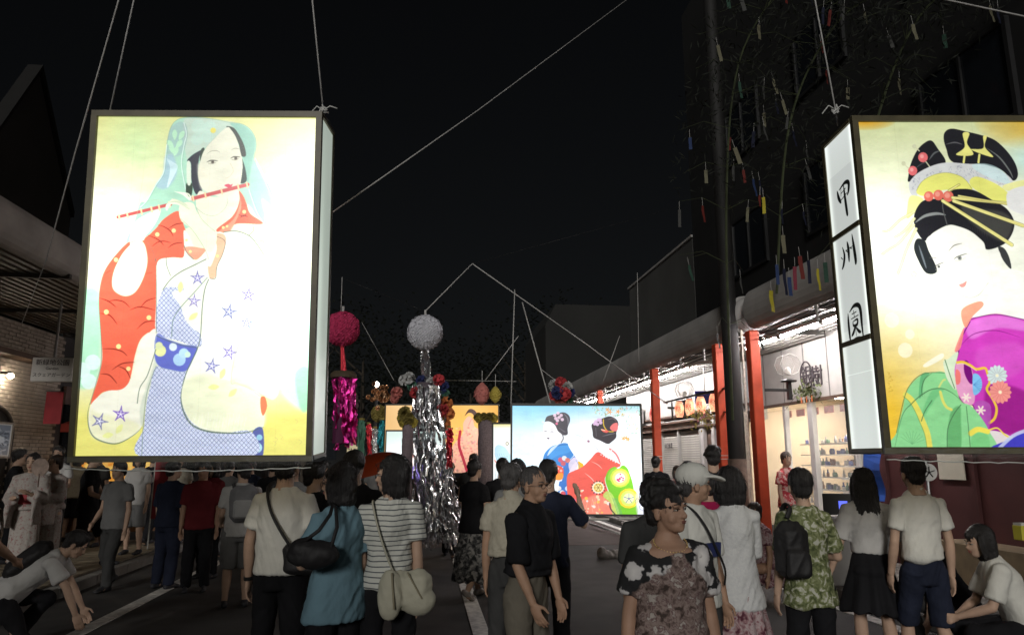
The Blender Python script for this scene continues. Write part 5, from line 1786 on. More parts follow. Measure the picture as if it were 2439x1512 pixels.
can_r = []
for (y0, y1, lab) in ((-3.0, 11.05, 'near rounded grey shopfront canopy on the right above the lit tubes'), (11.5, 34.0, 'far rounded grey canopy on the right running down the street')):
    c = thing('shop_canopy', lab, 'canopy', (0, 0, 0))
    g = MB(); g.ext(fascia_prof(5.2, 3.72, 4.38, 1, 7.0), y0, y1); link('fascia', g, m_fascia, c, smooth=False)
    g = MB()
    g.ell((5.52, y1 if y0 < 0 else y0, 4.05), (.32, .16, .325), 20, 14); link('rounded_end', g, m_fascia, c, smooth=True)
    g = MB(); g.box((6.30, 0, 3.735), (.105, 1, .02)); sm = fixn(g.mesh('ceiling_slat')); sm.materials.append(m_slat)
    n = 8
    L_ = y1 - y0 - .1
    for k in range(n):
        share('ceiling_slat', sm, c, (-.55 + k * .155, (y0 + y1) / 2, 0), scl=(1, L_, 1))
    for k in range(3):
        g = MB(); g.box((5.36, (y0 + y1) / 2, 3.66 - k * .062), (.02, L_, .014)); link('rail', g, m_blackm, c)
    g = MB(); g.box((5.36, 0, 3.60), (.026, .05, .22)); b1_ = fixn(g.mesh('rail_bracket')); b1_.materials.append(m_slat)
    g = MB(); g.box((5.9, 0, 3.715), (1.0, .022, .018)); b2_ = fixn(g.mesh('cross_batten')); b2_.materials.append(m_slat)
    for k in range(int((y1 - y0) / 1.3)):
        share('rail_bracket', b1_, c, (0, y0 + .4 + k * 1.3, 0))
    for k in range(int((y1 - y0) / 1.1)):
        share('cross_batten', b2_, c, (0, y0 + .3 + k * 1.1, 0))
    can_r.append(c)

tg = MB(); tg.tube([(0, -.59, 0), (0, .59, 0)], .017, n=10); tgm = fixn(tg.mesh('tube', True)); tgm.materials.append(m_tube)
fg = MB(); fg.box((0, 0, .045), (.09, 1.24, .05)); fg.box((0, -.61, .01), (.05, .02, .05)); fg.box((0, .61, .01), (.05, .02, .05)); fgm = fixn(fg.mesh('fixture')); fgm.materials.append(mat('fixture_white', (.7, .7, .68), rough=.4))
ty = [9.4, 10.75, 12.1, 16.3, 17.6, 18.9, 20.2, 21.5, 22.8, 24.2, 25.6, 27.0, 28.6, 30.2, 31.8]
for i, y in enumerate(ty):
    t = thing('fluorescent_lamp', 'white fluorescent tube in the row under the shop canopy ceiling', 'lamp', (6.0, y, 3.66), 0, 'fluorescent tubes under the right canopy')
    share('tube', tgm, t); share('fixture', fgm, t)

# pillars
pmesh = {}
for (y, lab, X) in ((11.0, 'vermilion canopy pillar beside the round grey pole, nearest of the red ones', 5.3), (12.4, 'vermilion canopy pillar just behind the round grey pole', 5.3), (16.1, 'vermilion pillar in front of the closed shutter', 5.3), (21.4, 'vermilion pillar farthest down the canopy, above the lit picture', 5.3)):
    t = thing('canopy_pillar', lab, 'pillar', (X, y, .12))
    g = MB(); g.box((0, 0, 1.78), (.17, .17, 3.56), bev=.012); link('post', g, m_red, t)
    g = MB(); g.box((0, 0, .06), (.26, .26, .12), bev=.01); link('base_block', g, m_kerb, t)
    if y > 11 and y < 17:
        g = MB(); g.box((0, 0, 1.50), (.178, .178, .012)); g.box((0, 0, 1.56), (.178, .178, .012)); link('white_band', g, m_slat, t)
# grey pole
t = thing('utility_pole', 'thick round grey pole standing between two vermilion pillars', 'pole', (5.17, 11.55, .0))
g = MB(); g.lathe([(.150, 0), (.145, 1.6), (.135, 4), (.12, 9.5), (.105, 14)], n=24); link('shaft', g, mat('pole_grey', (.015, .014, .014), rough=.7, var=.2, scale=2.2, bump=.2, bscale=40), t, smooth=True)
g = MB(); g.lathe([(.157, .2), (.158, 1.62)], n=24); link('brown_wrap', g, mat('pole_wrap', (.12, .08, .06), rough=.75, var=.35, scale=9, bump=.5), t, smooth=True)
for z in (2.35, 3.1, 4.5, 6.2):
    g = MB(); g.lathe([(.130, z), (.148 - .004 * z, z + .005), (.148 - .004 * z, z + .03), (.130, z + .035)], n=24, cap=False); link('steel_band', g, mat('steel', (.4, .4, .4), rough=.35, metal=1), t)
g = MB(); g.box((.13, -.10, 1.25), (.05, .03, 2.3)); g.box((.18, -.06, 2.6), (.03, .03, 2.6)); link('cable_cover', g, mat('cable_cover', (.5, .46, .38), rough=.5, var=.3, scale=20), t)

# facades on the right
bA = thing('arcade_building', 'tall dark building above the near right canopy, hung with paper strips', 'building', (0, 0, 0))
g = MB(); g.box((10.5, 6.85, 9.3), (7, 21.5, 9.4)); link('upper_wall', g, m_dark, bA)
wg = MB(); wg.box((0, 0, 0), (.05, 1.5, 1.2)); wme = fixn(wg.mesh('window')); wme.materials.append(mat('night_glass', (.012, .014, .018), rough=.12, spec=.5))
wf = MB()
for (yy, zz, sy, sz) in ((-.78, 0, .06, 1.32), (.78, 0, .06, 1.32), (0, .63, 1.5, .06), (0, -.63, 1.5, .06), (0, 0, .04, 1.2)):
    wf.box((-.02, yy, zz), (.07, sy, sz))
wfm = fixn(wf.mesh('window_frame')); wfm.materials.append(mat('window_frame', (.018, .018, .019), rough=.5))
for fz in (6.3, 9.0):
    for k in range(5):
        w = share('window', wme, bA, (6.99, 1.5 + k * 3.2, fz)); share('window_frame', wfm, w)
bB = thing('arcade_building', 'lower grey block with a flat top behind the pole on the right', 'building', (0, 0, 0))
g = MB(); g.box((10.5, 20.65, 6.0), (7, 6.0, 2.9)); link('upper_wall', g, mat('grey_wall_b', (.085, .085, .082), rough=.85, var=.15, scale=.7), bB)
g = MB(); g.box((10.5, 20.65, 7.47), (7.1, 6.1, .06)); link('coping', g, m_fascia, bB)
bC = thing('distant_building', 'pale grey end wall of a block far down the right side', 'building', (0, 0, 0))
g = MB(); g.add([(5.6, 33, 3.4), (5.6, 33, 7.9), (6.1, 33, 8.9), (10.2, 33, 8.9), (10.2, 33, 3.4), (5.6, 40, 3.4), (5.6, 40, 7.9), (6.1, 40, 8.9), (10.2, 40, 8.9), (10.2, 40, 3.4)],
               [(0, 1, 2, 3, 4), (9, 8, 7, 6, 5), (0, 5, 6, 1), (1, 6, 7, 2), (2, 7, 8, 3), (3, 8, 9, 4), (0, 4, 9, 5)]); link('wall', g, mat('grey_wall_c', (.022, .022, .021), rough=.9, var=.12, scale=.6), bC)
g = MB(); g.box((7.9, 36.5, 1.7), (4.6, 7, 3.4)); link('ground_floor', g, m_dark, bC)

# shopfront wall, X = 7
sf = thing('shopfront', 'lit white shop front wall under the right canopy', 'shop front', (0, 0, 0))
g = MB(); g.box((7.1, 12.45, 3.29), (.2, 3.9, 1.22)); link('upper_panel', g, m_white, sf)
g = MB(); g.box((6.97, 12.45, 2.665), (.08, 3.9, .05)); link('lintel', g, m_wood, sf)
for y in (10.9, 11.7, 12.5, 13.3, 14.1):
    g = MB(); g.box((6.995, y, 3.29), (.012, .02, 1.18)); link('panel_joint', g, mat('joint_grey', (.2, .19, .18), rough=.8), sf)
for y in (11.0, 12.35, 13.3, 14.35):
    g = MB(); g.box((7.0, y, 1.38), (.10, .09 if y != 12.35 else .16, 2.52), bev=.008); link('post', g, mat('post_white', (.55, .54, .52), rough=.5, var=.08), sf)
g = MB(); g.box((7.05, 12.6, .22), (.08, 3.3, .2)); link('sill', g, m_kerb, sf)
for (y0, y1) in ((11.06, 12.26), (12.44, 13.25), (13.35, 14.3)):
    g = MB(); g.box((7.03, (y0 + y1) / 2, 1.45), (.008, y1 - y0, 2.25))
    gm, nt, b_ = nmat('shop_glass_%d' % int(y0 * 10))
    b_.inputs['Base Color'].default_value = (.9, .95, .95, 1); b_.inputs['Roughness'].default_value = .04; b_.inputs['Alpha'].default_value = .13
    link('glass_pane', g, gm, sf)
# interior
m_in = mat('shop_interior', (.68, .56, .41), rough=.8, var=.1, scale=2)
g = MB(); g.box((9.6, 12.6, 1.5), (.1, 5.2, 3.0)); link('back_wall', g, m_in, sf)
for y in (10.3, 15.2):
    g = MB(); g.box((8.35, y, 1.5), (2.5, .1, 3.0)); link('side_wall', g, m_in, sf)
g = MB(); g.box((8.35, 12.7, 2.95), (2.5, 5, .1)); link('ceiling', g, m_slat, sf)
g = MB(); g.box((8.35, 12.7, .12), (2.5, 5, .06)); link('shop_floor', g, m_tile2, sf)
m_warm = emat('warm_panel_glow', (1.0, .88, .72), 62)
for y in (11.3, 12.7, 14.1):
    t = thing('ceiling_light', 'warm panel light on the ceiling inside the shop', 'lamp', (8.3, y, 2.88), 0, 'ceiling lights in the shop')
    g = MB(); g.box((0, 0, 0), (1.2, .25, .02)); link('diffuser', g, m_warm, t)
    g = MB(); g.box((0, 0, .015), (1.26, .31, .02)); link('housing', g, m_slat, t)
# shelves with wares
bm_ = [fixn(MB().lathe([(.02, 0), (.045, .005), (.05, .05), (.035, .1)], n=10).mesh('bowl', True)), fixn(MB().lathe([(.025, 0), (.03, .06), (.012, .09), (.014, .13)], n=10).mesh('bottle', True)), fixn(MB().box((0, 0, .04), (.08, .06, .08), bev=.004).mesh('box'))]
mc_ = [mat('ware_white', (.7, .68, .64), rough=.3), mat('ware_brown', (.22, .10, .05), rough=.4), mat('ware_grey', (.3, .31, .33), rough=.4), mat('ware_green', (.10, .2, .12), rough=.4), mat('ware_blue', (.08, .1, .3), rough=.4)]
wares = []
for i, base in enumerate(bm_):
    for j, mm in enumerate(mc_):
        me = base.copy(); me.materials.append(mm); wares.append((('bowl', 'bottle', 'box')[i], ('white', 'brown', 'grey', 'green', 'blue')[j], me))
rr = random.Random(9)
for (y0, y1, X, lab) in ((11.15, 12.2, 7.55, 'display shelves of small wares behind the glass right of the door post'), (12.5, 14.2, 7.9, 'display shelves of small wares behind the middle shop glass'), (12.9, 14.6, 9.2, 'display shelves along the back wall of the lit shop')):
    sh_ = thing('display_shelves', lab, 'shelves', (X, (y0 + y1) / 2, .15))
    for z in (.35, .62, .88, 1.12, 1.34, 1.55, 1.76):
        g = MB(); g.box((0, 0, z), (.34, y1 - y0, .02)); link('shelf_board', g, mat('shelf_white', (.6, .58, .54), rough=.4), sh_)
        for k in range(int((y1 - y0) / .115)):
            if rr.random() < .12:
                continue
            kd, co_, me = rr.choice(wares)
            o = share(kd, me, None, (X + rr.uniform(-.08, .08), y0 + .08 + k * .115, .15 + z + .01), (0, 0, rr.uniform(0, 6)), (rr.uniform(.8, 1.2),) * 3)
            tag(o, '%s %s standing on a shelf inside the lit shop' % (co_, {'bowl': 'bowl', 'bottle': 'small bottle', 'box': 'small box'}[kd]), kd, 'wares on the shop shelves')
    for yy in (-(y1 - y0) / 2, (y1 - y0) / 2):
        g = MB(); g.box((.12, yy, .95), (.03, .03, 1.75)); link('upright', g, m_blackm, sh_)
# hanging red lantern strings / pennants at the shop top
for k in range(6):
    y = 11.2 + k * .5
    g = MB(); g.box((0, 0, 0), (.01, .30, .13)); o = link('pennant', g, mat('pennant_pink', (.6, .16, .12), rough=.8, var=.3, scale=12)); o.location = (7.25, y, 2.50)
    tag(o, 'small pink pennant hanging inside the top of the shop glass', 'pennant', 'pennants in the shop window')
# wall characters and leaf garland
for (s_, y, z, sz, mt, lab, cat) in (('銀', 12.42, 3.10, .40, mat('sign_ink', (.05, .04, .045), rough=.5), 'dark brushed character on the white panel over the shop', 'letter'), ('樹', 12.06, 3.06, .40, mat('sign_ink', (.05, .04, .045)), 'second dark character at the edge of the white shop panel', 'letter')):
    me = text_mesh(s_, sz, .008); me.materials.append(mt)
    o = share('sign_character', me, None, (6.985, y, z), (R(90), 0, R(-90)))
    tag(o, lab, cat)
g = MB(); g.tube([(6.985, 12.42 + .2 * math.cos(a), 3.12 + .27 * math.sin(a)) for a in np.linspace(0, 2 * PI, 25)], .013, n=6, cap=False)
tag(link('ring_emblem', g, mat('sign_ink', (.05, .04, .045)), smooth=True), 'thin dark oval ring round the first shop character', 'emblem')
gl = thing('leaf_garland', 'green leaf garland with orange tags pinned below the shop characters', 'garland', (6.9, 12.3, 2.82))
g = MB()
for k in range(110):
    y = rr.gauss(0, .22); z = rr.gauss(0, .07); a = rr.uniform(0, 6.3)
    v = Vector((0, math.cos(a), math.sin(a) * .8)) * .06; u = Vector((.02, -math.sin(a) * .012, math.cos(a) * .012))
    c_ = Vector((rr.uniform(-.03, .03), y, z))
    g.add([c_ - v, c_ + u, c_ + v, c_ - u], [(0, 1, 2, 3)])
lf = link('leaves', g, mat('leaf_dry_green', (.10, .12, .045), rough=.7, var=.4, scale=20), gl); lf['kind'] = 'stuff'
for k in range(5):
    g = MB(); g.box((-.02, -.2 + k * .09, -.14), (.004, .035, .11)); link('tag', g, mat('tag_orange', (.6, .17, .05), rough=.8) if k % 2 == 0 else m_slat, gl)
g = MB(); g.tube([(0, .1, .05), (.02, .45, -.05), (.03, .9, -.28)], .004, n=4); link('cord', g, m_blackm, gl)

# shutter part of the wall, Y 16..23.5
sh_w = thing('shuttered_shop', 'closed shop with a ribbed white shutter behind the red pillar', 'shop front', (0, 0, 0))
g = MB(); g.box((7.1, 19.4, 3.35), (.2, 10.1, 1.1)); link('upper_wall', g, m_white, sh_w)
g = MB(); g.box((7.02, 19.4, 2.80), (.10, 10.0, .05)); g.box((7.0, 19.4, 2.62), (.14, 10.0, .05)); g.box((6.98, 19.4, 2.44), (.16, 10.0, .05)); link('header_rib', g, m_wood, sh_w)
g = MB(); g.box((7.1, 19.4, 2.62), (.14, 10.0, .36)); link('header', g, m_white, sh_w)
g = MB(); g.box((0, 0, 0), (.018, 1, .052), bev=.007); rm = fixn(g.mesh('shutter_slat')); rm.materials.append(mat('shutter_white', (.50, .48, .43), rough=.5, var=.1, scale=3))
for (y0, y1) in ((17.75, 19.25), (19.32, 20.75), (20.82, 23.2)):
    for k in range(36):
        share('shutter_slat', rm, sh_w, (7.03, (y0 + y1) / 2, .20 + k * .061), scl=(1, y1 - y0, 1))
    g = MB(); g.box((7.06, (y0 + y1) / 2, 1.3), (.02, y1 - y0, 2.3)); link('shutter_back', g, mat('shutter_gap', (.16, .15, .14), rough=.8), sh_w)
for y in (17.68, 19.285, 20.785, 23.3, 24.2):
    g = MB(); g.box((7.0, y, 1.3), (.12, .07 if y < 23 else .18, 2.35)); link('post', g, m_white, sh_w)
g = MB(); g.box((7.08, 16.75, 1.3), (.10, 1.7, 2.35)); link('brown_door', g, mat('door_brown', (.15, .10, .075), rough=.6, var=.2), sh_w)
for y in (15.95, 16.8, 17.5):
    g = MB(); g.box((6.98, y, 1.45), (.10, .20, 2.65), bev=.01); link('white_column', g, mat('post_white', (.55, .54, .52)), sh_w)
me = text_mesh('本日休業', .16, .003); me.materials.append(mat('sign_ink', (.05, .04, .045)))
o = share('notice_lettering', me, sh_w, (6.96, 20.1, 1.98), (R(90), 0, R(-90)))
# exhaust duct
t = thing('vent_duct', 'small grey striped vent duct on the wall beside the far shutter', 'vent', (6.8, 22.6, 2.95))
for k in range(7):
    g = MB(); g.box((0, -.24 + k * .08, 0), (.2, .03, .42)); link('fin', g, mat('steel', (.4, .4, .4)), t)
g = MB(); g.box((.08, 0, 0), (.1, .6, .46)); link('housing', g, m_fascia, t)

# maroon shop, Y 3..10.8
mr = thing('maroon_shop', 'dark maroon shop wall below the courtesan picture on the right', 'shop front', (0, 0, 0))
g = MB(); g.box((7.15, 6.8, 1.95), (.2, 7.9, 3.7)); link('wall', g, mat('maroon_paint', (.060, .019, .019), rough=.55, var=.2, scale=2), mr)
for k in range(9):
    g = MB(); g.box((7.03, 3.2 + k * .9, 1.9), (.05, .05, 3.5)); link('batten', g, mat('maroon_batten', (.05, .016, .016), rough=.5), mr)
g = MB(); g.box((6.8, 6.3, .35), (.5, 5.2, .5)); link('step_bench', g, mat('bench_tan', (.20, .15, .09), rough=.7, var=.2), mr)
g = MB(); g.box((7.02, 9.0, 1.52), (.012, .48, .34)); o = link('paper_notice', g, mat('notice_paper', (.50, .47, .38), rough=.8, var=.06)); tag(o, 'blank beige paper notice pinned to the maroon wall', 'notice')
t = thing('nobori_banner', 'bright blue vertical banner beside the man in the white shirt', 'banner', (6.35, 9.72, .12))
g = MB()
n = 14
for i in range(n):
    z0, z1 = .92 + i * .085, .92 + (i + 1) * .085
    a, b = .03 * math.sin(i * .9), .03 * math.sin((i + 1) * .9)
    g.add([(a, -.22, z0), (a * .4, .18, z0), (b * .4, .18, z1), (b, -.22, z1)], [(0, 1, 2, 3)])
link('cloth', g, mat('banner_blue', (.02, .09, .42), rough=.8, var=.15), t)
g = MB(); g.tube([(0, .2, 0), (0, .2, 2.3)], .012, n=8); g.tube([(0, .2, 2.25), (0, -.24, 2.25)], .008, n=6); link('rod', g, m_slat, t)
t = thing('road_sign', 'small round white sign with a dark star by the man in white', 'sign', P(2212, 1124, 7.2))
g = MB(); g.tube([(0, 0, 0), (0, .012, 0)], .085, n=28); link('disc', g, mat('sign_white', (.6, .6, .58), rough=.4), t, rot=(0, 0, -YAW))
g = MB()
for k in range(5):
    a = k * 2 * PI / 5 + .3
    g.bar((0, -.006, 0), (.055 * math.cos(a), -.006, .055 * math.sin(a)), .022, .006)
link('star_mark', g, m_blackm, t, rot=(0, 0, -YAW))
g = MB(); g.tube([(0, .03, .1), (0, .03, -1.35)], .016, n=8); link('stand', g, mat('steel', (.4, .4, .4)), t)
t = thing('computer_monitor', 'dark screen glowing blue on the counter between two women at right', 'monitor', P(1995, 1200, 9.2))
g = MB(); g.box((0, 0, 0), (.34, .03, .26), bev=.008); link('case', g, m_blackm, t, rot=(0, 0, -.4))
g = MB(); g.box((.06, -.020, -.01), (.10, .004, .10)); link('lit_screen', g, emat('screen_blue', (.12, .16, 1.0), 1.2), t, rot=(0, 0, -.4))
g = MB(); g.box((0, .1, -.55), (.5, .4, .8), bev=.01); link('counter', g, m_fascia, t)

# lantern rack between the pillars
t = thing('lantern_rack', 'black metal rack holding lit paper lanterns between red pillars', 'rack', (5.32, 0, 0))
g = MB(); g.box((0, 13.75, 2.86), (.03, 3.65, .035)); g.box((0, 13.75, 2.44), (.03, 3.65, .03)); link('crossbar', g, m_blackm, t)
for y in (15.05, 12.45):
    g = MB(); g.box((0, y, 2.65), (.03, .03, .40)); link('upright', g, m_blackm, t)


def lantern_mesh(r, h, red):
    prof = [(r * .55, -h / 2 - .01), (r * .55, -h / 2)]
    N = 22
    for k in range(N + 1):
        u = k / N
        rad = r * (math.sin(PI * (.09 + .82 * u)) ** .42) * (1 + .018 * (1 if k % 2 else -1))
        prof.append((rad, -h / 2 + h * u))
    prof += [(r * .55, h / 2), (r * .5, h / 2 + .012)]
    return fixn(MB().lathe(prof, n=20).mesh('paper_shade', True))


def paper_glow(name, c0, c1, e):
    m, nt, b = nmat(name)
    N, L = nt.nodes, nt.links
    tc = N.new('ShaderNodeTexCoord')
    nz = N.new('ShaderNodeTexNoise'); nz.inputs['Scale'].default_value = 9; nz.inputs['Detail'].default_value = 3
    L.new(tc.outputs['Object'], nz.inputs[0])
    rp = N.new('ShaderNodeValToRGB'); rp.color_ramp.elements[0].position = .35; rp.color_ramp.elements[1].position = .62
    rp.color_ramp.elements[0].color = (*c0, 1); rp.color_ramp.elements[1].color = (*c1, 1)
    L.new(nz.outputs['Fac'], rp.inputs[0]); L.new(rp.outputs[0], b.inputs['Emission Color']); L.new(rp.outputs[0], b.inputs['Base Color'])
    b.inputs['Emission Strength'].default_value = e
    MATS[name] = m
    return m


m_lan = paper_glow('lantern_paper', (.90, .24, .13), (1.0, .62, .36), 1.15)
m_lan2 = paper_glow('lantern_paper_red', (.95, .10, .10), (1.0, .42, .30), 1.0)
lm, lm2 = lantern_mesh(.095, .33, 0), None
lm.materials.append(m_lan)
lm2 = lm.copy(); lm2.materials.clear(); lm2.materials.append(m_lan2)
capg = MB(); capg.lathe([(.055, .165), (.058, .185)], n=16); capg.lathe([(.055, -.185), (.058, -.165)], n=16); capm = fixn(capg.mesh('end_ring')); capm.materials.append(m_blackm)
txm = text_mesh('祭', .12, .001); txm.materials.append(mat('lantern_ink', (.25, .03, .02), rough=.8))
for i, (y, red, lab) in enumerate(((16.35, 1, 'reddest lit paper lantern, half behind the dark red pillar'), (14.6, 0, 'pale orange lit paper lantern, leftmost between the pillars'), (14.0, 0, 'orange lit paper lantern in the middle of the rack'), (13.4, 0, 'orange lit paper lantern with the brightest core, next to last'), (12.75, 0, 'lit paper lantern cut off by the near vermilion pillar'))):
    t = thing('paper_lantern', lab, 'lantern', (5.32, y, 2.64), 0, 'lit paper lanterns on the rack')
    share('paper_shade', lm2 if red else lm, t); share('end_ring', capm, t)
    share('lettering', txm, t, (-.055, -.083, .0), (R(90), 0, R(-34)))
    g = MB(); g.tube([(0, 0, .18), (0, 0, .22)], .004, n=5); link('hook', g, m_blackm, t)
# blue board
t = thing('blue_sign', 'small dark blue board behind the row of lit lanterns', 'sign', P(1684, 946, 16.5), -YAW)
g = MB(); g.box((0, 0, 0), (.55, .03, .29), bev=.005); link('board', g, mat('sign_blue', (.025, .02, .16), rough=.5, var=.25, scale=8), t)
g = MB(); g.tube([(-.05, 0, .14), (-.05, 0, .95)], .016, n=6); link('hanger', g, m_slat, t)
t = thing('flower_spray', 'hanging spray of yellow leaves and pink blossom under the lanterns', 'decoration', P(1672, 990, 13.2))
g = MB()
rr = random.Random(31)
for k in range(120):
    c_ = Vector((rr.gauss(0, .13), rr.gauss(0, .05), rr.gauss(0, .05) - (.25 * rr.random() if rr.random() < .3 else 0)))
    a = rr.uniform(0, 6.3); v = Vector((math.cos(a), rr.uniform(-.5, .5), math.sin(a))) * .035; u = Vector((-math.sin(a), .2, math.cos(a))) * .014
    g.add([c_ - v, c_ + u, c_ + v, c_ - u], [(0, 1, 2, 3)])
o = link('leaves', g, mat('leaf_yellow', (.30, .24, .06), rough=.7, var=.4, scale=30), t); o['kind'] = 'stuff'
g = MB()
for k in range(14):
    g.ell((rr.gauss(.0, .05), rr.gauss(-.03, .03), rr.gauss(-.02, .04)), .02, 6, 5)
o = link('blossom', g, mat('blossom_pink', (.55, .22, .26), rough=.8), t); o['kind'] = 'stuff'

# octagonal street lamps (unlit)
gm, nt, b_ = nmat('lamp_glass')
b_.inputs['Base Color'].default_value = (.75, .72, .66, 1); b_.inputs['Roughness'].default_value = .12; b_.inputs['Alpha'].default_value = .20
for (y, z, r, arm, lab) in ((10.65, 2.78, .17, .30, 'octagonal glass lamp on a black arm of the nearest red pillar'), (15.25, 2.82, .19, .2, 'octagonal glass lamp on a black arm beside the lit lanterns')):
    t = thing('bracket_lamp', lab, 'lamp', (5.3 + .05, y, z))
    g = MB(); g.box((.15, .0, -.1), (.42, .04, .045)); g.box((.34, 0, -.10), (.06, .06, .30)); link('arm', g, m_blackm, t)
    g = MB(); g.lathe([(.12, .03), (.13, .05), (.05, .08)], (.34, 0, 0), n=8); link('base_plate', g, m_blackm, t)
    g = MB(); g.tube([(.34, -.10, .30), (.34, .10, .30)], r, n=8, cap=True); link('glass', g, gm, t, rot=(0, 0, 0))
    g = MB()
    for s_ in (-.1, .1):
        pts = [(.34 + r * math.cos(a), s_, .30 + r * math.sin(a)) for a in [PI / 8 * 0 + k * PI / 4 for k in range(9)]]
        g.tube(pts, .006, n=5, cap=False)
    link('rim', g, m_slat, t)
    g = MB(); g.ell((.34, 0, .20), (.05, .05, .07), 12, 8); link('bulb', g, mat('bulb_white', (.75, .72, .68), rough=.3), t, smooth=True)

# ------------------------------------------------------------------ left side
m_brick = mat('brick_white', (.40, .335, .27), rough=.8, var=.22, scale=3.2, bump=.4, bscale=50)
lf_ = thing('brick_shop', 'white brick shop wall with an arched niche at the left edge', 'shop front', (0, 0, 0))
g = MB(); g.box((-7.2, 11.6, 2.0), (.3, 6.4, 3.9)); link('mortar_bed', g, mat('mortar_dark', (.13, .105, .085), rough=.9, var=.2), lf_)
bk = MB(); bk.box((0, 0, 0), (.03, .205, .056), bev=.004); bkm = fixn(bk.mesh('brick')); bkm.materials.append(m_brick)
rr = random.Random(6)
cells = []
for j in range(57):
    z = .22 + j * .066
    for i in range(18):
        y = 11.15 + i * .215 + (.1075 if j % 2 else 0)
        if y > 14.7:
            continue
        if 12.05 < y < 13.35 and z < 2.05 + .45 * math.sqrt(max(0, 1 - ((y - 12.7) / .66) ** 2)):
            continue
        cells.append((y, z))
vis = [c_ for c_ in cells if c_[1] > 1.75]
vis.sort(key=lambda c_: c_[0] + .0 * c_[1])
ind = vis[:295]
for (y, z) in ind:
    share('brick', bkm, lf_, (-7.05 + rr.uniform(-.004, .006), y, z), (0, 0, rr.uniform(-.02, .02)))
g = MB()
s_ind = set(ind)
for (y, z) in cells:
    if (y, z) not in s_ind:
        g.box((-7.05 + rr.uniform(-.004, .006), y, z), (.03, .205, .056))
o = link('bricks', g, m_brick, lf_); o['kind'] = 'stuff'
g = MB()
pf = [(12.04, .12)] + [(12.7 - .66 * math.cos(a), 2.03 + .46 * math.sin(a)) for a in np.linspace(0, PI, 15)] + [(13.36, .12)]
g.add([(-7.048, y, z) for y, z in pf], [tuple(range(len(pf)))]); link('arched_niche', g, mat('niche_dark', (.03, .026, .024), rough=.8), lf_)
g = MB(); g.tube([(-7.03, y, z) for y, z in pf], .03, n=8); link('niche_trim', g, mat('niche_trim', (.10, .085, .075), rough=.7), lf_)
g = MB(); g.box((-6.9, 12.9, 3.34), (.34, 3.6, .09)); link('awning_shelf', g, m_wood, lf_)
t = thing('framed_poster', 'framed grey poster in the arched niche of the brick wall', 'poster', (-6.98, 12.7, 1.93))
g = MB()
for (yy, zz, sy, sz) in ((0, .28, 1.12, .035), (0, -.28, 1.12, .035), (-.545, 0, .035, .55), (.545, 0, .035, .55)):
    g.box((0, yy, zz), (.03, sy, sz))
link('frame', g, mat('poster_frame', (.30, .27, .24), rough=.5), t)
uvquad('print', (.004, -.53, -.265), (.004, .53, -.265), (.004, .53, .265), (.004, -.53, .265), None or mat_panel('poster_paper', art_poster(), [], .22, 1, .3, .6), t)  # print also emits faintly, light put into the poster's own colour
t = thing('wall_lamp', 'small bright wall lamp on the white brick wall', 'lamp', PX(25, 895, -6.85))
g = MB(); g.ell((.0, 0, 0), (.045, .045, .045), 14, 10); link('bulb', g, emat('bulb_glow', (1.0, .88, .70), 260), t, smooth=True)
g = MB(); g.box((-.08, 0, .05), (.14, .05, .04)); g.lathe([(.02, .06), (.05, .03)], n=12); link('bracket', g, m_blackm, t)

lc = thing('shop_canopy', 'dark slatted arcade canopy over the left pavement', 'canopy', (0, 0, 0))
g = MB(); g.ext(fascia_prof(-4.6, 3.95, 4.48, -1, -7.0), -14, 34); link('fascia', g, mat('fascia_left', (.34, .31, .28), rough=.7, var=.25, scale=1.5), lc)  # unseen rear stretch added behind the camera to shade the left crowd
g = MB(); g.box((0, 0, 0), (.07, 1, .03)); sm = fixn(g.mesh('ceiling_slat')); sm.materials.append(mat('slat_left', (.22, .19, .155), rough=.6))
for k in range(16):
    share('ceiling_slat', sm, lc, (-4.95 - k * .135, 16, 4.0), scl=(1, 36, 1))
for k in range(12):
    g = MB(); g.box((-5.8, 2.5 + k * 2.4, 3.96), (2.3, .06, .06)); link('cross_beam', g, mat('beam_dark', (.06, .052, .046), rough=.7), lc)
g = MB(); g.box((-5.85, 16, 4.10), (2.3, 36, .02)); link('soffit', g, mat('soffit_dark', (.05, .045, .04), rough=.9), lc)

for (y, lab) in ((16.5, 'slim dark canopy post beyond the hanging signboard'), (23, 'slim dark canopy post far down the left pavement')):
    t = thing('canopy_post', lab, 'pillar', (-4.75, y, .12)); g = MB(); g.box((0, 0, 1.95), (.12, .12, 3.9), bev=.01); link('post', g, m_dark2, t)
# hanging signboard
t = thing('hanging_signboard', 'white signboard hanging from the left canopy over the red banner', 'sign', (-5.55, 11.4, 2.93))
g = MB(); g.box((0, 0, 0), (.58, .07, .36), bev=.008); link('board', g, mat('sign_offwhite', (.78, .73, .68), rough=.6, var=.1), t)
for (s_, z, sz) in (('新緑地公園', .10, .095), ('Garden', .015, .06), ('スクェアガーデン', -.085, .066)):
    me = text_mesh(s_, sz, .002); me.materials.append(mat('sign_brown', (.07, .04, .035), rough=.7)); share('lettering', me, t, (0, -.038, z), (R(90), 0, 0))
g = MB(); g.tube([(.0, 0, .18), (0, 0, 1.05)], .02, n=8); link('hanger', g, mat('hanger_grey', (.35, .33, .31), rough=.5), t)
t = thing('red_banner', 'dark red cloth banner hanging below the white signboard', 'banner', (-5.72, 11.9, 2.40))
g = MB(); g.box((0, 0, 0), (.25, .012, .50)); link('cloth', g, mat('banner_red', (.28, .025, .03), rough=.8, var=.2), t)
g = MB(); g.tube([(-.14, 0, .25), (.14, 0, .25)], .01, n=6); link('rod', g, m_blackm, t)
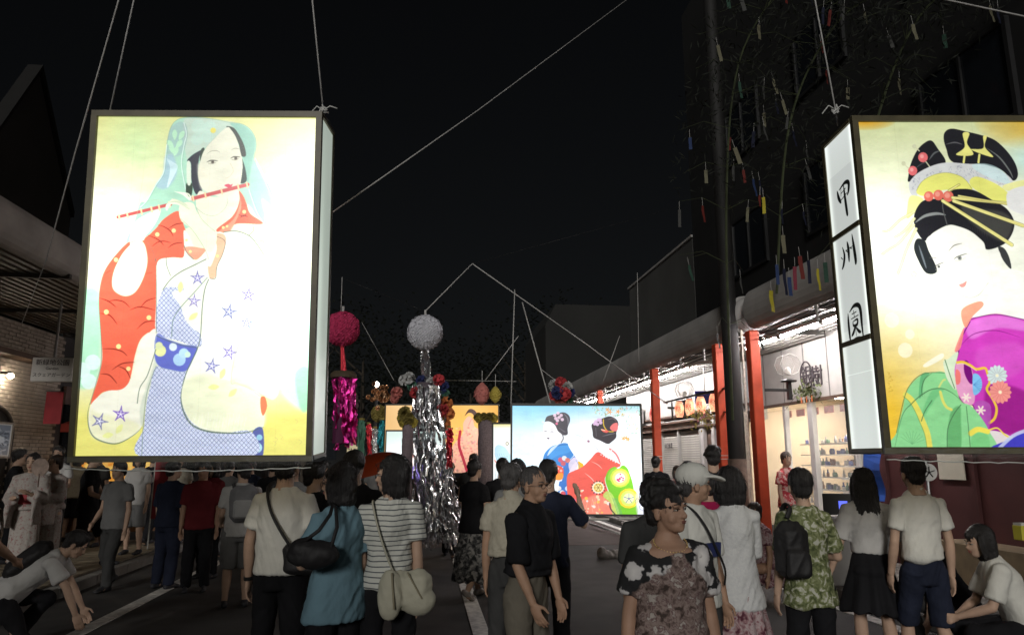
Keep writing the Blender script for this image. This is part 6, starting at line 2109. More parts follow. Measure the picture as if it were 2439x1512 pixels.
# dark shops beyond on the left
b = thing('dark_shop_row', 'unlit shop row beyond the brick wall on the left', 'building', (0, 0, 0))
g = MB(); g.box((-7.4, 25, 2.0), (.6, 20.3, 4.0)); link('wall', g, m_dark2, b)
for k in range(6):
    g = MB(); g.box((-7.08, 16.3 + k * 3.1, 1.5), (.06, 2.3, 2.4)); w = link('window', g, mat('night_glass', (.012, .014, .018)), b)
    g = MB(); g.box((-7.04, 16.3 + k * 3.1, 2.85), (.06, 2.6, .35)); link('sign_band', g, mat('band_%d' % (k % 3), [(.10, .05, .04), (.05, .06, .05), (.10, .09, .08)][k % 3], rough=.6), b)
t = thing('food_stall', 'glowing yellow food stall behind the crowd under the flute picture', 'stall', (-5.9, 15.2, .12))
g = MB(); g.box((0, 0, .55), (1.6, .8, .8), bev=.01); link('counter', g, mat('stall_counter', (.25, .12, .05), rough=.6), t)
g = MB(); g.box((0, .0, 1.35), (1.5, .05, .55)); link('lit_back_sheet', g, paper_glow('stall_glow', (.85, .30, .03), (1.0, .66, .16), .62), t)
g = MB()
for sx in (-.78, .78):
    for sy in (-.38, .38):
        g.box((sx, sy, 1.1), (.04, .04, 2.2))
link('frame', g, m_slat, t)
g = MB(); g.add([(-.95, -.6, 2.15), (.95, -.6, 2.15), (.95, .5, 2.4), (-.95, .5, 2.4), (-.95, -.6, 2.0), (.95, -.6, 2.0)], [(0, 1, 2, 3), (4, 5, 1, 0)]); link('awning', g, mat('awning_red', (.3, .04, .03), rough=.8), t)
# gabled house above the left canopy
t = thing('gabled_house', 'dark steep gabled building rising above the left canopy', 'building', (0, 0, 0))
A_, B_, C_ = PX(92, 172, -8.0), PX(-180, 560, -8.0), PX(168, 520, -8.0)
g = MB()
g.add([(-8.0, B_.y, 3.9), (-8.0, C_.y, 3.9), (-8.0, C_.y, C_.z), (-8.0, A_.y, A_.z), (-8.0, B_.y, B_.z), (-8.2, B_.y, 3.9), (-8.2, C_.y, 3.9), (-8.2, C_.y, C_.z), (-8.2, A_.y, A_.z), (-8.2, B_.y, B_.z)],
      [(0, 1, 2, 3, 4), (9, 8, 7, 6, 5), (0, 5, 6, 1), (1, 6, 7, 2)])
link('wall', g, mat('gable_wall', (.05, .049, .045), rough=.9, var=.2, scale=.8), t)
g = MB()
for p, q in ((A_, B_), (A_, C_)):
    n_ = 12
    d_ = (q - p)
    for i in range(1):
        a0, a1 = Vector((-7.93, p.y, p.z + .02)), Vector((-7.93, q.y, q.z + .02))
        b0, b1 = Vector((-8.22, p.y, p.z + .02)), Vector((-8.22, q.y, q.z + .02))
        up = Vector((0, 0, .14))
        g.add([a0, a1, b1, b0, a0 + up, a1 + up, b1 + up, b0 + up], [(0, 1, 2, 3), (7, 6, 5, 4), (0, 4, 5, 1), (1, 5, 6, 2), (2, 6, 7, 3), (3, 7, 4, 0)])
link('roof', g, mat('roof_dark', (.010, .0095, .009), rough=.8), t)

# ------------------------------------------------------------------ far end: dark trees and low buildings
def tree(x, y, h, lab, seed):
    rr = random.Random(seed)
    t = thing('broadleaf_tree', lab, 'tree', (x, y, 0), 0, 'dark trees at the end of the street')
    g = MB(); g.tube([(0, 0, 0), (.1, 0, h * .35), (.0, .1, h * .7)], [.22, .16, .06], n=8)
    for k in range(5):
        a = rr.uniform(0, 6.3); g.tube([(0, 0, h * (.3 + .08 * k)), (math.cos(a) * h * .22, math.sin(a) * h * .2, h * (.5 + .08 * k))], [.08, .02], n=6)
    link('trunk', g, mat('bark', (.05, .04, .03), rough=.9), t)
    g = MB()
    cl = [(Vector((rr.gauss(0, h * .17), rr.gauss(0, h * .15), h * rr.uniform(.38, .92))), h * rr.uniform(.07, .15)) for _ in range(26)]
    for c_, r_ in cl:
        for k in range(70):
            p = c_ + Vector((rr.gauss(0, 1), rr.gauss(0, 1), rr.gauss(0, .8))) * r_
            a, b_2 = rr.uniform(0, 6.3), rr.uniform(-1, 1)
            u = Vector((math.cos(a), math.sin(a), b_2)).normalized() * .14; v = u.cross(Vector((rr.random(), rr.random(), 1))).normalized() * .08
            g.add([p - u, p + v, p + u, p - v], [(0, 1, 2, 3)])
    o = link('crown', g, mat('foliage_dark', (.006, .008, .004), rough=.8, var=.5, scale=1.5), t); o['kind'] = 'stuff'


for i, (x, y, h) in enumerate(((-4.0, 46, 11), (-.5, 52, 9), (3.0, 48, 8.5), (7.0, 50, 12), (-8, 50, 13))):
    tree(x, y, h, ('tall', 'middle', 'low', 'broad', 'large')[i] + ' dark tree at the far end of the street, %s' % ('second from left', 'in the middle', 'second from right', 'rightmost', 'leftmost')[i], i)
for i, (x, y, w, h, lab) in enumerate(((-4, 60, 9, 5.5, 'low dark building closing the street on the left'), (5, 62, 10, 6.5, 'low dark building closing the street on the right'))):
    t = thing('distant_building', lab, 'building', (x, y, 0))
    g = MB(); g.box((0, 0, h / 2), (w, 6, h)); link('wall', g, m_dark, t)
    for k in range(4):
        g = MB(); g.box((-w / 2 + 1.2 + k * 2, -3.03, 2.2), (1.2, .05, 1.3)); link('window', g, emat('far_window', (1, .75, .45), .25) if k % 2 else mat('night_glass', (.012, .014, .018)), t)
# ================================================================== hanging picture boxes
m_frame = mat('frame_olive', (.10, .085, .045), rough=.45, var=.25, scale=10)
m_frame2 = mat('frame_dark', (.03, .028, .026), rough=.5, var=.2)
m_rope = mat('rope_grey', (.42, .41, .40), rough=.9, var=.2, scale=40)


def plastic(name):
    if name in MATS:
        return MATS[name]
    m, nt, b = nmat(name)
    N, L = nt.nodes, nt.links
    b.inputs['Base Color'].default_value = (.8, .82, .8, 1)
    b.inputs['Roughness'].default_value = .12
    b.inputs['Specular IOR Level'].default_value = .8
    nz = N.new('ShaderNodeTexNoise'); nz.inputs['Scale'].default_value = 26; nz.inputs['Detail'].default_value = 6
    mp = N.new('ShaderNodeMapping'); mp.inputs['Scale'].default_value = (1, 1, 6)
    tc = N.new('ShaderNodeTexCoord'); L.new(tc.outputs['Object'], mp.inputs[0]); L.new(mp.outputs[0], nz.inputs[0])
    bp = N.new('ShaderNodeBump'); bp.inputs['Strength'].default_value = .35; bp.inputs['Distance'].default_value = .01
    L.new(nz.outputs['Fac'], bp.inputs['Height']); L.new(bp.outputs[0], b.inputs['Normal'])
    rp = N.new('ShaderNodeMapRange'); rp.inputs[1].default_value = .35; rp.inputs[2].default_value = .75; rp.inputs[3].default_value = .02; rp.inputs[4].default_value = .13
    L.new(nz.outputs['Fac'], rp.inputs[0]); L.new(rp.outputs[0], b.inputs['Alpha'])
    MATS[name] = m
    return m


def light_box(name, label, base, w, h, dp, rot, pm, side_m, back_m, bar=.035, fm=None, side_bars=(0,), wrap=True, side_mark=None, group='lit picture boxes hung over the street'):
    """base: bottom centre of the front face; local x right, y away from the viewer, z up"""
    fm = fm or m_frame
    t = thing(name, label, 'picture box', base, 0, group, rot=rot)
    x0, x1 = -w / 2, w / 2
    b = bar
    for (nm, a, c) in (('frame_bar', (x0, 0, b / 2), (x1, 0, b / 2)), ('frame_bar', (x0, 0, h - b / 2), (x1, 0, h - b / 2)), ('frame_bar', (x0 + b / 2, -.002, b), (x0 + b / 2, -.002, h - b)), ('frame_bar', (x1 - b / 2, -.002, b), (x1 - b / 2, -.002, h - b)),
                       ('frame_bar', (x0, dp, b / 2), (x1, dp, b / 2)), ('frame_bar', (x0, dp, h - b / 2), (x1, dp, h - b / 2)), ('frame_bar', (x0 + b / 2, dp, b), (x0 + b / 2, dp, h - b)), ('frame_bar', (x1 - b / 2, dp, b), (x1 - b / 2, dp, h - b))):
        g = MB(); g.bar(a, c, b, b); link(nm, g, fm, t)
    for sx in (x0 + .006, x1 - .006):
        for z in (b / 2, h - b / 2):
            g = MB(); g.bar((sx, b / 2, z), (sx, dp - b / 2, z), .02, .02); link('frame_bar', g, fm, t)
        for z in side_bars:
            if z:
                g = MB(); g.bar((sx + (.004 if sx > 0 else -.004), b / 2, z), (sx + (.004 if sx > 0 else -.004), dp - b / 2, z), .012, .03); link('side_bar', g, fm, t)
    e = b - .004
    uvquad('painted_panel', (x0 + e, .0, e), (x1 - e, .0, e), (x1 - e, .0, h - e), (x0 + e, .0, h - e), pm, t)
    uvquad('back_panel', (x1 - e, dp, e), (x0 + e, dp, e), (x0 + e, dp, h - e), (x1 - e, dp, h - e), back_m, t)
    uvquad('side_panel', (x0 + .006, dp - e * .4, e), (x0 + .006, e * .4, e), (x0 + .006, e * .4, h - e), (x0 + .006, dp - e * .4, h - e), side_m[0], t)
    uvquad('side_panel', (x1 - .006, e * .4, e), (x1 - .006, dp - e * .4, e), (x1 - .006, dp - e * .4, h - e), (x1 - .006, e * .4, h - e), side_m[1], t)
    g = MB(); g.box((0, dp / 2, h + .004), (w, dp, .008)); link('top_board', g, m_frame2, t)
    g = MB(); g.box((0, dp / 2, .006), (w - .02, dp - .02, .008)); link('bottom_board', g, m_frame2, t)
    if wrap:
        # clear sheet wrapped round the foot of the box, sagging a little
        g = MB()
        n = 40
        rr = random.Random(3)
        rows = [(-.022, .03), (-.026, .012), (-.026, -.008), (-.018, -.022), (0.02, -.028)]
        vs = []
        for i in range(n + 1):
            u = i / n
            x = x0 - .01 + (w + .02) * u
            sg = .012 * math.sin(u * PI) + rr.uniform(-.003, .003)
            for (yy, zz) in rows:
                vs.append((x, yy + rr.uniform(-.002, .002), zz - sg * (1 if zz < .02 else .3)))
        m_ = len(rows)
        g.add(vs, [(i * m_ + j, (i + 1) * m_ + j, (i + 1) * m_ + j + 1, i * m_ + j + 1) for i in range(n) for j in range(m_ - 1)])
        link('plastic_wrap', g, plastic('clear_plastic'), t, smooth=True)
        g = MB(); g.tube([(x0 + w * i / 30, -.028 + .002 * math.sin(i), -.032 - .016 * math.sin(i / 30 * PI) + .003 * math.sin(i * 2.3)) for i in range(31)], .0035, n=5, ry=.006)
        link('wrap_fold', g, mat('fold_white', (.6, .62, .58), rough=.3), t, smooth=True)
    return t


def plain_glow(name, col, e, spots=()):
    """glowing paper side: evenly coloured paper, brighter near its edges where the tubes stand"""
    i = bpy.data.images.new(name + '_paper', 4, 4)
    px = np.ones((4, 4, 4), np.float32); px[..., :3] = col
    i.pixels.foreach_set(px.ravel()); i.update(); i.pack()
    return mat_panel(name, i, spots, e, 1, .35, .5)


m_flute = mat_panel('flute_picture', art_flute(), [(.08, .60, .26, .22, 1.1), (.92, .58, .22, .30, 1.5), (.86, .32, .24, .20, .9), (.5, .45, .30, .25, .15)], 1.06, 1)
m_court = mat_panel('courtesan_picture', art_courtesan(), [(.08, .64, .18, .18, .9), (.22, .47, .24, .14, .7), (.62, .40, .35, .25, .12)], .95, 1)
m_pair = mat_panel('maiko_picture', art_pair(), [(.14, .42, .18, .30, .35), (.56, .60, .14, .25, .2), (.95, .40, .14, .40, .6)], 1.08, 1)
m_back1 = mat_panel('unseen_back_picture', art_flowers(), [(.5, .5, .3, .3, .6)], .9, 1)  # unseen glowing backs, added to light the people behind the boxes
m_sideL = plain_glow('side_paper_left', (.66, .70, .66), .85, [(.2, .45, .25, .35, .5)])
m_sideR = mat_panel('side_paper_right', art_calligraphy(), [(.05, .5, .09, 2, .45), (.97, .5, .07, 2, .9), (.5, .2, .5, .3, .1)], .93, 1)

D0 = 4.0
pT, pB = P(495, 266, D0), P(452, 1100, D0)
cL = _f * 3.9997 + _r * -1.7635 + Vector((0, 0, 1.6056))
flute = light_box('picture_box', 'tall lit box hanging at left, painted with a veiled flute player in red and white', cL, 1.327, 2.004, .30, Euler((.075, -.0051, -.0995), 'XYZ'), m_flute, (plain_glow('side_paper_added_glow', (.66, .64, .56), 2.6), m_sideL), m_back1, bar=.034)  # unseen left side glows stronger, added to brighten the left canopy
cR0 = P(2105, 1080, 4.0)
rdir = Vector((math.cos(YAW), -math.sin(YAW), 0))
cR = cR0 + rdir * .70
court = light_box('picture_box', 'tall lit box cut by the right edge, painted with a courtesan in a magenta robe', cR, 1.40, 2.0, .40, Euler((0, 0, -YAW), 'XYZ'), m_court, (m_sideR, m_sideL), m_back1, bar=.036, side_bars=(.66, 1.34))
cM = _f * 7.6 + _r * .6742 + Vector((0, 0, 1.0462))
pair = light_box('picture_box', 'wide low lit box in mid street painted with two maiko in blue and red robes', cM, 1.391, 1.148, .26, Euler((-.037, .0048, -.1471), 'XYZ'), m_pair, (plain_glow('side_paper_mid', (.72, .74, .86), .7), plain_glow('side_paper_mid2', (.72, .74, .86), .7)), m_back1, bar=.020, fm=m_frame2, wrap=False)
g = MB(); g.tube([(-.30, -.03, -.03), (.32, -.03, -.03)], .012, n=8); link('bottom_rod', g, m_slat, pair)
g = MB(); g.tube([(.42, -.03, -.022), (.66, -.03, -.022)], .010, n=8); link('bottom_rod', g, m_slat, pair)

# far boxes
m_or = mat_panel('orange_picture', art_orange(), [(.75, .6, .3, .4, .5)], .95, 1)
m_pu = mat_panel('purple_picture', art_purple(), [(.4, .4, .4, .4, .5)], 1.0, 1)
m_bl = mat_panel('blue_picture', art_blue(), [(.5, .4, .4, .4, .4)], 1.0, 1)
light_box('picture_box', 'far lit orange box with a seated woman, seen between the streamer columns', P(1050, 1128, 13.2), 2.10, 1.25, .3, Euler((0, 0, -YAW), 'XYZ'), m_or, (m_sideL, m_sideL), m_back1, bar=.02, fm=m_frame2, wrap=False)
light_box('picture_box', 'small far lit box with a purple kimono below the orange one', P(985, 1142, 11.4), .92, .76, .25, Euler((0, 0, -YAW), 'XYZ'), m_pu, (m_sideL, m_sideL), m_back1, bar=.018, fm=m_frame2, wrap=False)
light_box('picture_box', 'narrow far lit box with blue robes just left of the two maiko', P(1212, 1160, 9.9), .46, .86, .2, Euler((0, 0, -YAW), 'XYZ'), m_bl, (m_sideL, m_sideL), m_back1, bar=.018, fm=m_frame2, wrap=False)


# ------------------------------------------------------------------ ropes
def rope(lab, pts, r=.006, knot=None, sag=0.0, m=None):
    r *= .8
    if sag and len(pts) == 2:
        a, b = Vector(pts[0]), Vector(pts[1])
        pts = [a.lerp(b, k / 12) - Vector((0, 0, sag * 4 * (k / 12) * (1 - k / 12))) for k in range(13)]
    g = MB(); g.tube(pts, r, n=6)
    o = link('rope', g, m or m_rope, smooth=True)
    tag(o, lab, 'rope')
    if knot is not None:
        k = MB()
        rr = random.Random(int(knot.x * 100))
        for j in range(5):
            q = [knot + Vector((rr.gauss(0, .014), rr.gauss(0, .01), rr.gauss(0, .016))) for _ in range(7)]
            k.tube(q, r * .85, n=5)
        for s_ in (-1, 1):
            k.tube([knot, knot + rdir * s_ * .04 + Vector((0, 0, .03)), knot + rdir * s_ * .085 + Vector((0, 0, -.006 + .02 * s_))], r * .8, n=5)
        link('knot', k, mat('rope_white', (.6, .6, .58), rough=.8), o, smooth=True)
    return o


rope('long slack rope slanting down to the left canopy at the left edge', [P(300, -60, 4.6), P(180, 360, 5.5), P(110, 620, 6.6), P(52, 770, 8.0)], .007)
rope('rope holding the left top corner of the flute player box', [P(332, -60, 3.9), P(262, 264, 4.08)], .006)
rope('rope knotted at the right top corner of the flute player box', [P(738, -60, 3.9), P(770, 266, 4.08)], .006, knot=P(770, 264, 4.03))
rope('long taut rope running from behind the flute box up to the top right', [P(786, 510, 4.5), P(1140, 262, 6.0), P(1520, -20, 8.0)], .006)
rope('rope knotted above the corner of the courtesan box', [P(1930, -60, 3.9), P(1990, 262, 4.1), P(1996, 300, 4.2)], .006, knot=P(1990, 262, 4.1))
rope('rope crossing the extreme top right corner', [P(2150, -22, 5), P(2460, 44, 4.6)], .007)
rope('rope rising from the white ball to a high tie point in mid street', [P(1012, 742, 12), P(1125, 628, 12.3)], .012)
rope('long rope slanting from the high tie point down to the red pillar', [P(1125, 628, 12.3), P(1400, 822, 13.6), P(1590, 962, 15.2)], .012)
rope('faint wire carrying the high tie point across the street', [P(1125, 628, 12.3), Vector((7.0, 13.4, 7.3))], .0025, m=m_blackm)
rope('left rope holding the two maiko box', [P(1226, 690, 8.0), P(1217, 962, 7.7)], .008)
rope('slanting right rope holding the two maiko box', [P(1244, 720, 8.2), P(1311, 962, 7.7)], .009)
rope('rope slanting to the pink flower lantern over the street', [P(1235, 800, 12), P(1156, 905, 12)], .008)
rope('thin rope dropping to the far canopy beside the grey block', [P(1518, 650, 15), P(1522, 862, 15)], .008)
rope('short leaning rope above the far end of the canopy', [P(1476, 800, 15), P(1436, 910, 15)], .009)
rope('slanting thin rope over the flower cluster', [P(1290, 880, 11), P(1400, 965, 11)], .006)
rope('thin rope slanting to the flower collar from the left', [P(862, 768, 13), P(938, 905, 12.5)], .006)
rope('thin rope over the magenta ball', [P(815, 660, 11.5), P(812, 742, 11.5)], .007)
rope('thin level rope behind the flower lanterns', [P(1040, 905, 14), P(1230, 908, 14)], .006)
rope('faint rope from the magenta ball across to the white ball', [P(818, 664, 11.5), P(1010, 740, 12)], .003, m=m_blackm)

# ------------------------------------------------------------------ paper balls, collars and streamers
m_pwhite = mat('paper_white', (.55, .55, .60), rough=.8, var=.12, scale=18)
m_pmag = mat('paper_magenta', (.50, .035, .12), rough=.8, var=.22, scale=18)


def petal_ball(mb, c, r, n, rr, ps=.05):
    for k in range(n):
        z = 1 - 2 * (k + .5) / n
        a = k * 2.39996
        s_ = math.sqrt(max(0, 1 - z * z))
        d = Vector((s_ * math.cos(a), s_ * math.sin(a), z))
        t1 = d.cross(Vector((rr.uniform(-1, 1), rr.uniform(-1, 1), rr.uniform(-1, 1)))).normalized()
        t2 = d.cross(t1)
        c_ = c + d * r * rr.uniform(.93, 1.0)
        u, v = t1 * ps * rr.uniform(.7, 1.2), t2 * ps * rr.uniform(.7, 1.2)
        up = d * ps * .45
        mb.add([c_, c_ + u * .6 + up * rr.uniform(.3, 1), c_ + v * .6 + up * rr.uniform(.3, 1), c_ - u * .6 + up * rr.uniform(.3, 1), c_ - v * .6 + up * rr.uniform(.3, 1)], [(0, 1, 2), (0, 2, 3), (0, 3, 4), (0, 4, 1)])


def kusudama(label, c, r, m, seed):
    rr = random.Random(seed)
    t = thing('paper_ball', label, 'decoration', c)
    g = MB(); g.ell((0, 0, 0), r * .93, 28, 18); link('core', g, m, t, smooth=True)
    g = MB(); petal_ball(g, Vector((0, 0, 0)), r, 900, rr, .05); o = link('petals', g, m, t); o['kind'] = 'stuff'
    g = MB(); g.tube([(0, 0, r), (0, 0, r + .10)], .02, n=6); link('loop', g, m_rope, t)
    return t


def foil(name, col, rough=.22):
    m, nt, b = nmat(name)
    N, L = nt.nodes, nt.links
    b.inputs['Base Color'].default_value = (*col, 1); b.inputs['Metallic'].default_value = 1; b.inputs['Roughness'].default_value = rough
    nz = N.new('ShaderNodeTexNoise'); nz.inputs['Scale'].default_value = 30
    bp = N.new('ShaderNodeBump'); bp.inputs['Strength'].default_value = .6; bp.inputs['Distance'].default_value = .02
    L.new(nz.outputs['Fac'], bp.inputs['Height']); L.new(bp.outputs[0], b.inputs['Normal'])
    MATS[name] = m
    return m


m_silver = foil('foil_silver', (.92, .92, .95), .25)
m_magf = foil('foil_magenta', (.85, .06, .42), .28)
m_teal = foil('foil_teal', (.05, .35, .42), .25)
m_redf = foil('foil_red', (.8, .07, .1), .28)


def ribbons(mb, rr, p0, p1, r0, r1, n, w, segs=12, crinkle=.03):
    """n crinkled hanging strips from a ring round p0 to a ring round p1"""
    for k in range(n):
        a = rr.uniform(0, 2 * PI)
        q0, q1 = math.sqrt(rr.random()), math.sqrt(rr.random())
        s0 = p0 + Vector((math.cos(a) * r0 * q0, math.sin(a) * r0 * q0, rr.uniform(-.05, .02)))
        s1 = p1 + Vector((math.cos(a) * r1 * q1, math.sin(a) * r1 * q1, rr.uniform(-.05, .35)))
        tw = rr.uniform(0, 6.3)
        vs = []
        for i in range(segs + 1):
            u = i / segs
            c_ = s0.lerp(s1, u) + Vector((rr.gauss(0, crinkle), rr.gauss(0, crinkle), rr.gauss(0, crinkle * .4)))
            tw += rr.gauss(0, .55)
            d = Vector((math.cos(tw), math.sin(tw), rr.gauss(0, .12))) * w * rr.uniform(.3, .6)
            vs += [c_ - d, c_ + d]
        mb.add(vs, [(2 * i, 2 * i + 1, 2 * i + 3, 2 * i + 2) for i in range(segs)])


def pom(mb, c, r, rr, mi):
    for k in range(26):
        d = Vector((rr.gauss(0, 1), rr.gauss(0, 1), rr.gauss(0, 1))).normalized()
        t1 = d.cross(Vector((0, .3, 1))).normalized() * r * .5; t2 = d.cross(t1).normalized() * r * .5
        c_ = c + d * r * .6
        mb.add([c + d * r * .2, c_ + t1 + d * r * .3, c_ + t2 + d * r * .4, c_ - t1 + d * r * .3, c_ - t2 + d * r * .4], [(0, 1, 2), (0, 2, 3), (0, 3, 4), (0, 4, 1)], mi)


POM = [mat('pom_' + n_, c_, rough=.85, var=.15) for n_, c_ in (('white', (.42, .42, .42)), ('red', (.45, .05, .06)), ('orange', (.5, .16, .05)), ('yellow', (.40, .32, .06)), ('navy', (.03, .04, .14)), ('pink', (.48, .16, .14)), ('green', (.08, .20, .14)), ('olive', (.20, .16, .04)))]
WH, RE, OR, YE, NA, PI_, GRN, OL = range(8)


def flower_cluster(t, items, seed):
    rr = random.Random(seed)
    for (c_, r, k) in items:
        g = MB(); g.ell(c_, r * .6, 8, 6); pom(g, Vector(c_), r, rr, 0)
        link('paper_flower', g, POM[k], t)


def px_off(base_px, d, items):
    """picture offsets to local offsets at distance d"""
    out = []
    b = P(base_px[0], base_px[1], d)
    for (x, y, r, k) in items:
        q = P(x, y, d + random.Random(int(x + y)).uniform(-.12, .12)) - b
        out.append((q, r * 1.18 * d / 1700, k))
    return out


kusudama('round white paper ball hanging over mid street', P(1012, 792, 12), .292, m_pwhite, 1)
kusudama('round magenta paper ball just right of the flute player box', P(815, 783, 11.5), .275, m_pmag, 2)

# silver streamer under the white ball
rr = random.Random(12)
base = P(1015, 912, 11.6)
st = thing('tinsel_streamer', 'long silver tinsel streamer falling from a flower collar to the road', 'decoration', base)
g = MB()
b1 = P(1005, 1010, 11.6) - base
ribbons(g, rr, Vector((0, 0, -.05)), P(1030, 1190, 11.5) - base, .23, .36, 190, .040, 13, .026)
ribbons(g, rr, P(1010, 1040, 11.6) - base, P(1056, 1296, 11.4) - base, .25, .36, 180, .042, 13, .028)
ribbons(g, rr, P(1010, 1120, 11.6) - base, P(1025, 1296, 11.4) - base, .16, .34, 90, .04, 10, .03)
o = link('foil_strips', g, m_silver, st); o['kind'] = 'stuff'
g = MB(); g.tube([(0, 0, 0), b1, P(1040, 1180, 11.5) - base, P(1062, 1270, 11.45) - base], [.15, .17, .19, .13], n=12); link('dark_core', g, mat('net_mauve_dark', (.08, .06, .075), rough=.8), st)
g = MB()
for k in range(46):
    u = k / 46
    c_ = (P(1012, 838, 12) - base).lerp(Vector((0, 0, .0)), u)
    a = rr.uniform(0, 6.3); d = Vector((math.cos(a), math.sin(a), .2)) * .085
    g.add([c_ - d, c_ + Vector((0, 0, .045)), c_ + d, c_ - Vector((0, 0, .045))], [(0, 1, 2, 3)])
g.tube([P(1012, 838, 12) - base, (P(1014, 870, 11.8) - base), Vector((0, 0, 0))], [.045, .09, .06], n=10)
o = link('twisted_neck', g, m_silver, st); o['kind'] = 'stuff'
flower_cluster(st, px_off((1015, 912), 11.6, [(962, 905, 11, WH), (985, 918, 13, GRN), (1005, 908, 12, NA), (990, 935, 12, RE), (1030, 915, 14, WH), (1045, 905, 12, RE), (1055, 922, 13, NA), (1040, 935, 12, WH), (1060, 938, 10, GRN), (1020, 945, 12, RE), (975, 900, 12, WH), (1048, 890 + 20, 9, RE),
                                          (945, 935, 12, PI_), (940, 950, 9, PI_), (1010, 930, 12, GRN), (1062, 960, 14, OR), (1052, 978, 16, RE), (1068, 985, 13, OR), (1052, 998, 14, YE), (1062, 1010, 10, OR), (966, 985, 15, OL), (978, 1000, 11, OL), (956, 996, 9, YE)]), 5)
# magenta foil
base = P(818, 900, 11.3)
st = thing('tinsel_streamer', 'magenta foil streamer hanging right of the flute player box', 'decoration', base)
g = MB(); ribbons(g, rr, Vector((0, 0, 0)), P(822, 1065, 11.3) - base, .17, .17, 90, .05, 9, .018); o = link('foil_strips', g, m_magf, st); o['kind'] = 'stuff'
g = MB(); g.lathe([(.20, .0), (.21, .05), (.17, .10)], n=18); link('top_ring', g, mat('ring_brown', (.07, .05, .03), rough=.7), st)
g = MB(); g.tube([P(815, 826, 11.4) - base, Vector((0, 0, .1))], [.03, .05], n=8); link('twisted_neck', g, m_redf, st)
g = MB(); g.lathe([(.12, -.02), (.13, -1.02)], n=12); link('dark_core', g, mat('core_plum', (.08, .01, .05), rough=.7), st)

# crepe columns
m_net = mat('crepe_mauve', (.20, .155, .17), rough=.9, var=.35, scale=60, bump=.7, bscale=120)
for (xc, yt, yb, d, w, lab) in ((972, 1010, 1180, 10.8, 26, 'mauve crepe column behind the silver tinsel with olive flowers on top'), (1157, 1000, 1170, 10.6, 36, 'mauve crepe column with olive paper flowers left of the maiko box')):
    base = P(xc, yt, d)
    t = thing('crepe_column', lab, 'decoration', base)
    h = (yb - yt) / 1700 * d
    g = MB(); r0 = w / 2 / 1700 * d
    prof = [(r0 * (1 + .05 * math.sin(k * 2.1)), -h + h * k / 10) for k in range(11)]
    g.lathe(prof, n=22); link('crepe_tube', g, m_net, t, smooth=True)
    g = MB()
    for k in range(28):
        a = k * 2 * PI / 28
        g.add([(r0 * 1.02 * math.cos(a), r0 * 1.02 * math.sin(a), -h), (r0 * 1.02 * math.cos(a + .14), r0 * 1.02 * math.sin(a + .14), -h), (r0 * 1.05 * math.cos(a + .14), r0 * 1.05 * math.sin(a + .14), -h - .3 - .1 * math.sin(k * 3)), (r0 * 1.05 * math.cos(a), r0 * 1.05 * math.sin(a), -h - .3 - .1 * math.sin(k * 3))], [(0, 1, 2, 3)])
    link('fringe', g, m_net, t)
    flower_cluster(t, [(Vector((math.cos(a) * r0 * 1.15, math.sin(a) * r0 * 1.15, .03 + .03 * math.sin(a * 3))), .055, OL if k % 3 else YE) for k, a in enumerate(np.linspace(0, 2 * PI, 11)[:-1])], 7)
for (x, y, k, r, lab) in ((1148, 938, PI_, 18, 'salmon paper lantern-flower high over the right crepe column'), (1180, 940, YE, 13, 'pale yellow paper flower beside the salmon one')):
    d = 11
    t = thing('paper_flower_lantern', lab, 'decoration', P(x, y, d))
    q = r / 1700 * d
    g = MB(); g.lathe([(.01, -q * 1.5), (q * .7, -q), (q, 0), (q * .75, q * .9), (.02, q * 1.5)], n=10); petal_ball(g, Vector((0, 0, 0)), q * 1.0, 60, rr, .035); link('petals', g, POM[k], t)
    g = MB(); g.tube([(0, 0, q * 1.4), (0, 0, q * 1.4 + .2)], .005, n=5); link('cord', g, m_rope, t)
# cluster over the maiko box
base = P(1338, 935, 9.5)
t = thing('flower_ball', 'multicoloured paper flower ball above the two maiko box', 'decoration', base)
flower_cluster(t, px_off((1338, 935), 9.5, [(1322, 918, 13, WH), (1336, 912, 12, RE), (1350, 922, 12, WH), (1328, 935, 13, NA), (1345, 938, 13, RE), (1358, 934, 10, NA), (1335, 950, 13, PI_), (1352, 950, 11, GRN), (1318, 942, 9, RE)]), 11)
# small far decorations
for (x, y0, y1, w, m, d, lab) in ((911, 1000, 1088, 16, m_teal, 14, 'teal foil streamer left of the purple kimono box'), (893, 1020, 1090, 10, m_silver, 15, 'thin silver foil streamer in the far background'), (878, 1010, 1085, 9, m_redf, 15, 'thin red foil streamer in the far background'), (862, 1000, 1095, 14, mat('pom_green', (.08, .2, .14)), 16, 'dull green paper streamer behind the red foil'),
                                  (1070, 1020, 1110, 8, m_redf, 10.9, 'red foil strip hanging at the edge of the orange picture'), (845, 940, 1060, 10, mat('crepe_dark', (.10, .05, .06), rough=.9), 17, 'dark red crepe streamer in the far background')):
    base = P(x, y0, d)
    t = thing('foil_streamer', lab, 'decoration', base)
    g = MB(); ribbons(g, rr, Vector((0, 0, 0)), P(x + rr.uniform(-3, 3), y1, d) - base, w / 2 / 1700 * d, w / 2 / 1700 * d, 26, .05, 7, .014); o = link('strips', g, m, t); o['kind'] = 'stuff'
    g = MB(); g.lathe([(w / 2 / 1700 * d, 0), (w / 2 / 1700 * d, .04)], n=12); link('top_ring', g, POM[OL], t)
base = P(905, 940, 15)
t = thing('foil_pompom', 'glittering gold and red foil pompom below the bright street light', 'decoration', base)
g = MB()
for k in range(40):
    pom(g, Vector((rr.gauss(0, .12), rr.gauss(0, .1), rr.gauss(0, .10))), .05, rr, 0)
link('foil_petals', g, foil('foil_gold', (.9, .6, .4), .25), t)
t = thing('street_light', 'bright round street light glaring in the far distance', 'lamp', P(897, 915, 24))
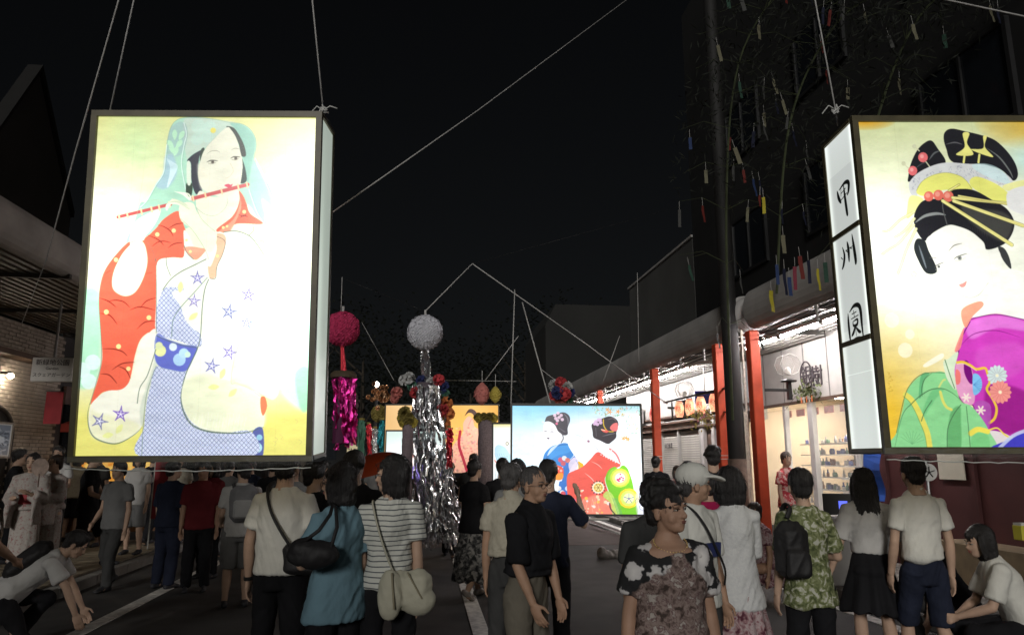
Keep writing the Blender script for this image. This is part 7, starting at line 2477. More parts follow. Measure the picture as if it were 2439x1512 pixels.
g = MB(); g.ell((0, 0, 0), .085, 14, 10); link('globe', g, emat('street_glow', (1, .97, .9), 30), t, smooth=True)
g = MB(); zb = P(897, 915, 24).z; g.tube([(0, .1, .1), (0, .12, -zb)], .05, n=8); link('pole', g, m_blackm, t)
# dark bundles of netting high over the street (unlit streamers)
for (x, y, d, r, lab) in ((905, 985, 16, .25, 'olive foil pompom beside the orange box'),):
    t = thing('streamer_bundle', lab, 'decoration', P(x, y, d))
    g = MB(); petal_ball(g, Vector((0, 0, 0)), r * .6, 90, rr, .12); link('petals', g, POM[OL], t)

# ------------------------------------------------------------------ bamboo with paper wish strips, upper right
rr = random.Random(77)
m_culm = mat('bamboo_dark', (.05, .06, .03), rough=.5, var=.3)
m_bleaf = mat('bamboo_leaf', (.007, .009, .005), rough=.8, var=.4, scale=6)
spine = [[P(1745, 1000, 10.4), P(1730, 500, 9.6), P(1760, 150, 9.0), P(1880, -60, 8.4)], [P(2000, 760, 9.0), P(2080, 320, 8.6), P(2190, 40, 8.0), P(2360, -80, 7.4)], [P(1850, 700, 10.2), P(1880, 300, 9.6), P(1990, 60, 9.0), P(2140, -40, 8.4)]]
anchors = []
for i, pts in enumerate(spine):
    t = thing('bamboo_branch', ('leafy bamboo leaning along the grey pole', 'leafy bamboo arching above the courtesan picture', 'leafy bamboo between the pole and the courtesan picture')[i], 'bamboo', pts[0])
    L0 = [p - pts[0] for p in pts]
    sp = [Vector(v) for v in (spline([tuple(p) for p in L0], False, 8))]
    g = MB(); g.tube(sp, [.022 - .015 * k / len(sp) for k in range(len(sp))], n=6)
    for k in range(4, len(sp), 2):
        for _ in range(3):
            a = rr.uniform(0, 6.3)
            e_ = sp[k] + Vector((math.cos(a) * .7, math.sin(a) * .5, rr.uniform(-.25, .15)))
            m2 = sp[k].lerp(e_, .5) + Vector((0, 0, .12))
            g.tube([sp[k], m2, e_], [.006, .004, .002], n=4)
            anchors += [pts[0] + m2, pts[0] + e_, pts[0] + sp[k].lerp(e_, .8)]
    link('culm', g, m_culm, t)
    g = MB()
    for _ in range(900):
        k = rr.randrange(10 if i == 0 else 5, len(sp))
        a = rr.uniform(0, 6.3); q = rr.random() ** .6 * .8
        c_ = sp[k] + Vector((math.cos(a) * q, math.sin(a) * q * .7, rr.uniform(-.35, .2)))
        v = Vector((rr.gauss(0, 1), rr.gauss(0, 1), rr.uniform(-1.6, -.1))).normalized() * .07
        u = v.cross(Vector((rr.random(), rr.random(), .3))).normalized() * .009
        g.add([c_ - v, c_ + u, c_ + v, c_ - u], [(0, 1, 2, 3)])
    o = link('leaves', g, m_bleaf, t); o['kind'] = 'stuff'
strip_c = {'yellow': mat('strip_yellow', (.42, .36, .03), rough=.8), 'pale yellow': mat('strip_pale', (0.135, 0.126, 0.081), rough=.8), 'pink': mat('strip_pink', (0.171, 0.023, 0.041), rough=.8), 'blue': mat('strip_blue', (0.018, 0.036, 0.108), rough=.8), 'navy': mat('strip_navy', (0.007, 0.009, 0.027), rough=.8), 'red': mat('strip_red', (0.117, 0.013, 0.009), rough=.8), 'green': mat('strip_green', (0.018, 0.054, 0.036), rough=.8), 'grey': mat('strip_grey', (0.054, 0.054, 0.052), rough=.8)}
sg = MB()
for i in range(4):
    a, b_2 = .012 * math.sin(i * 1.3), .012 * math.sin((i + 1) * 1.3)
    sg.add([(-.5, a, -i * .25), (.5, a * .5, -i * .25), (.5, b_2 * .5, -(i + 1) * .25), (-.5, b_2, -(i + 1) * .25)], [(0, 1, 2, 3)])
smesh = {}
for k, m in strip_c.items():
    me = fixn(sg.mesh('paper')); me.materials.append(m); smesh[k] = me
cdm = fixn(MB().tube([(0, 0, 0), (0, 0, .12)], .0025, n=4).mesh('cord')); cdm.materials.append(m_rope)


def strip(col, p, w, h, lab, grp=None, tilt=0.0):
    t = thing('paper_strip', lab, 'paper strip', p, 0, grp, rot=(0, R(tilt), -YAW + rr.uniform(-.7, .7)))
    share('paper', smesh[col], t, scl=(w, 1, h))
    share('cord', cdm, t)


for (x, y, col, w, h, tl, lab) in ((1837, 692, 'yellow', .075, .27, 0, 'bright yellow paper strip hanging beside the near canopy end'), (1750, 352, 'pale yellow', .05, .24, -14, 'pale yellow strip with a red tip high beside the grey pole'), (1865, 560, 'pale yellow', .05, .24, 0, 'pale yellow strip above the blue strips'),
                                   (1818, 470, 'yellow', .04, .22, 0, 'dull yellow strip beside a red one, mid height'), (1810, 465, 'red', .03, .16, 6, 'small red strip beside the dull yellow one'), (1850, 630, 'blue', .04, .26, 0, 'blue strip leftmost in the cluster above the canopy'), (1868, 640, 'navy', .05, .34, 0, 'navy strip in the cluster above the canopy'),
                                   (1880, 660, 'blue', .05, .24, 0, 'second blue strip right of the navy one'), (1893, 635, 'pink', .045, .30, 3, 'pink strip in the middle of the cluster above the canopy'), (1905, 610, 'red', .05, .30, -3, 'red strip behind the pink one'), (1925, 620, 'navy', .04, .3, 0, 'dark strip right of the red one'),
                                   (1948, 640, 'yellow', .045, .28, 0, 'yellow strip next to the corner of the courtesan box'), (1965, 625, 'green', .05, .26, 0, 'green strip rightmost beside the courtesan box'), (1808, 60, 'pale yellow', .05, .22, 4, 'pale strip at the very top left of the bamboo'), (2142, 188, 'pale yellow', .05, .24, 6, 'pale strip high above the courtesan box corner'), (1820, 300, 'grey', .04, .2, -14, 'grey tilted strip left of the bamboo')):
    strip(col, P(x, y, 8.6), w, h, lab, None, tl)
rr.shuffle(anchors)
for a in anchors[:56]:
    col = rr.choice(['pale yellow', 'grey', 'grey', 'navy', 'blue', 'red', 'green', 'pale yellow', 'navy', 'grey'])
    strip(col, a - Vector((0, 0, .12)), rr.uniform(.035, .05), rr.uniform(.18, .26), '%s paper wish strip hanging %s among the dark bamboo leaves' % (col, 'low' if a.z < 4.2 else 'at mid height' if a.z < 5.6 else 'high'), 'wish strips on the bamboo', rr.uniform(-12, 12))
# ================================================================== the crowd
random.seed(5)
c_white = mat('cloth_white', (.66, .65, .60), rough=.9, var=.06, scale=5, bump=.6, bscale=34, stretch=(1, 1, .6), spec=.15)
c_beige = mat('cloth_beige', (.40, .37, .30), rough=.9, var=.10, scale=40, bump=.6, bscale=34, stretch=(1, 1, .6), spec=.15)
c_black = mat('cloth_black', (.012, .012, .014), rough=.9, var=.3, bump=.6, bscale=34, stretch=(1, 1, .6), spec=.15)
c_navy = mat('cloth_navy', (.018, .022, .040), rough=.9, var=.3, bump=.6, bscale=34, stretch=(1, 1, .6), spec=.15)
c_char = mat('cloth_charcoal', (.05, .05, .05), rough=.9, var=.2, bump=.6, bscale=34, stretch=(1, 1, .6), spec=.15)
c_grey = mat('cloth_grey', (.17, .17, .17), rough=.9, var=.15, bump=.6, bscale=34, stretch=(1, 1, .6), spec=.15)
c_lgrey = mat('cloth_lightgrey', (.38, .39, .41), rough=.9, var=.1, bump=.6, bscale=34, stretch=(1, 1, .6), spec=.15)
c_blue = mat('cloth_steelblue', (.16, .27, .33), rough=.9, var=.10, scale=6, bump=.6, bscale=34, stretch=(1, 1, .6), spec=.15)
c_khaki = mat('cloth_khaki', (.14, .125, .10), rough=.9, var=.12, bump=.6, bscale=34, stretch=(1, 1, .6), spec=.15)
c_red = mat('cloth_darkred', (.13, .018, .022), rough=.9, var=.15, spec=.15)
c_mag = mat('cloth_magenta', (.42, .02, .10), rough=.9, var=.1, spec=.15)
c_pale = mat('cloth_palewhite', (.48, .47, .46), rough=.9, var=.1, bump=.6, bscale=34, stretch=(1, 1, .6), spec=.15)
c_strp = mat_pattern('cloth_striped', [(0, (.60, .60, .55)), (.78, (.10, .11, .12))], 33, 'stripe')
c_lace = mat_pattern('cloth_lace', [(0, (.52, .52, .53)), (.45, (.58, .58, .58)), (.6, (.62, .62, .61))], 60, 'blotch')
c_flor = mat_pattern('cloth_floral_dark', [(0.30, (.03, .025, .025)), (.42, (.12, .085, .075)), (.50, (.25, .19, .175)), (.56, (.10, .06, .06)), (.64, (.30, .26, .23))], 24, 'blotch')
c_flor = mat_yoke()
c_green = mat_pattern('cloth_floral_green', [(.34, (.06, .075, .03)), (.46, (.15, .17, .075)), (.54, (.24, .26, .13)), (.60, (.50, .50, .42))], 26, 'blotch')
c_pinkf = mat_pattern('cloth_floral_pink', [(.36, (.10, .03, .045)), (.47, (.34, .20, .21)), (.58, (.46, .38, .38)), (.66, (.22, .08, .10))], 22, 'blotch')
c_bwf = mat_pattern('cloth_print_grey', [(.40, (.02, .02, .022)), (.50, (.10, .10, .10)), (.58, (.30, .29, .28))], 16, 'blotch')
c_yuk = mat_pattern('cloth_yukata', [(.33, (.26, .12, .12)), (.42, (.34, .29, .27)), (.6, (.38, .35, .32))], 34, 'blotch')
c_redf = mat_pattern('cloth_floral_red', [(.38, (.40, .03, .05)), (.48, (.5, .10, .10)), (.56, (.6, .4, .36))], 22, 'blotch')

NV, FV = .0098, .0155
HANG = ((.10, -.04, -1), (.03, .14, -1))

# --- foreground left
p1, tp1, ar1, _ = person('man seen from behind in a plain white t-shirt crossed by a bag strap', 674, 5.15, 1.70, 'm', 2, 0, top=('tee', c_white), bottom=('trousers', c_black), hair=('short', 'black'), skin='fair', vox=NV, arms=(((.20, -.03, -1), (.02, .16, -1)), ((.20, .02, -1), (-.15, .5, -1))), wrist=0, fat=1.02, sleeve=.68, hem=.505)
p2, tp2, ar2, _ = person('woman in a long steel blue tunic and glasses looking left', 808, 4.55, 1.60, 'f', -46, -40, top=('tunic', c_blue), bottom=('trousers', c_black), hair=('bigbob', 'black'), vox=NV, glasses=True, arms=(((.28, .16, -1), (-.55, .75, .45)), ((.08, -.06, -1), (.0, .25, -1))), hem=.425, sleeve=.78, fat=1.03)
p3, tp3, ar3, _ = person('young woman in a white t-shirt with thin dark stripes, looking left', 930, 4.65, 1.655, 'f', -8, -78, top=('tee', c_strp), bottom=('trousers', c_black), hair=('bigbob', 'black'), vox=NV, arms=(((.14, .10, -1), (.05, .22, -1)), HANG), hem=.51, sleeve=.66, fat=.90)
person('tall man in black standing just behind the woman in blue', 838, 5.6, 1.70, 'm', 0, 10, top=('tee', c_black), bottom=('trousers', c_black), hair=('short', 'black'), vox=FV, fat=1.08, sleeve=.9)
person('man in a black top beyond the white t-shirt, face turned right', 742, 6.1, 1.60, 'm', 20, 40, top=('tee', c_black), bottom=('trousers', c_char), hair=('short', 'black'), vox=FV, sleeve=.9)

# --- centre men
p7, tp7, ar7, _ = person('older man with glasses and cropped hair in a black polo shirt', 1252, 4.75, 1.585, 'm', 128, 4, head_pitch=-2, top=('shirt', c_black), bottom=('trousers', c_khaki), hair=('buzz', 'salt'), skin='tan', vox=NV, glasses=True, collar=True, lean=5,
                         arms=(((.10, .06, -1), (-.08, .36, -1)), ((.12, .14, -1), (-.16, .42, -1))), sleeve=.95, fat=1.04, hem=.58)
person('grey haired man from behind in a beige short sleeved shirt', 1216, 5.5, 1.60, 'm', 8, 14, top=('shirt', c_beige), bottom=('trousers', c_char), hair=('short', 'salt'), skin='tan', vox=NV, collar=True, arms=(((.10, -.02, -1), (.02, .10, -1)), HANG), lean=3, hem=.58)
person('dark haired man behind the beige shirt, dim grey shirt', 1232, 7.1, 1.63, 'm', -5, 0, top=('tee', c_grey), bottom=('trousers', c_char), hair=('short', 'black'), vox=FV)
person('man in a dark jacket raising one arm to his face behind the black polo shirt', 1306, 6.1, 1.62, 'm', 12, 10, top=('tee', c_navy), bottom=('trousers', c_black), hair=('short', 'black'), vox=FV, arms=(HANG, ((.35, .45, -.6), (-.25, .5, 1.0))), sleeve=.9)

# --- foreground right
p10, tp10, ar10, _ = person('older woman near the camera in a black white and brown floral blouse', 1588, 3.36, 1.520, 'f', 172, -34, head_pitch=-3, scoop=True, top=('blouse', c_flor), bottom=('trousers', c_char), hair=('perm', 'black'), skin='dark', vox=.0088, fat=1.10, arms=(((.20, -.04, -1), (.10, .10, -1)), ((.20, -.04, -1), (.10, .10, -1))), sleeve=.66, hem=.40, roll=2)
person('man in a grey shirt half hidden behind the floral blouse woman', 1556, 4.8, 1.50, 'm', 176, 0, top=('tee', c_char), bottom=('trousers', c_black), hair=('short', 'black'), skin='tan', vox=.0115, sleeve=.9)
p11, tp11, ar11, hp11 = person('man in a white cap and white t-shirt with a navy chest print', 1650, 4.55, 1.60, 'm', 140, -52, top=('tee', c_white), bottom=('trousers', c_char), hair=('short', 'salt'), skin='tan', vox=NV, cap=c_white, sleeve=.85)
p13, tp13, ar13, _ = person('woman seen from behind in a long white lace blouse over a pink floral skirt', 1746, 5.05, 1.575, 'f', 4, 6, top=('blouse', c_lace), bottom=('midiskirt', c_pinkf), hair=('bigbob', 'black'), vox=NV, hem=.415, sleeve=1.25, arms=(HANG, ((.06, .25, -1), (-.1, .9, -.3))), fat=.88)
person('person in a magenta top glimpsed behind the white cap', 1690, 6.4, 1.50, 'f', 0, 0, top=('tee', c_mag), bottom=('trousers', c_black), hair=('short', 'black'), vox=FV)
person('tall man with bushy black hair in a dark shirt by the first vermilion pillar', 1706, 8.2, 1.78, 'm', 8, 0, top=('tee', c_black), bottom=('trousers', c_black), hair=('perm', 'black'), vox=FV)
p15, tp15, ar15, _ = person('woman seen from behind in an olive and white leaf print blouse', 1916, 4.95, 1.565, 'f', -4, 8, top=('tunic', c_green), bottom=('trousers', c_black), hair=('short', 'black'), vox=NV, hem=.44, sleeve=.85, arms=(((.16, .02, -1), (.05, .25, -1)), ((.30, .05, -1), (-.30, 1.0, .0))), fat=.92)
p16, tp16, ar16, _ = person('long haired woman in a pale blouse and flared black skirt walking away', 2066, 5.85, 1.575, 'f', 10, 4, stance='walk', step=.09, top=('crop', c_pale), bottom=('skirt', c_black), hair=('long', 'black'), vox=NV, sleeve=.9, arms=(((.34, -.06, -1), (.30, .30, -1)), ((.30, -.10, -1), (.2, .1, -1))), shoes=(.01, .01, .012))
p17, tp17, ar17, _ = person('man in a white shirt and dark navy shorts walking away under the courtesan box', 2190, 5.55, 1.665, 'm', -4, 4, stance='walk', step=.10, top=('shirt', c_white), bottom=('shorts', c_navy), hair=('short', 'black'), vox=NV, collar=True, hem=.55, arms=(((.14, .05, -1), (.0, .35, -1)), ((.16, -.04, -1), (.02, .1, -1))), sleeve=.66, fat=.84)
SIT = [((-.06, .24, .26), (-.06, .22, .045)), ((.08, .26, .26), (.10, .20, .045))]
person('girl with dark hair crouching at the right edge in a white top with pink sleeve', 2440, 5.4, 1.56, 'f', -75, -10, head_pitch=8, lean=22, legs=SIT, hz=.27, top=('tee', c_white), bottom=('trousers', c_black), hair=('bob', 'black'), vox=.012, arms=(((.1, .4, -1), (-.3, .7, -.3)), ((.1, .4, -1), (-.5, .6, -.3))), sleeve=.8, y_at=1400)
person('dark clad person sitting low between the white shirt man and the crouching girl', 2285, 6.3, 1.58, 'f', -60, 0, head_pitch=12, lean=25, legs=SIT, hz=.26, top=('tee', c_black), bottom=('trousers', c_char), hair=('long', 'black'), vox=FV, y_at=1380)
person('shopkeeper in a red floral shirt standing beside the vermilion pillar', 1872, 11.6, 1.62, 'f', 150, 20, top=('shirt', c_redf), bottom=('trousers', c_black), hair=('updo', 'brown'), vox=FV, y_at=1120)
person('person in pale pink clothes sitting on the kerb behind the lace blouse', 1828, 8.7, 1.55, 'f', -110, 0, lean=14, legs=SIT, hz=.24, top=('tee', c_pinkf), bottom=('longskirt', c_pinkf), hair=('short', 'brown'), vox=FV, skin='tan', y_at=1300)
person('slim person in black with a topknot in front of the white shutter', 1563, 13.0, 1.68, 'm', 20, 10, top=('tee', c_black), bottom=('trousers', c_black), hair=('updo', 'black'), vox=FV, y_at=1110)
person('child in a red patterned top by the shutter', 1612, 13.6, 1.50, 'f', 190, 0, top=('tee', c_redf), bottom=('trousers', c_char), hair=('bob', 'brown'), vox=FV, y_at=1110)
person('short dark haired onlooker right of the white cap', 1640, 9.2, 1.60, 'm', 0, 0, top=('tee', c_char), bottom=('trousers', c_black), hair=('short', 'black'), vox=FV, y_at=1110)

# --- centre far
person('woman in a black top and long grey print skirt, walking', 1128, 8.9, 1.64, 'f', 30, 10, stance='walk', step=.14, top=('tee', c_black), bottom=('longskirt', c_bwf), hair=('short', 'black'), vox=FV, arms=(((.2, .3, -1), (-.1, .6, -.7)), ((.3, -.2, -1), (.1, .4, -1))), shoes=(.25, .22, .2))
person('silhouetted person standing before the blue robed picture', 1197, 9.2, 1.64, 'm', 0, 0, top=('tee', c_black), bottom=('trousers', c_black), hair=('short', 'black'), vox=FV, y_at=1110)
person('man with a white headband facing the camera in the far crowd', 1128, 12.2, 1.72, 'm', 180, 10, top=('tee', c_char), bottom=('trousers', c_black), hair=('short', 'black'), vox=FV, y_at=1110)
far = [(1072, 12.5, 1.60, 'm', c_black, 'far onlooker in black before the orange picture'), (1098, 15, 1.62, 'f', c_navy, 'far onlooker in navy behind the print skirt'), (1150, 14.5, 1.6, 'm', c_char, 'far onlooker in charcoal right of the headband man'), (1165, 16, 1.55, 'f', c_grey, 'far onlooker in grey under the right crepe column'),
       (965, 13.5, 1.62, 'f', c_red, 'far onlooker in dark red behind the striped t-shirt'), (1052, 17, 1.65, 'm', c_lgrey, 'far onlooker in pale grey under the orange picture'), (1108, 19, 1.6, 'f', c_black, 'distant onlooker in black near the street end'), (1010, 18, 1.66, 'm', c_navy, 'distant onlooker in navy behind the silver tinsel'),
       (1268, 10.5, 1.58, 'f', c_black, 'onlooker with dark hair directly below the maiko picture'), (930, 21, 1.6, 'm', c_char, 'distant onlooker in charcoal at left of the street end')]
for i, (x, d, H, sx, m, lab) in enumerate(far):
    person(lab, x, d, H, sx, (0, 15, 180, -20, 10, 170, 0, 30, 0, 0)[i], 0, top=('tee', m), bottom=('trousers', c_black), hair=('short' if sx == 'm' else 'bob', 'black'), vox=.02, y_at=1130, face=False, stance='walk' if i % 3 == 0 else 'stand')

# --- left crowd
person('walker in a black t-shirt and black shorts striding on the left pavement', 205, 10.6, 1.66, 'm', 70, 0, stance='walk', step=.17, top=('tee', c_black), bottom=('shorts', c_black), hair=('short', 'black'), vox=FV, arms=(((.1, .4, -1), (0, .8, -.3)), ((.1, .2, -1), (0, .8, -.3))))
person('man in a pale grey t-shirt with backpack straps, legs crossing as he walks', 274, 9.5, 1.62, 'm', 195, 0, stance='walk', step=.07, top=('tee', c_grey), bottom=('trousers', c_char), hair=('short', 'black'), vox=.013, arms=(HANG, ((.1, .1, -1), (-.2, .7, -.6))))
person('man in dark clothes with bushy hair mid left under the flute picture', 402, 9.6, 1.60, 'm', 20, 20, top=('tee', c_navy), bottom=('trousers', c_navy), hair=('perm', 'black'), vox=FV, fat=1.1, sleeve=.95)
person('stout man in a dark red t-shirt under the flute picture', 476, 9.4, 1.60, 'm', 160, 20, top=('tee', c_red), bottom=('trousers', c_black), hair=('short', 'black'), skin='tan', vox=FV, fat=1.12, sleeve=.8)
person('second person in a red polo shirt just behind the stout man', 500, 10.4, 1.62, 'f', 200, 0, top=('tee', c_red), bottom=('trousers', c_black), hair=('bob', 'black'), vox=FV)
p6, tp6, ar6, _ = person('boy in a white t-shirt and grey shorts with a grey backpack', 572, 8.45, 1.60, 'm', -22, -20, top=('tee', c_pale), bottom=('shorts', c_grey), hair=('short', 'black'), vox=.012, fat=1.05, arms=(((.14, .1, -1), (0, .8, -.4)), HANG), sleeve=.7)
person('woman in a pale floral yukata with a red sash standing at far left', 62, 9.4, 1.58, 'f', 165, 0, top=('yukata', c_yuk), bottom=('yukata', c_yuk), hair=('updo', 'black'), vox=FV, arms=(((.2, .3, -1), (-.4, .7, .3)), ((.2, .3, -1), (-.4, .8, .1))), shoes=(.1, .03, .03))
person('second woman in a pale yukata just right of the first', 118, 9.8, 1.56, 'f', -165, 10, top=('yukata', c_yuk), bottom=('yukata', c_yuk), hair=('updo', 'brown'), vox=FV, arms=(((.2, .3, -1), (-.5, .8, .2)), ((.2, .2, -1), (0, .3, -1))), shoes=(.1, .03, .03))
person('man in a pale patterned shirt behind the yukata women', 132, 11.6, 1.72, 'm', 170, 0, top=('shirt', c_pale), bottom=('trousers', c_char), hair=('short', 'black'), vox=FV, y_at=1150, arms=(((.2, .3, -1), (-.3, 1, .1)), ((.2, .3, -1), (-.3, 1, .1))))
person('person in black at the far left behind the yukata women', 35, 11.0, 1.66, 'm', 60, 0, top=('tee', c_black), bottom=('trousers', c_black), hair=('short', 'black'), vox=FV, y_at=1150)
CR = [((-.08, .20, .24), (-.09, .05, .045)), ((.09, .14, .06), (.08, -.14, .05))]
p10b, tpb, _, _ = person('person kneeling at lower left in a white t-shirt, head bent down', 8, 6.6, 1.60, 'm', 70, 0, head_pitch=32, lean=52, legs=CR, hz=.28, top=('tee', c_pale), bottom=('trousers', c_black), hair=('short', 'black'), vox=.011, arms=(((.1, .5, -1), (0, .5, -1)), ((.1, .6, -.9), (0, .4, -1))), y_at=1400, sleeve=.7)
person('person cut off by the left edge, only a bare arm in view', -95, 5.2, 1.60, 'f', 20, 0, top=('tee', c_white), bottom=('trousers', c_black), hair=('bob', 'black'), skin='tan', vox=FV, arms=(None, ((.5, .1, -.8), (-.3, .8, -.5))), y_at=1350)
lft = [(330, 12, 1.62, 'f', c_pale, 'bob', 'woman in a pale blouse behind the backpack strap man', 180), (362, 13.2, 1.66, 'm', c_black, 'short', 'man in black left of the red nobori cloth', 0), (430, 13.5, 1.6, 'f', c_beige, 'bob', 'woman in beige in the back row under the flute picture', 170), (545, 12.5, 1.62, 'm', c_grey, 'short', 'man in grey in the back row near the backpack boy', 10),
       (598, 13.5, 1.6, 'f', c_navy, 'short', 'woman in navy in the back row right of the backpack boy', 200), (650, 11.0, 1.66, 'm', c_black, 'short', 'man in black in the back row behind the white t-shirt', 0), (700, 9.0, 1.60, 'm', c_grey, 'perm', 'grey clad man with a round face in the back row', 180), (770, 14, 1.62, 'm', c_char, 'short', 'man in charcoal beneath the magenta foil', 0),
       (232, 13.0, 1.66, 'm', c_char, 'short', 'man in charcoal in the back row beside the yellow stall', 190), (20, 13, 1.6, 'f', c_pale, 'bob', 'woman in pale clothes at the extreme left back row', 170), (180, 13.8, 1.64, 'f', c_beige, 'bob', 'woman in beige directly before the yellow stall', 0), (890, 17, 1.6, 'f', c_grey, 'bob', 'distant woman in grey behind the umbrella', 0)]
for i, (x, d, H, sx, m, hr, lab, hd) in enumerate(lft):
    person(lab, x, d, H, sx, hd, 0, top=('tee', m), bottom=('trousers' if i % 2 else 'shorts', c_black if i % 3 else c_grey), hair=(hr, 'black'), vox=.019, y_at=1140, face=True, stance='walk' if i % 2 else 'stand')

# ------------------------------------------------------------------ what they carry
m_bagb = mat('bag_black', (.016, .015, .016), rough=.65, var=.3, bump=.3)
m_bagc = mat('bag_cream', (.44, .42, .33), rough=.7, var=.10, scale=6, bump=.3)


def W(root, v):
    return Matrix.Translation(root.location) @ root.rotation_euler.to_matrix().to_4x4() @ Vector(v)


def strap(lab, root, pts, w, th, m, nm='bag_strap', parent=None):
    """flat band through person-local points"""
    q = [Vector(v) for v in spline([tuple(p) for p in pts], False, 6)]
    g = MB(); g.tube([W(root, p) - (parent.location if parent else Vector()) for p in q], w / 2, n=8, ry=th)
    o = link(nm, g, m, parent, smooth=True)
    return o


# crossbody bag of the man in white
H = 1.70
bag = thing('shoulder_bag', 'black crossbody bag on the right hip of the white t-shirt man', 'bag', W(p1, (.18, -.10, .96)))
g = MB(); g.box((0, 0, 0), (.26, .10, .20), rot=Matrix.Rotation(-YAW, 3, 'Z'), bev=.03); link('bag_body', remesh(g, .01, 3, disp=cloth_disp(.004, 2), name='bag_body'), m_bagb, bag)
strap('', p1, [(-.085, .03, 1.44), (-.088, -.09, 1.405), (-.03, -.158, 1.27), (.065, -.170, 1.12), (.15, -.160, 1.01), (.19, -.13, .97)], .066, .010, m_bagb, parent=bag)
# handbag of the woman in blue
bag = thing('handbag', 'soft black handbag hugged at the left side of the woman in blue', 'bag', P(747, 1312, 4.25))
g = MB(); g.box((0, 0, 0), (.27, .09, .11), rot=Matrix.Rotation(-YAW, 3, 'Z') @ Matrix.Rotation(R(8), 3, 'Y'), bev=.04); g.ell((0, 0, -.025), (.15, .05, .055), rot=Matrix.Rotation(-YAW, 3, 'Z')); link('bag_body', remesh(g, .010, 4, disp=cloth_disp(.008, 4), name='bag_body'), m_bagb, bag)
g = MB(); g.tube([P(x_, y_, d_) - bag.location for x_, y_, d_ in ((712, 1298, 4.22), (760, 1262, 4.2), (786, 1225, 4.28), (794, 1197, 4.42), (800, 1210, 4.34), (803, 1255, 4.27), (788, 1305, 4.22))], .011, n=7, ry=.006); link('bag_handle', g, m_bagb, bag, smooth=True)
# cream bag of the striped woman
bag = thing('shoulder_bag', 'cream drawstring shoulder bag on the right hip of the striped t-shirt woman', 'bag', W(p3, (.085, -.175, .865)))
rz = Matrix.Rotation(-YAW, 3, 'Z')
g = MB(); g.box((.05, 0, -.01), (.24, .09, .22), rot=rz, bev=.04); g.ell((-.07, -.03, -.03), (.075, .05, .14), rot=rz); g.ell((.10, 0, -.07), (.10, .06, .08), rot=rz)
link('bag_body', remesh(g, .008, 3, disp=cloth_disp(.006, 7), name='bag_body'), m_bagc, bag)
g = MB(); g.tube([(-.06, -.08, .10), (-.04, -.095, -.10)], .006, n=6); g.tube([(.03, -.065, .10), (.09, -.075, .0), (.12, -.07, -.05)], .005, n=6); link('drawstring', g, mat('cord_tan', (.25, .22, .15), rough=.8), bag)
strap('', p3, [(-.11, .0, 1.36), (-.108, -.085, 1.34), (-.06, -.150, 1.18), (.0, -.160, 1.02), (.03, -.165, .96)], .018, .006, m_bagc, parent=bag)
# dark shoulder bag of the green blouse woman
bag = thing('rucksack', 'black rucksack hanging on the left shoulder of the leaf print woman', 'bag', W(p15, (-.165, -.125, 1.04)))
g = MB(); g.box((0, 0, 0), (.21, .14, .36), rot=rz, bev=.06); g.box((0, -.085, -.07), (.16, .05, .17), rot=rz, bev=.025); link('bag_body', remesh(g, .010, 3, disp=cloth_disp(.008, 9), name='bag_body'), m_bagb, bag)
strap('', p15, [(-.16, -.09, 1.24), (-.125, -.07, 1.30), (-.118, .0, 1.325), (-.125, .07, 1.26), (-.16, .09, 1.10)], .035, .006, m_bagb, parent=bag)
# grey backpack of the boy
bag = thing('backpack', 'grey and white backpack on the boy under the flute picture', 'bag', W(p6, (.01, -.16, 1.13)))
rb = Matrix.Rotation(-YAW + R(22), 3, 'Z')
g = MB(); g.box((0, 0, 0), (.27, .14, .40), rot=rb, bev=.06); link('bag_body', remesh(g, .012, 2, disp=cloth_disp(.006, 3), name='bag_body'), mat('bag_grey', (.20, .20, .21), rough=.7, var=.15), bag)
g = MB(); g.box(rb @ Vector((0, -.085, -.06)), (.20, .05, .2), rot=rb, bev=.02); link('front_pocket', g, mat('bag_pale', (.38, .38, .38), rough=.7), bag)
for s_ in (-1, 1):
    strap('', p6, [(s_ * .09, -.10, 1.30), (s_ * .10, -.05, 1.345), (s_ * .10, .05, 1.32), (s_ * .11, .12, 1.18)], .04, .006, mat('bag_dark_strap', (.06, .06, .065), rough=.8), parent=bag)
# black vest / bag on the kneeling person
bag = thing('backpack', 'black backpack on the back of the kneeling person at lower left', 'bag', W(p10b, (0, .16, .735)))
g = MB(); g.box((0, 0, 0), (.28, .15, .40), rot=Matrix.Rotation(-YAW - R(70), 3, 'Z') @ Matrix.Rotation(-R(52), 3, 'X'), bev=.06); link('bag_body', remesh(g, .012, 3, disp=cloth_disp(.008, 3), name='bag_body'), m_bagb, bag)
# necklace
g = MB()
pts = [p10.matrix_world @ Vector((0, 0, 0))]
pts = [tp10(.050 * math.sin(a), .024 + .034 * math.cos(a), .825 - .024 * math.cos(a)) for a in np.linspace(-1.9, 1.9, 22)]
for q in pts:
    g.ell(q, .0042, 7, 5)
g.tube(pts, .0022, n=5)
link('necklace', g, mat('gold', (.75, .55, .25), rough=.3, metal=1), p10, smooth=True)
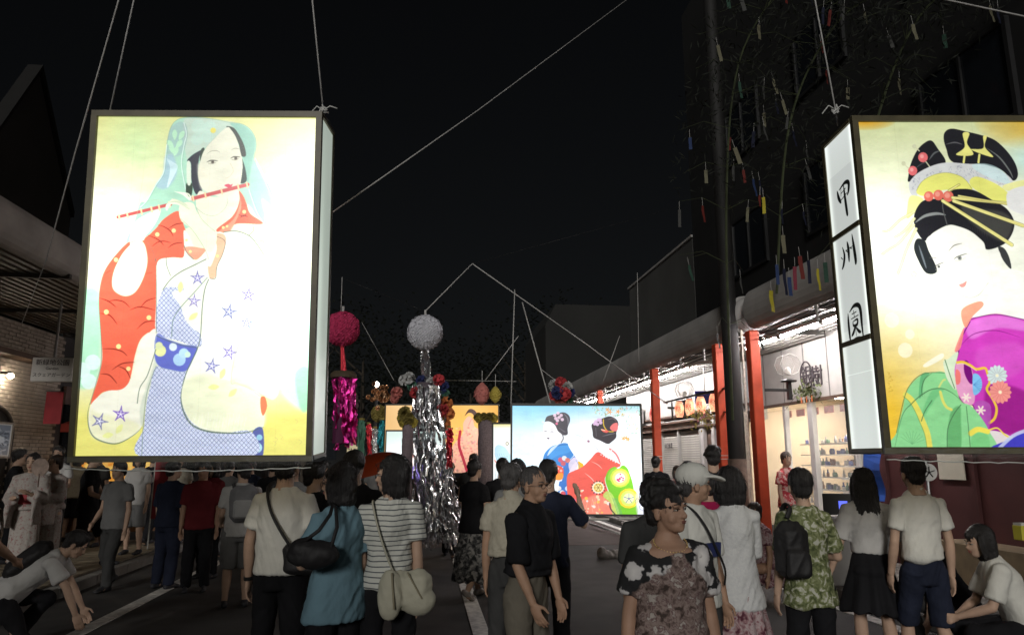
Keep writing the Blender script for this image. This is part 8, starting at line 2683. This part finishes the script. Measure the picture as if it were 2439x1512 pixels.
# white flowers printed over the shoulders of the floral blouse: a yoke of other cloth
# navy chest print
g = MB(); c_ = [tp11(x_, y_, z_) for x_, y_, z_ in ((-.050, .074, .655), (.050, .074, .655), (.050, .078, .705), (-.050, .078, .705))]
g.add([v + Vector((0, .016, 0)) for v in c_] + [v + Vector((0, -.01, 0)) for v in c_], [(0, 1, 2, 3), (7, 6, 5, 4), (0, 4, 5, 1), (1, 5, 6, 2), (2, 6, 7, 3), (3, 7, 4, 0)]); link('chest_print', g, mat('print_navy', (.03, .04, .14), rough=.8), p11)
g = MB(); g.tube([tp11(*q) for q in spline([(.050, .0, .846), (.052, .052, .815), (.035, .086, .76), (.0, .098, .69), (-.05, .098, .61), (-.085, .07, .55)], False, 5)], .014, n=8, ry=.006)
link('bag_strap', g, m_bagb, p11, smooth=True)
# umbrella (red-orange) in the crowd
t = thing('umbrella', 'open red orange umbrella in the crowd behind the bobbed heads', 'umbrella', P(893, 1128, 7.2))
t.rotation_euler = (R(12), R(-16), 0)
r_ = .20
g = MB(); prof = [(r_ * 1.75 * math.sin(a), r_ * .95 * math.cos(a)) for a in np.linspace(.0, 1.25, 9)][::-1]
g.lathe([(max(.004, a), b) for a, b in prof], n=16, cap=False); link('canopy', g, mat('umbrella_red', (.62, .09, .03), rough=.5, var=.2, scale=3), t, smooth=True)
g = MB(); g.tube([(0, 0, r_ * 1.05), (0, 0, -.55)], .006, n=6); link('shaft', g, m_blackm, t)
for k in range(8):
    a = k * PI / 4 + .2
    g = MB(); g.tube([(r_ * 1.75 * math.sin(b) * math.cos(a), r_ * 1.75 * math.sin(b) * math.sin(a), r_ * .95 * math.cos(b) - .004) for b in np.linspace(.05, 1.24, 6)], .003, n=4); link('rib', g, m_blackm, t)
# round fan of the yukata woman
t = thing('round_fan', 'round paper fan held up between the two yukata women', 'fan', P(96, 1112, 9.1), -YAW)
g = MB(); g.tube([(0, -.003, 0), (0, .003, 0)], .11, n=24); link('paper_disc', g, mat('fan_paper', (.32, .24, .2), rough=.8, var=.35, scale=14), t)
g = MB(); g.tube([(0, 0, -.08), (0, 0, -.24)], .008, n=6); link('handle', g, m_wood, t)
# red cloth banner pole in the left crowd
t = thing('nobori_banner', 'narrow red upright banner among the left crowd', 'banner', G(366, 12.6, 1150))
g = MB(); g.box((.12, 0, 1.15), (.24, .012, 1.3)); link('cloth', g, mat('banner_red2', (.30, .03, .04), rough=.8, var=.15), t)
g = MB(); g.tube([(0, 0, 0), (0, 0, 1.85)], .012, n=6); link('rod', g, m_slat, t)
# things on the road beyond the maiko box
t = thing('white_pipe', 'white pipe lying on the road below the maiko picture', 'pipe', (0, 0, 0))
a_, b_3 = P(1400, 1240, 0), None


def GR(x, y, z=.0):
    v = ray(x, y); k = (z - CAM_H) / v.z
    return Vector((0, 0, CAM_H)) + v * k


g = MB(); g.tube([GR(1405, 1246, .10), GR(1475, 1270, .06)], .028, n=10); link('pipe', g, mat('pipe_white', (.45, .43, .42), rough=.4), t, smooth=True)
g = MB(); g.tube([GR(1482, 1245, .3), GR(1492, 1262, .2), GR(1488, 1282, .03)], .03, n=8); link('elbow', g, mat('pipe_white', (.45, .43, .42)), t, smooth=True)
c_ = GR(1452, 1322, .05)
g = MB(); g.ell((0, 0, 0), (.20, .10, .07)); g.ell((-.13, 0, .05), (.07, .07, .08)); g.ell((.1, 0, .03), (.12, .09, .06))
soft('plastic_bag', 'crumpled pale plastic bag lying on the road below the maiko picture', 'bag', g, mat('bag_plastic_pale', (.26, .24, .22), rough=.5, var=.3, scale=12), loc=c_, vox=.012, disp=.014)
for (x, y, s_, m, lab) in ((1520, 1262, .18, c_char, 'dark bundle lying behind the floral blouse woman'),):
    g = MB(); g.ell((0, 0, s_ * .4), (s_, s_ * .7, s_ * .5)); g.ell((s_ * .6, 0, s_ * .3), (s_ * .6, s_ * .5, s_ * .4))
    soft('cloth_bundle', lab, 'bundle', g, m, loc=GR(x, y, 0.0) if x < 2000 else P(x, y, 6.9), vox=.015, disp=.015)
t = thing('yellow_box', 'small yellow box on the bench at the right edge', 'box', P(2436, 1268, 6.2)); g = MB(); g.box((0, 0, 0), (.1, .1, .12), bev=.006); link('carton', g, mat('yellow_card', (.5, .45, .05), rough=.6), t)
g = MB(); g.box((0, 0, .0), (.085, .085, .02)); link('lid', g, m_slat, t, loc=(0, 0, .07))
# white edge of a stroller / bag by the crouching girl
t = thing('sports_shoe', 'white soled shoe by the crouching girl at lower right', 'shoe', GR(2372, 1478, .05))
g = MB(); g.tube([(-.12, 0, 0), (-.04, 0, 0), (.1, 0, -.01)], [.035, .04, .03], n=10, ry=[.04, .035, .02]); link('upper', g, c_char, t, smooth=True)
g = MB(); g.box((-.01, 0, -.035), (.27, .09, .02), bev=.008); link('sole', g, c_white, t)

bpy.data.scenes.remove(TMP)
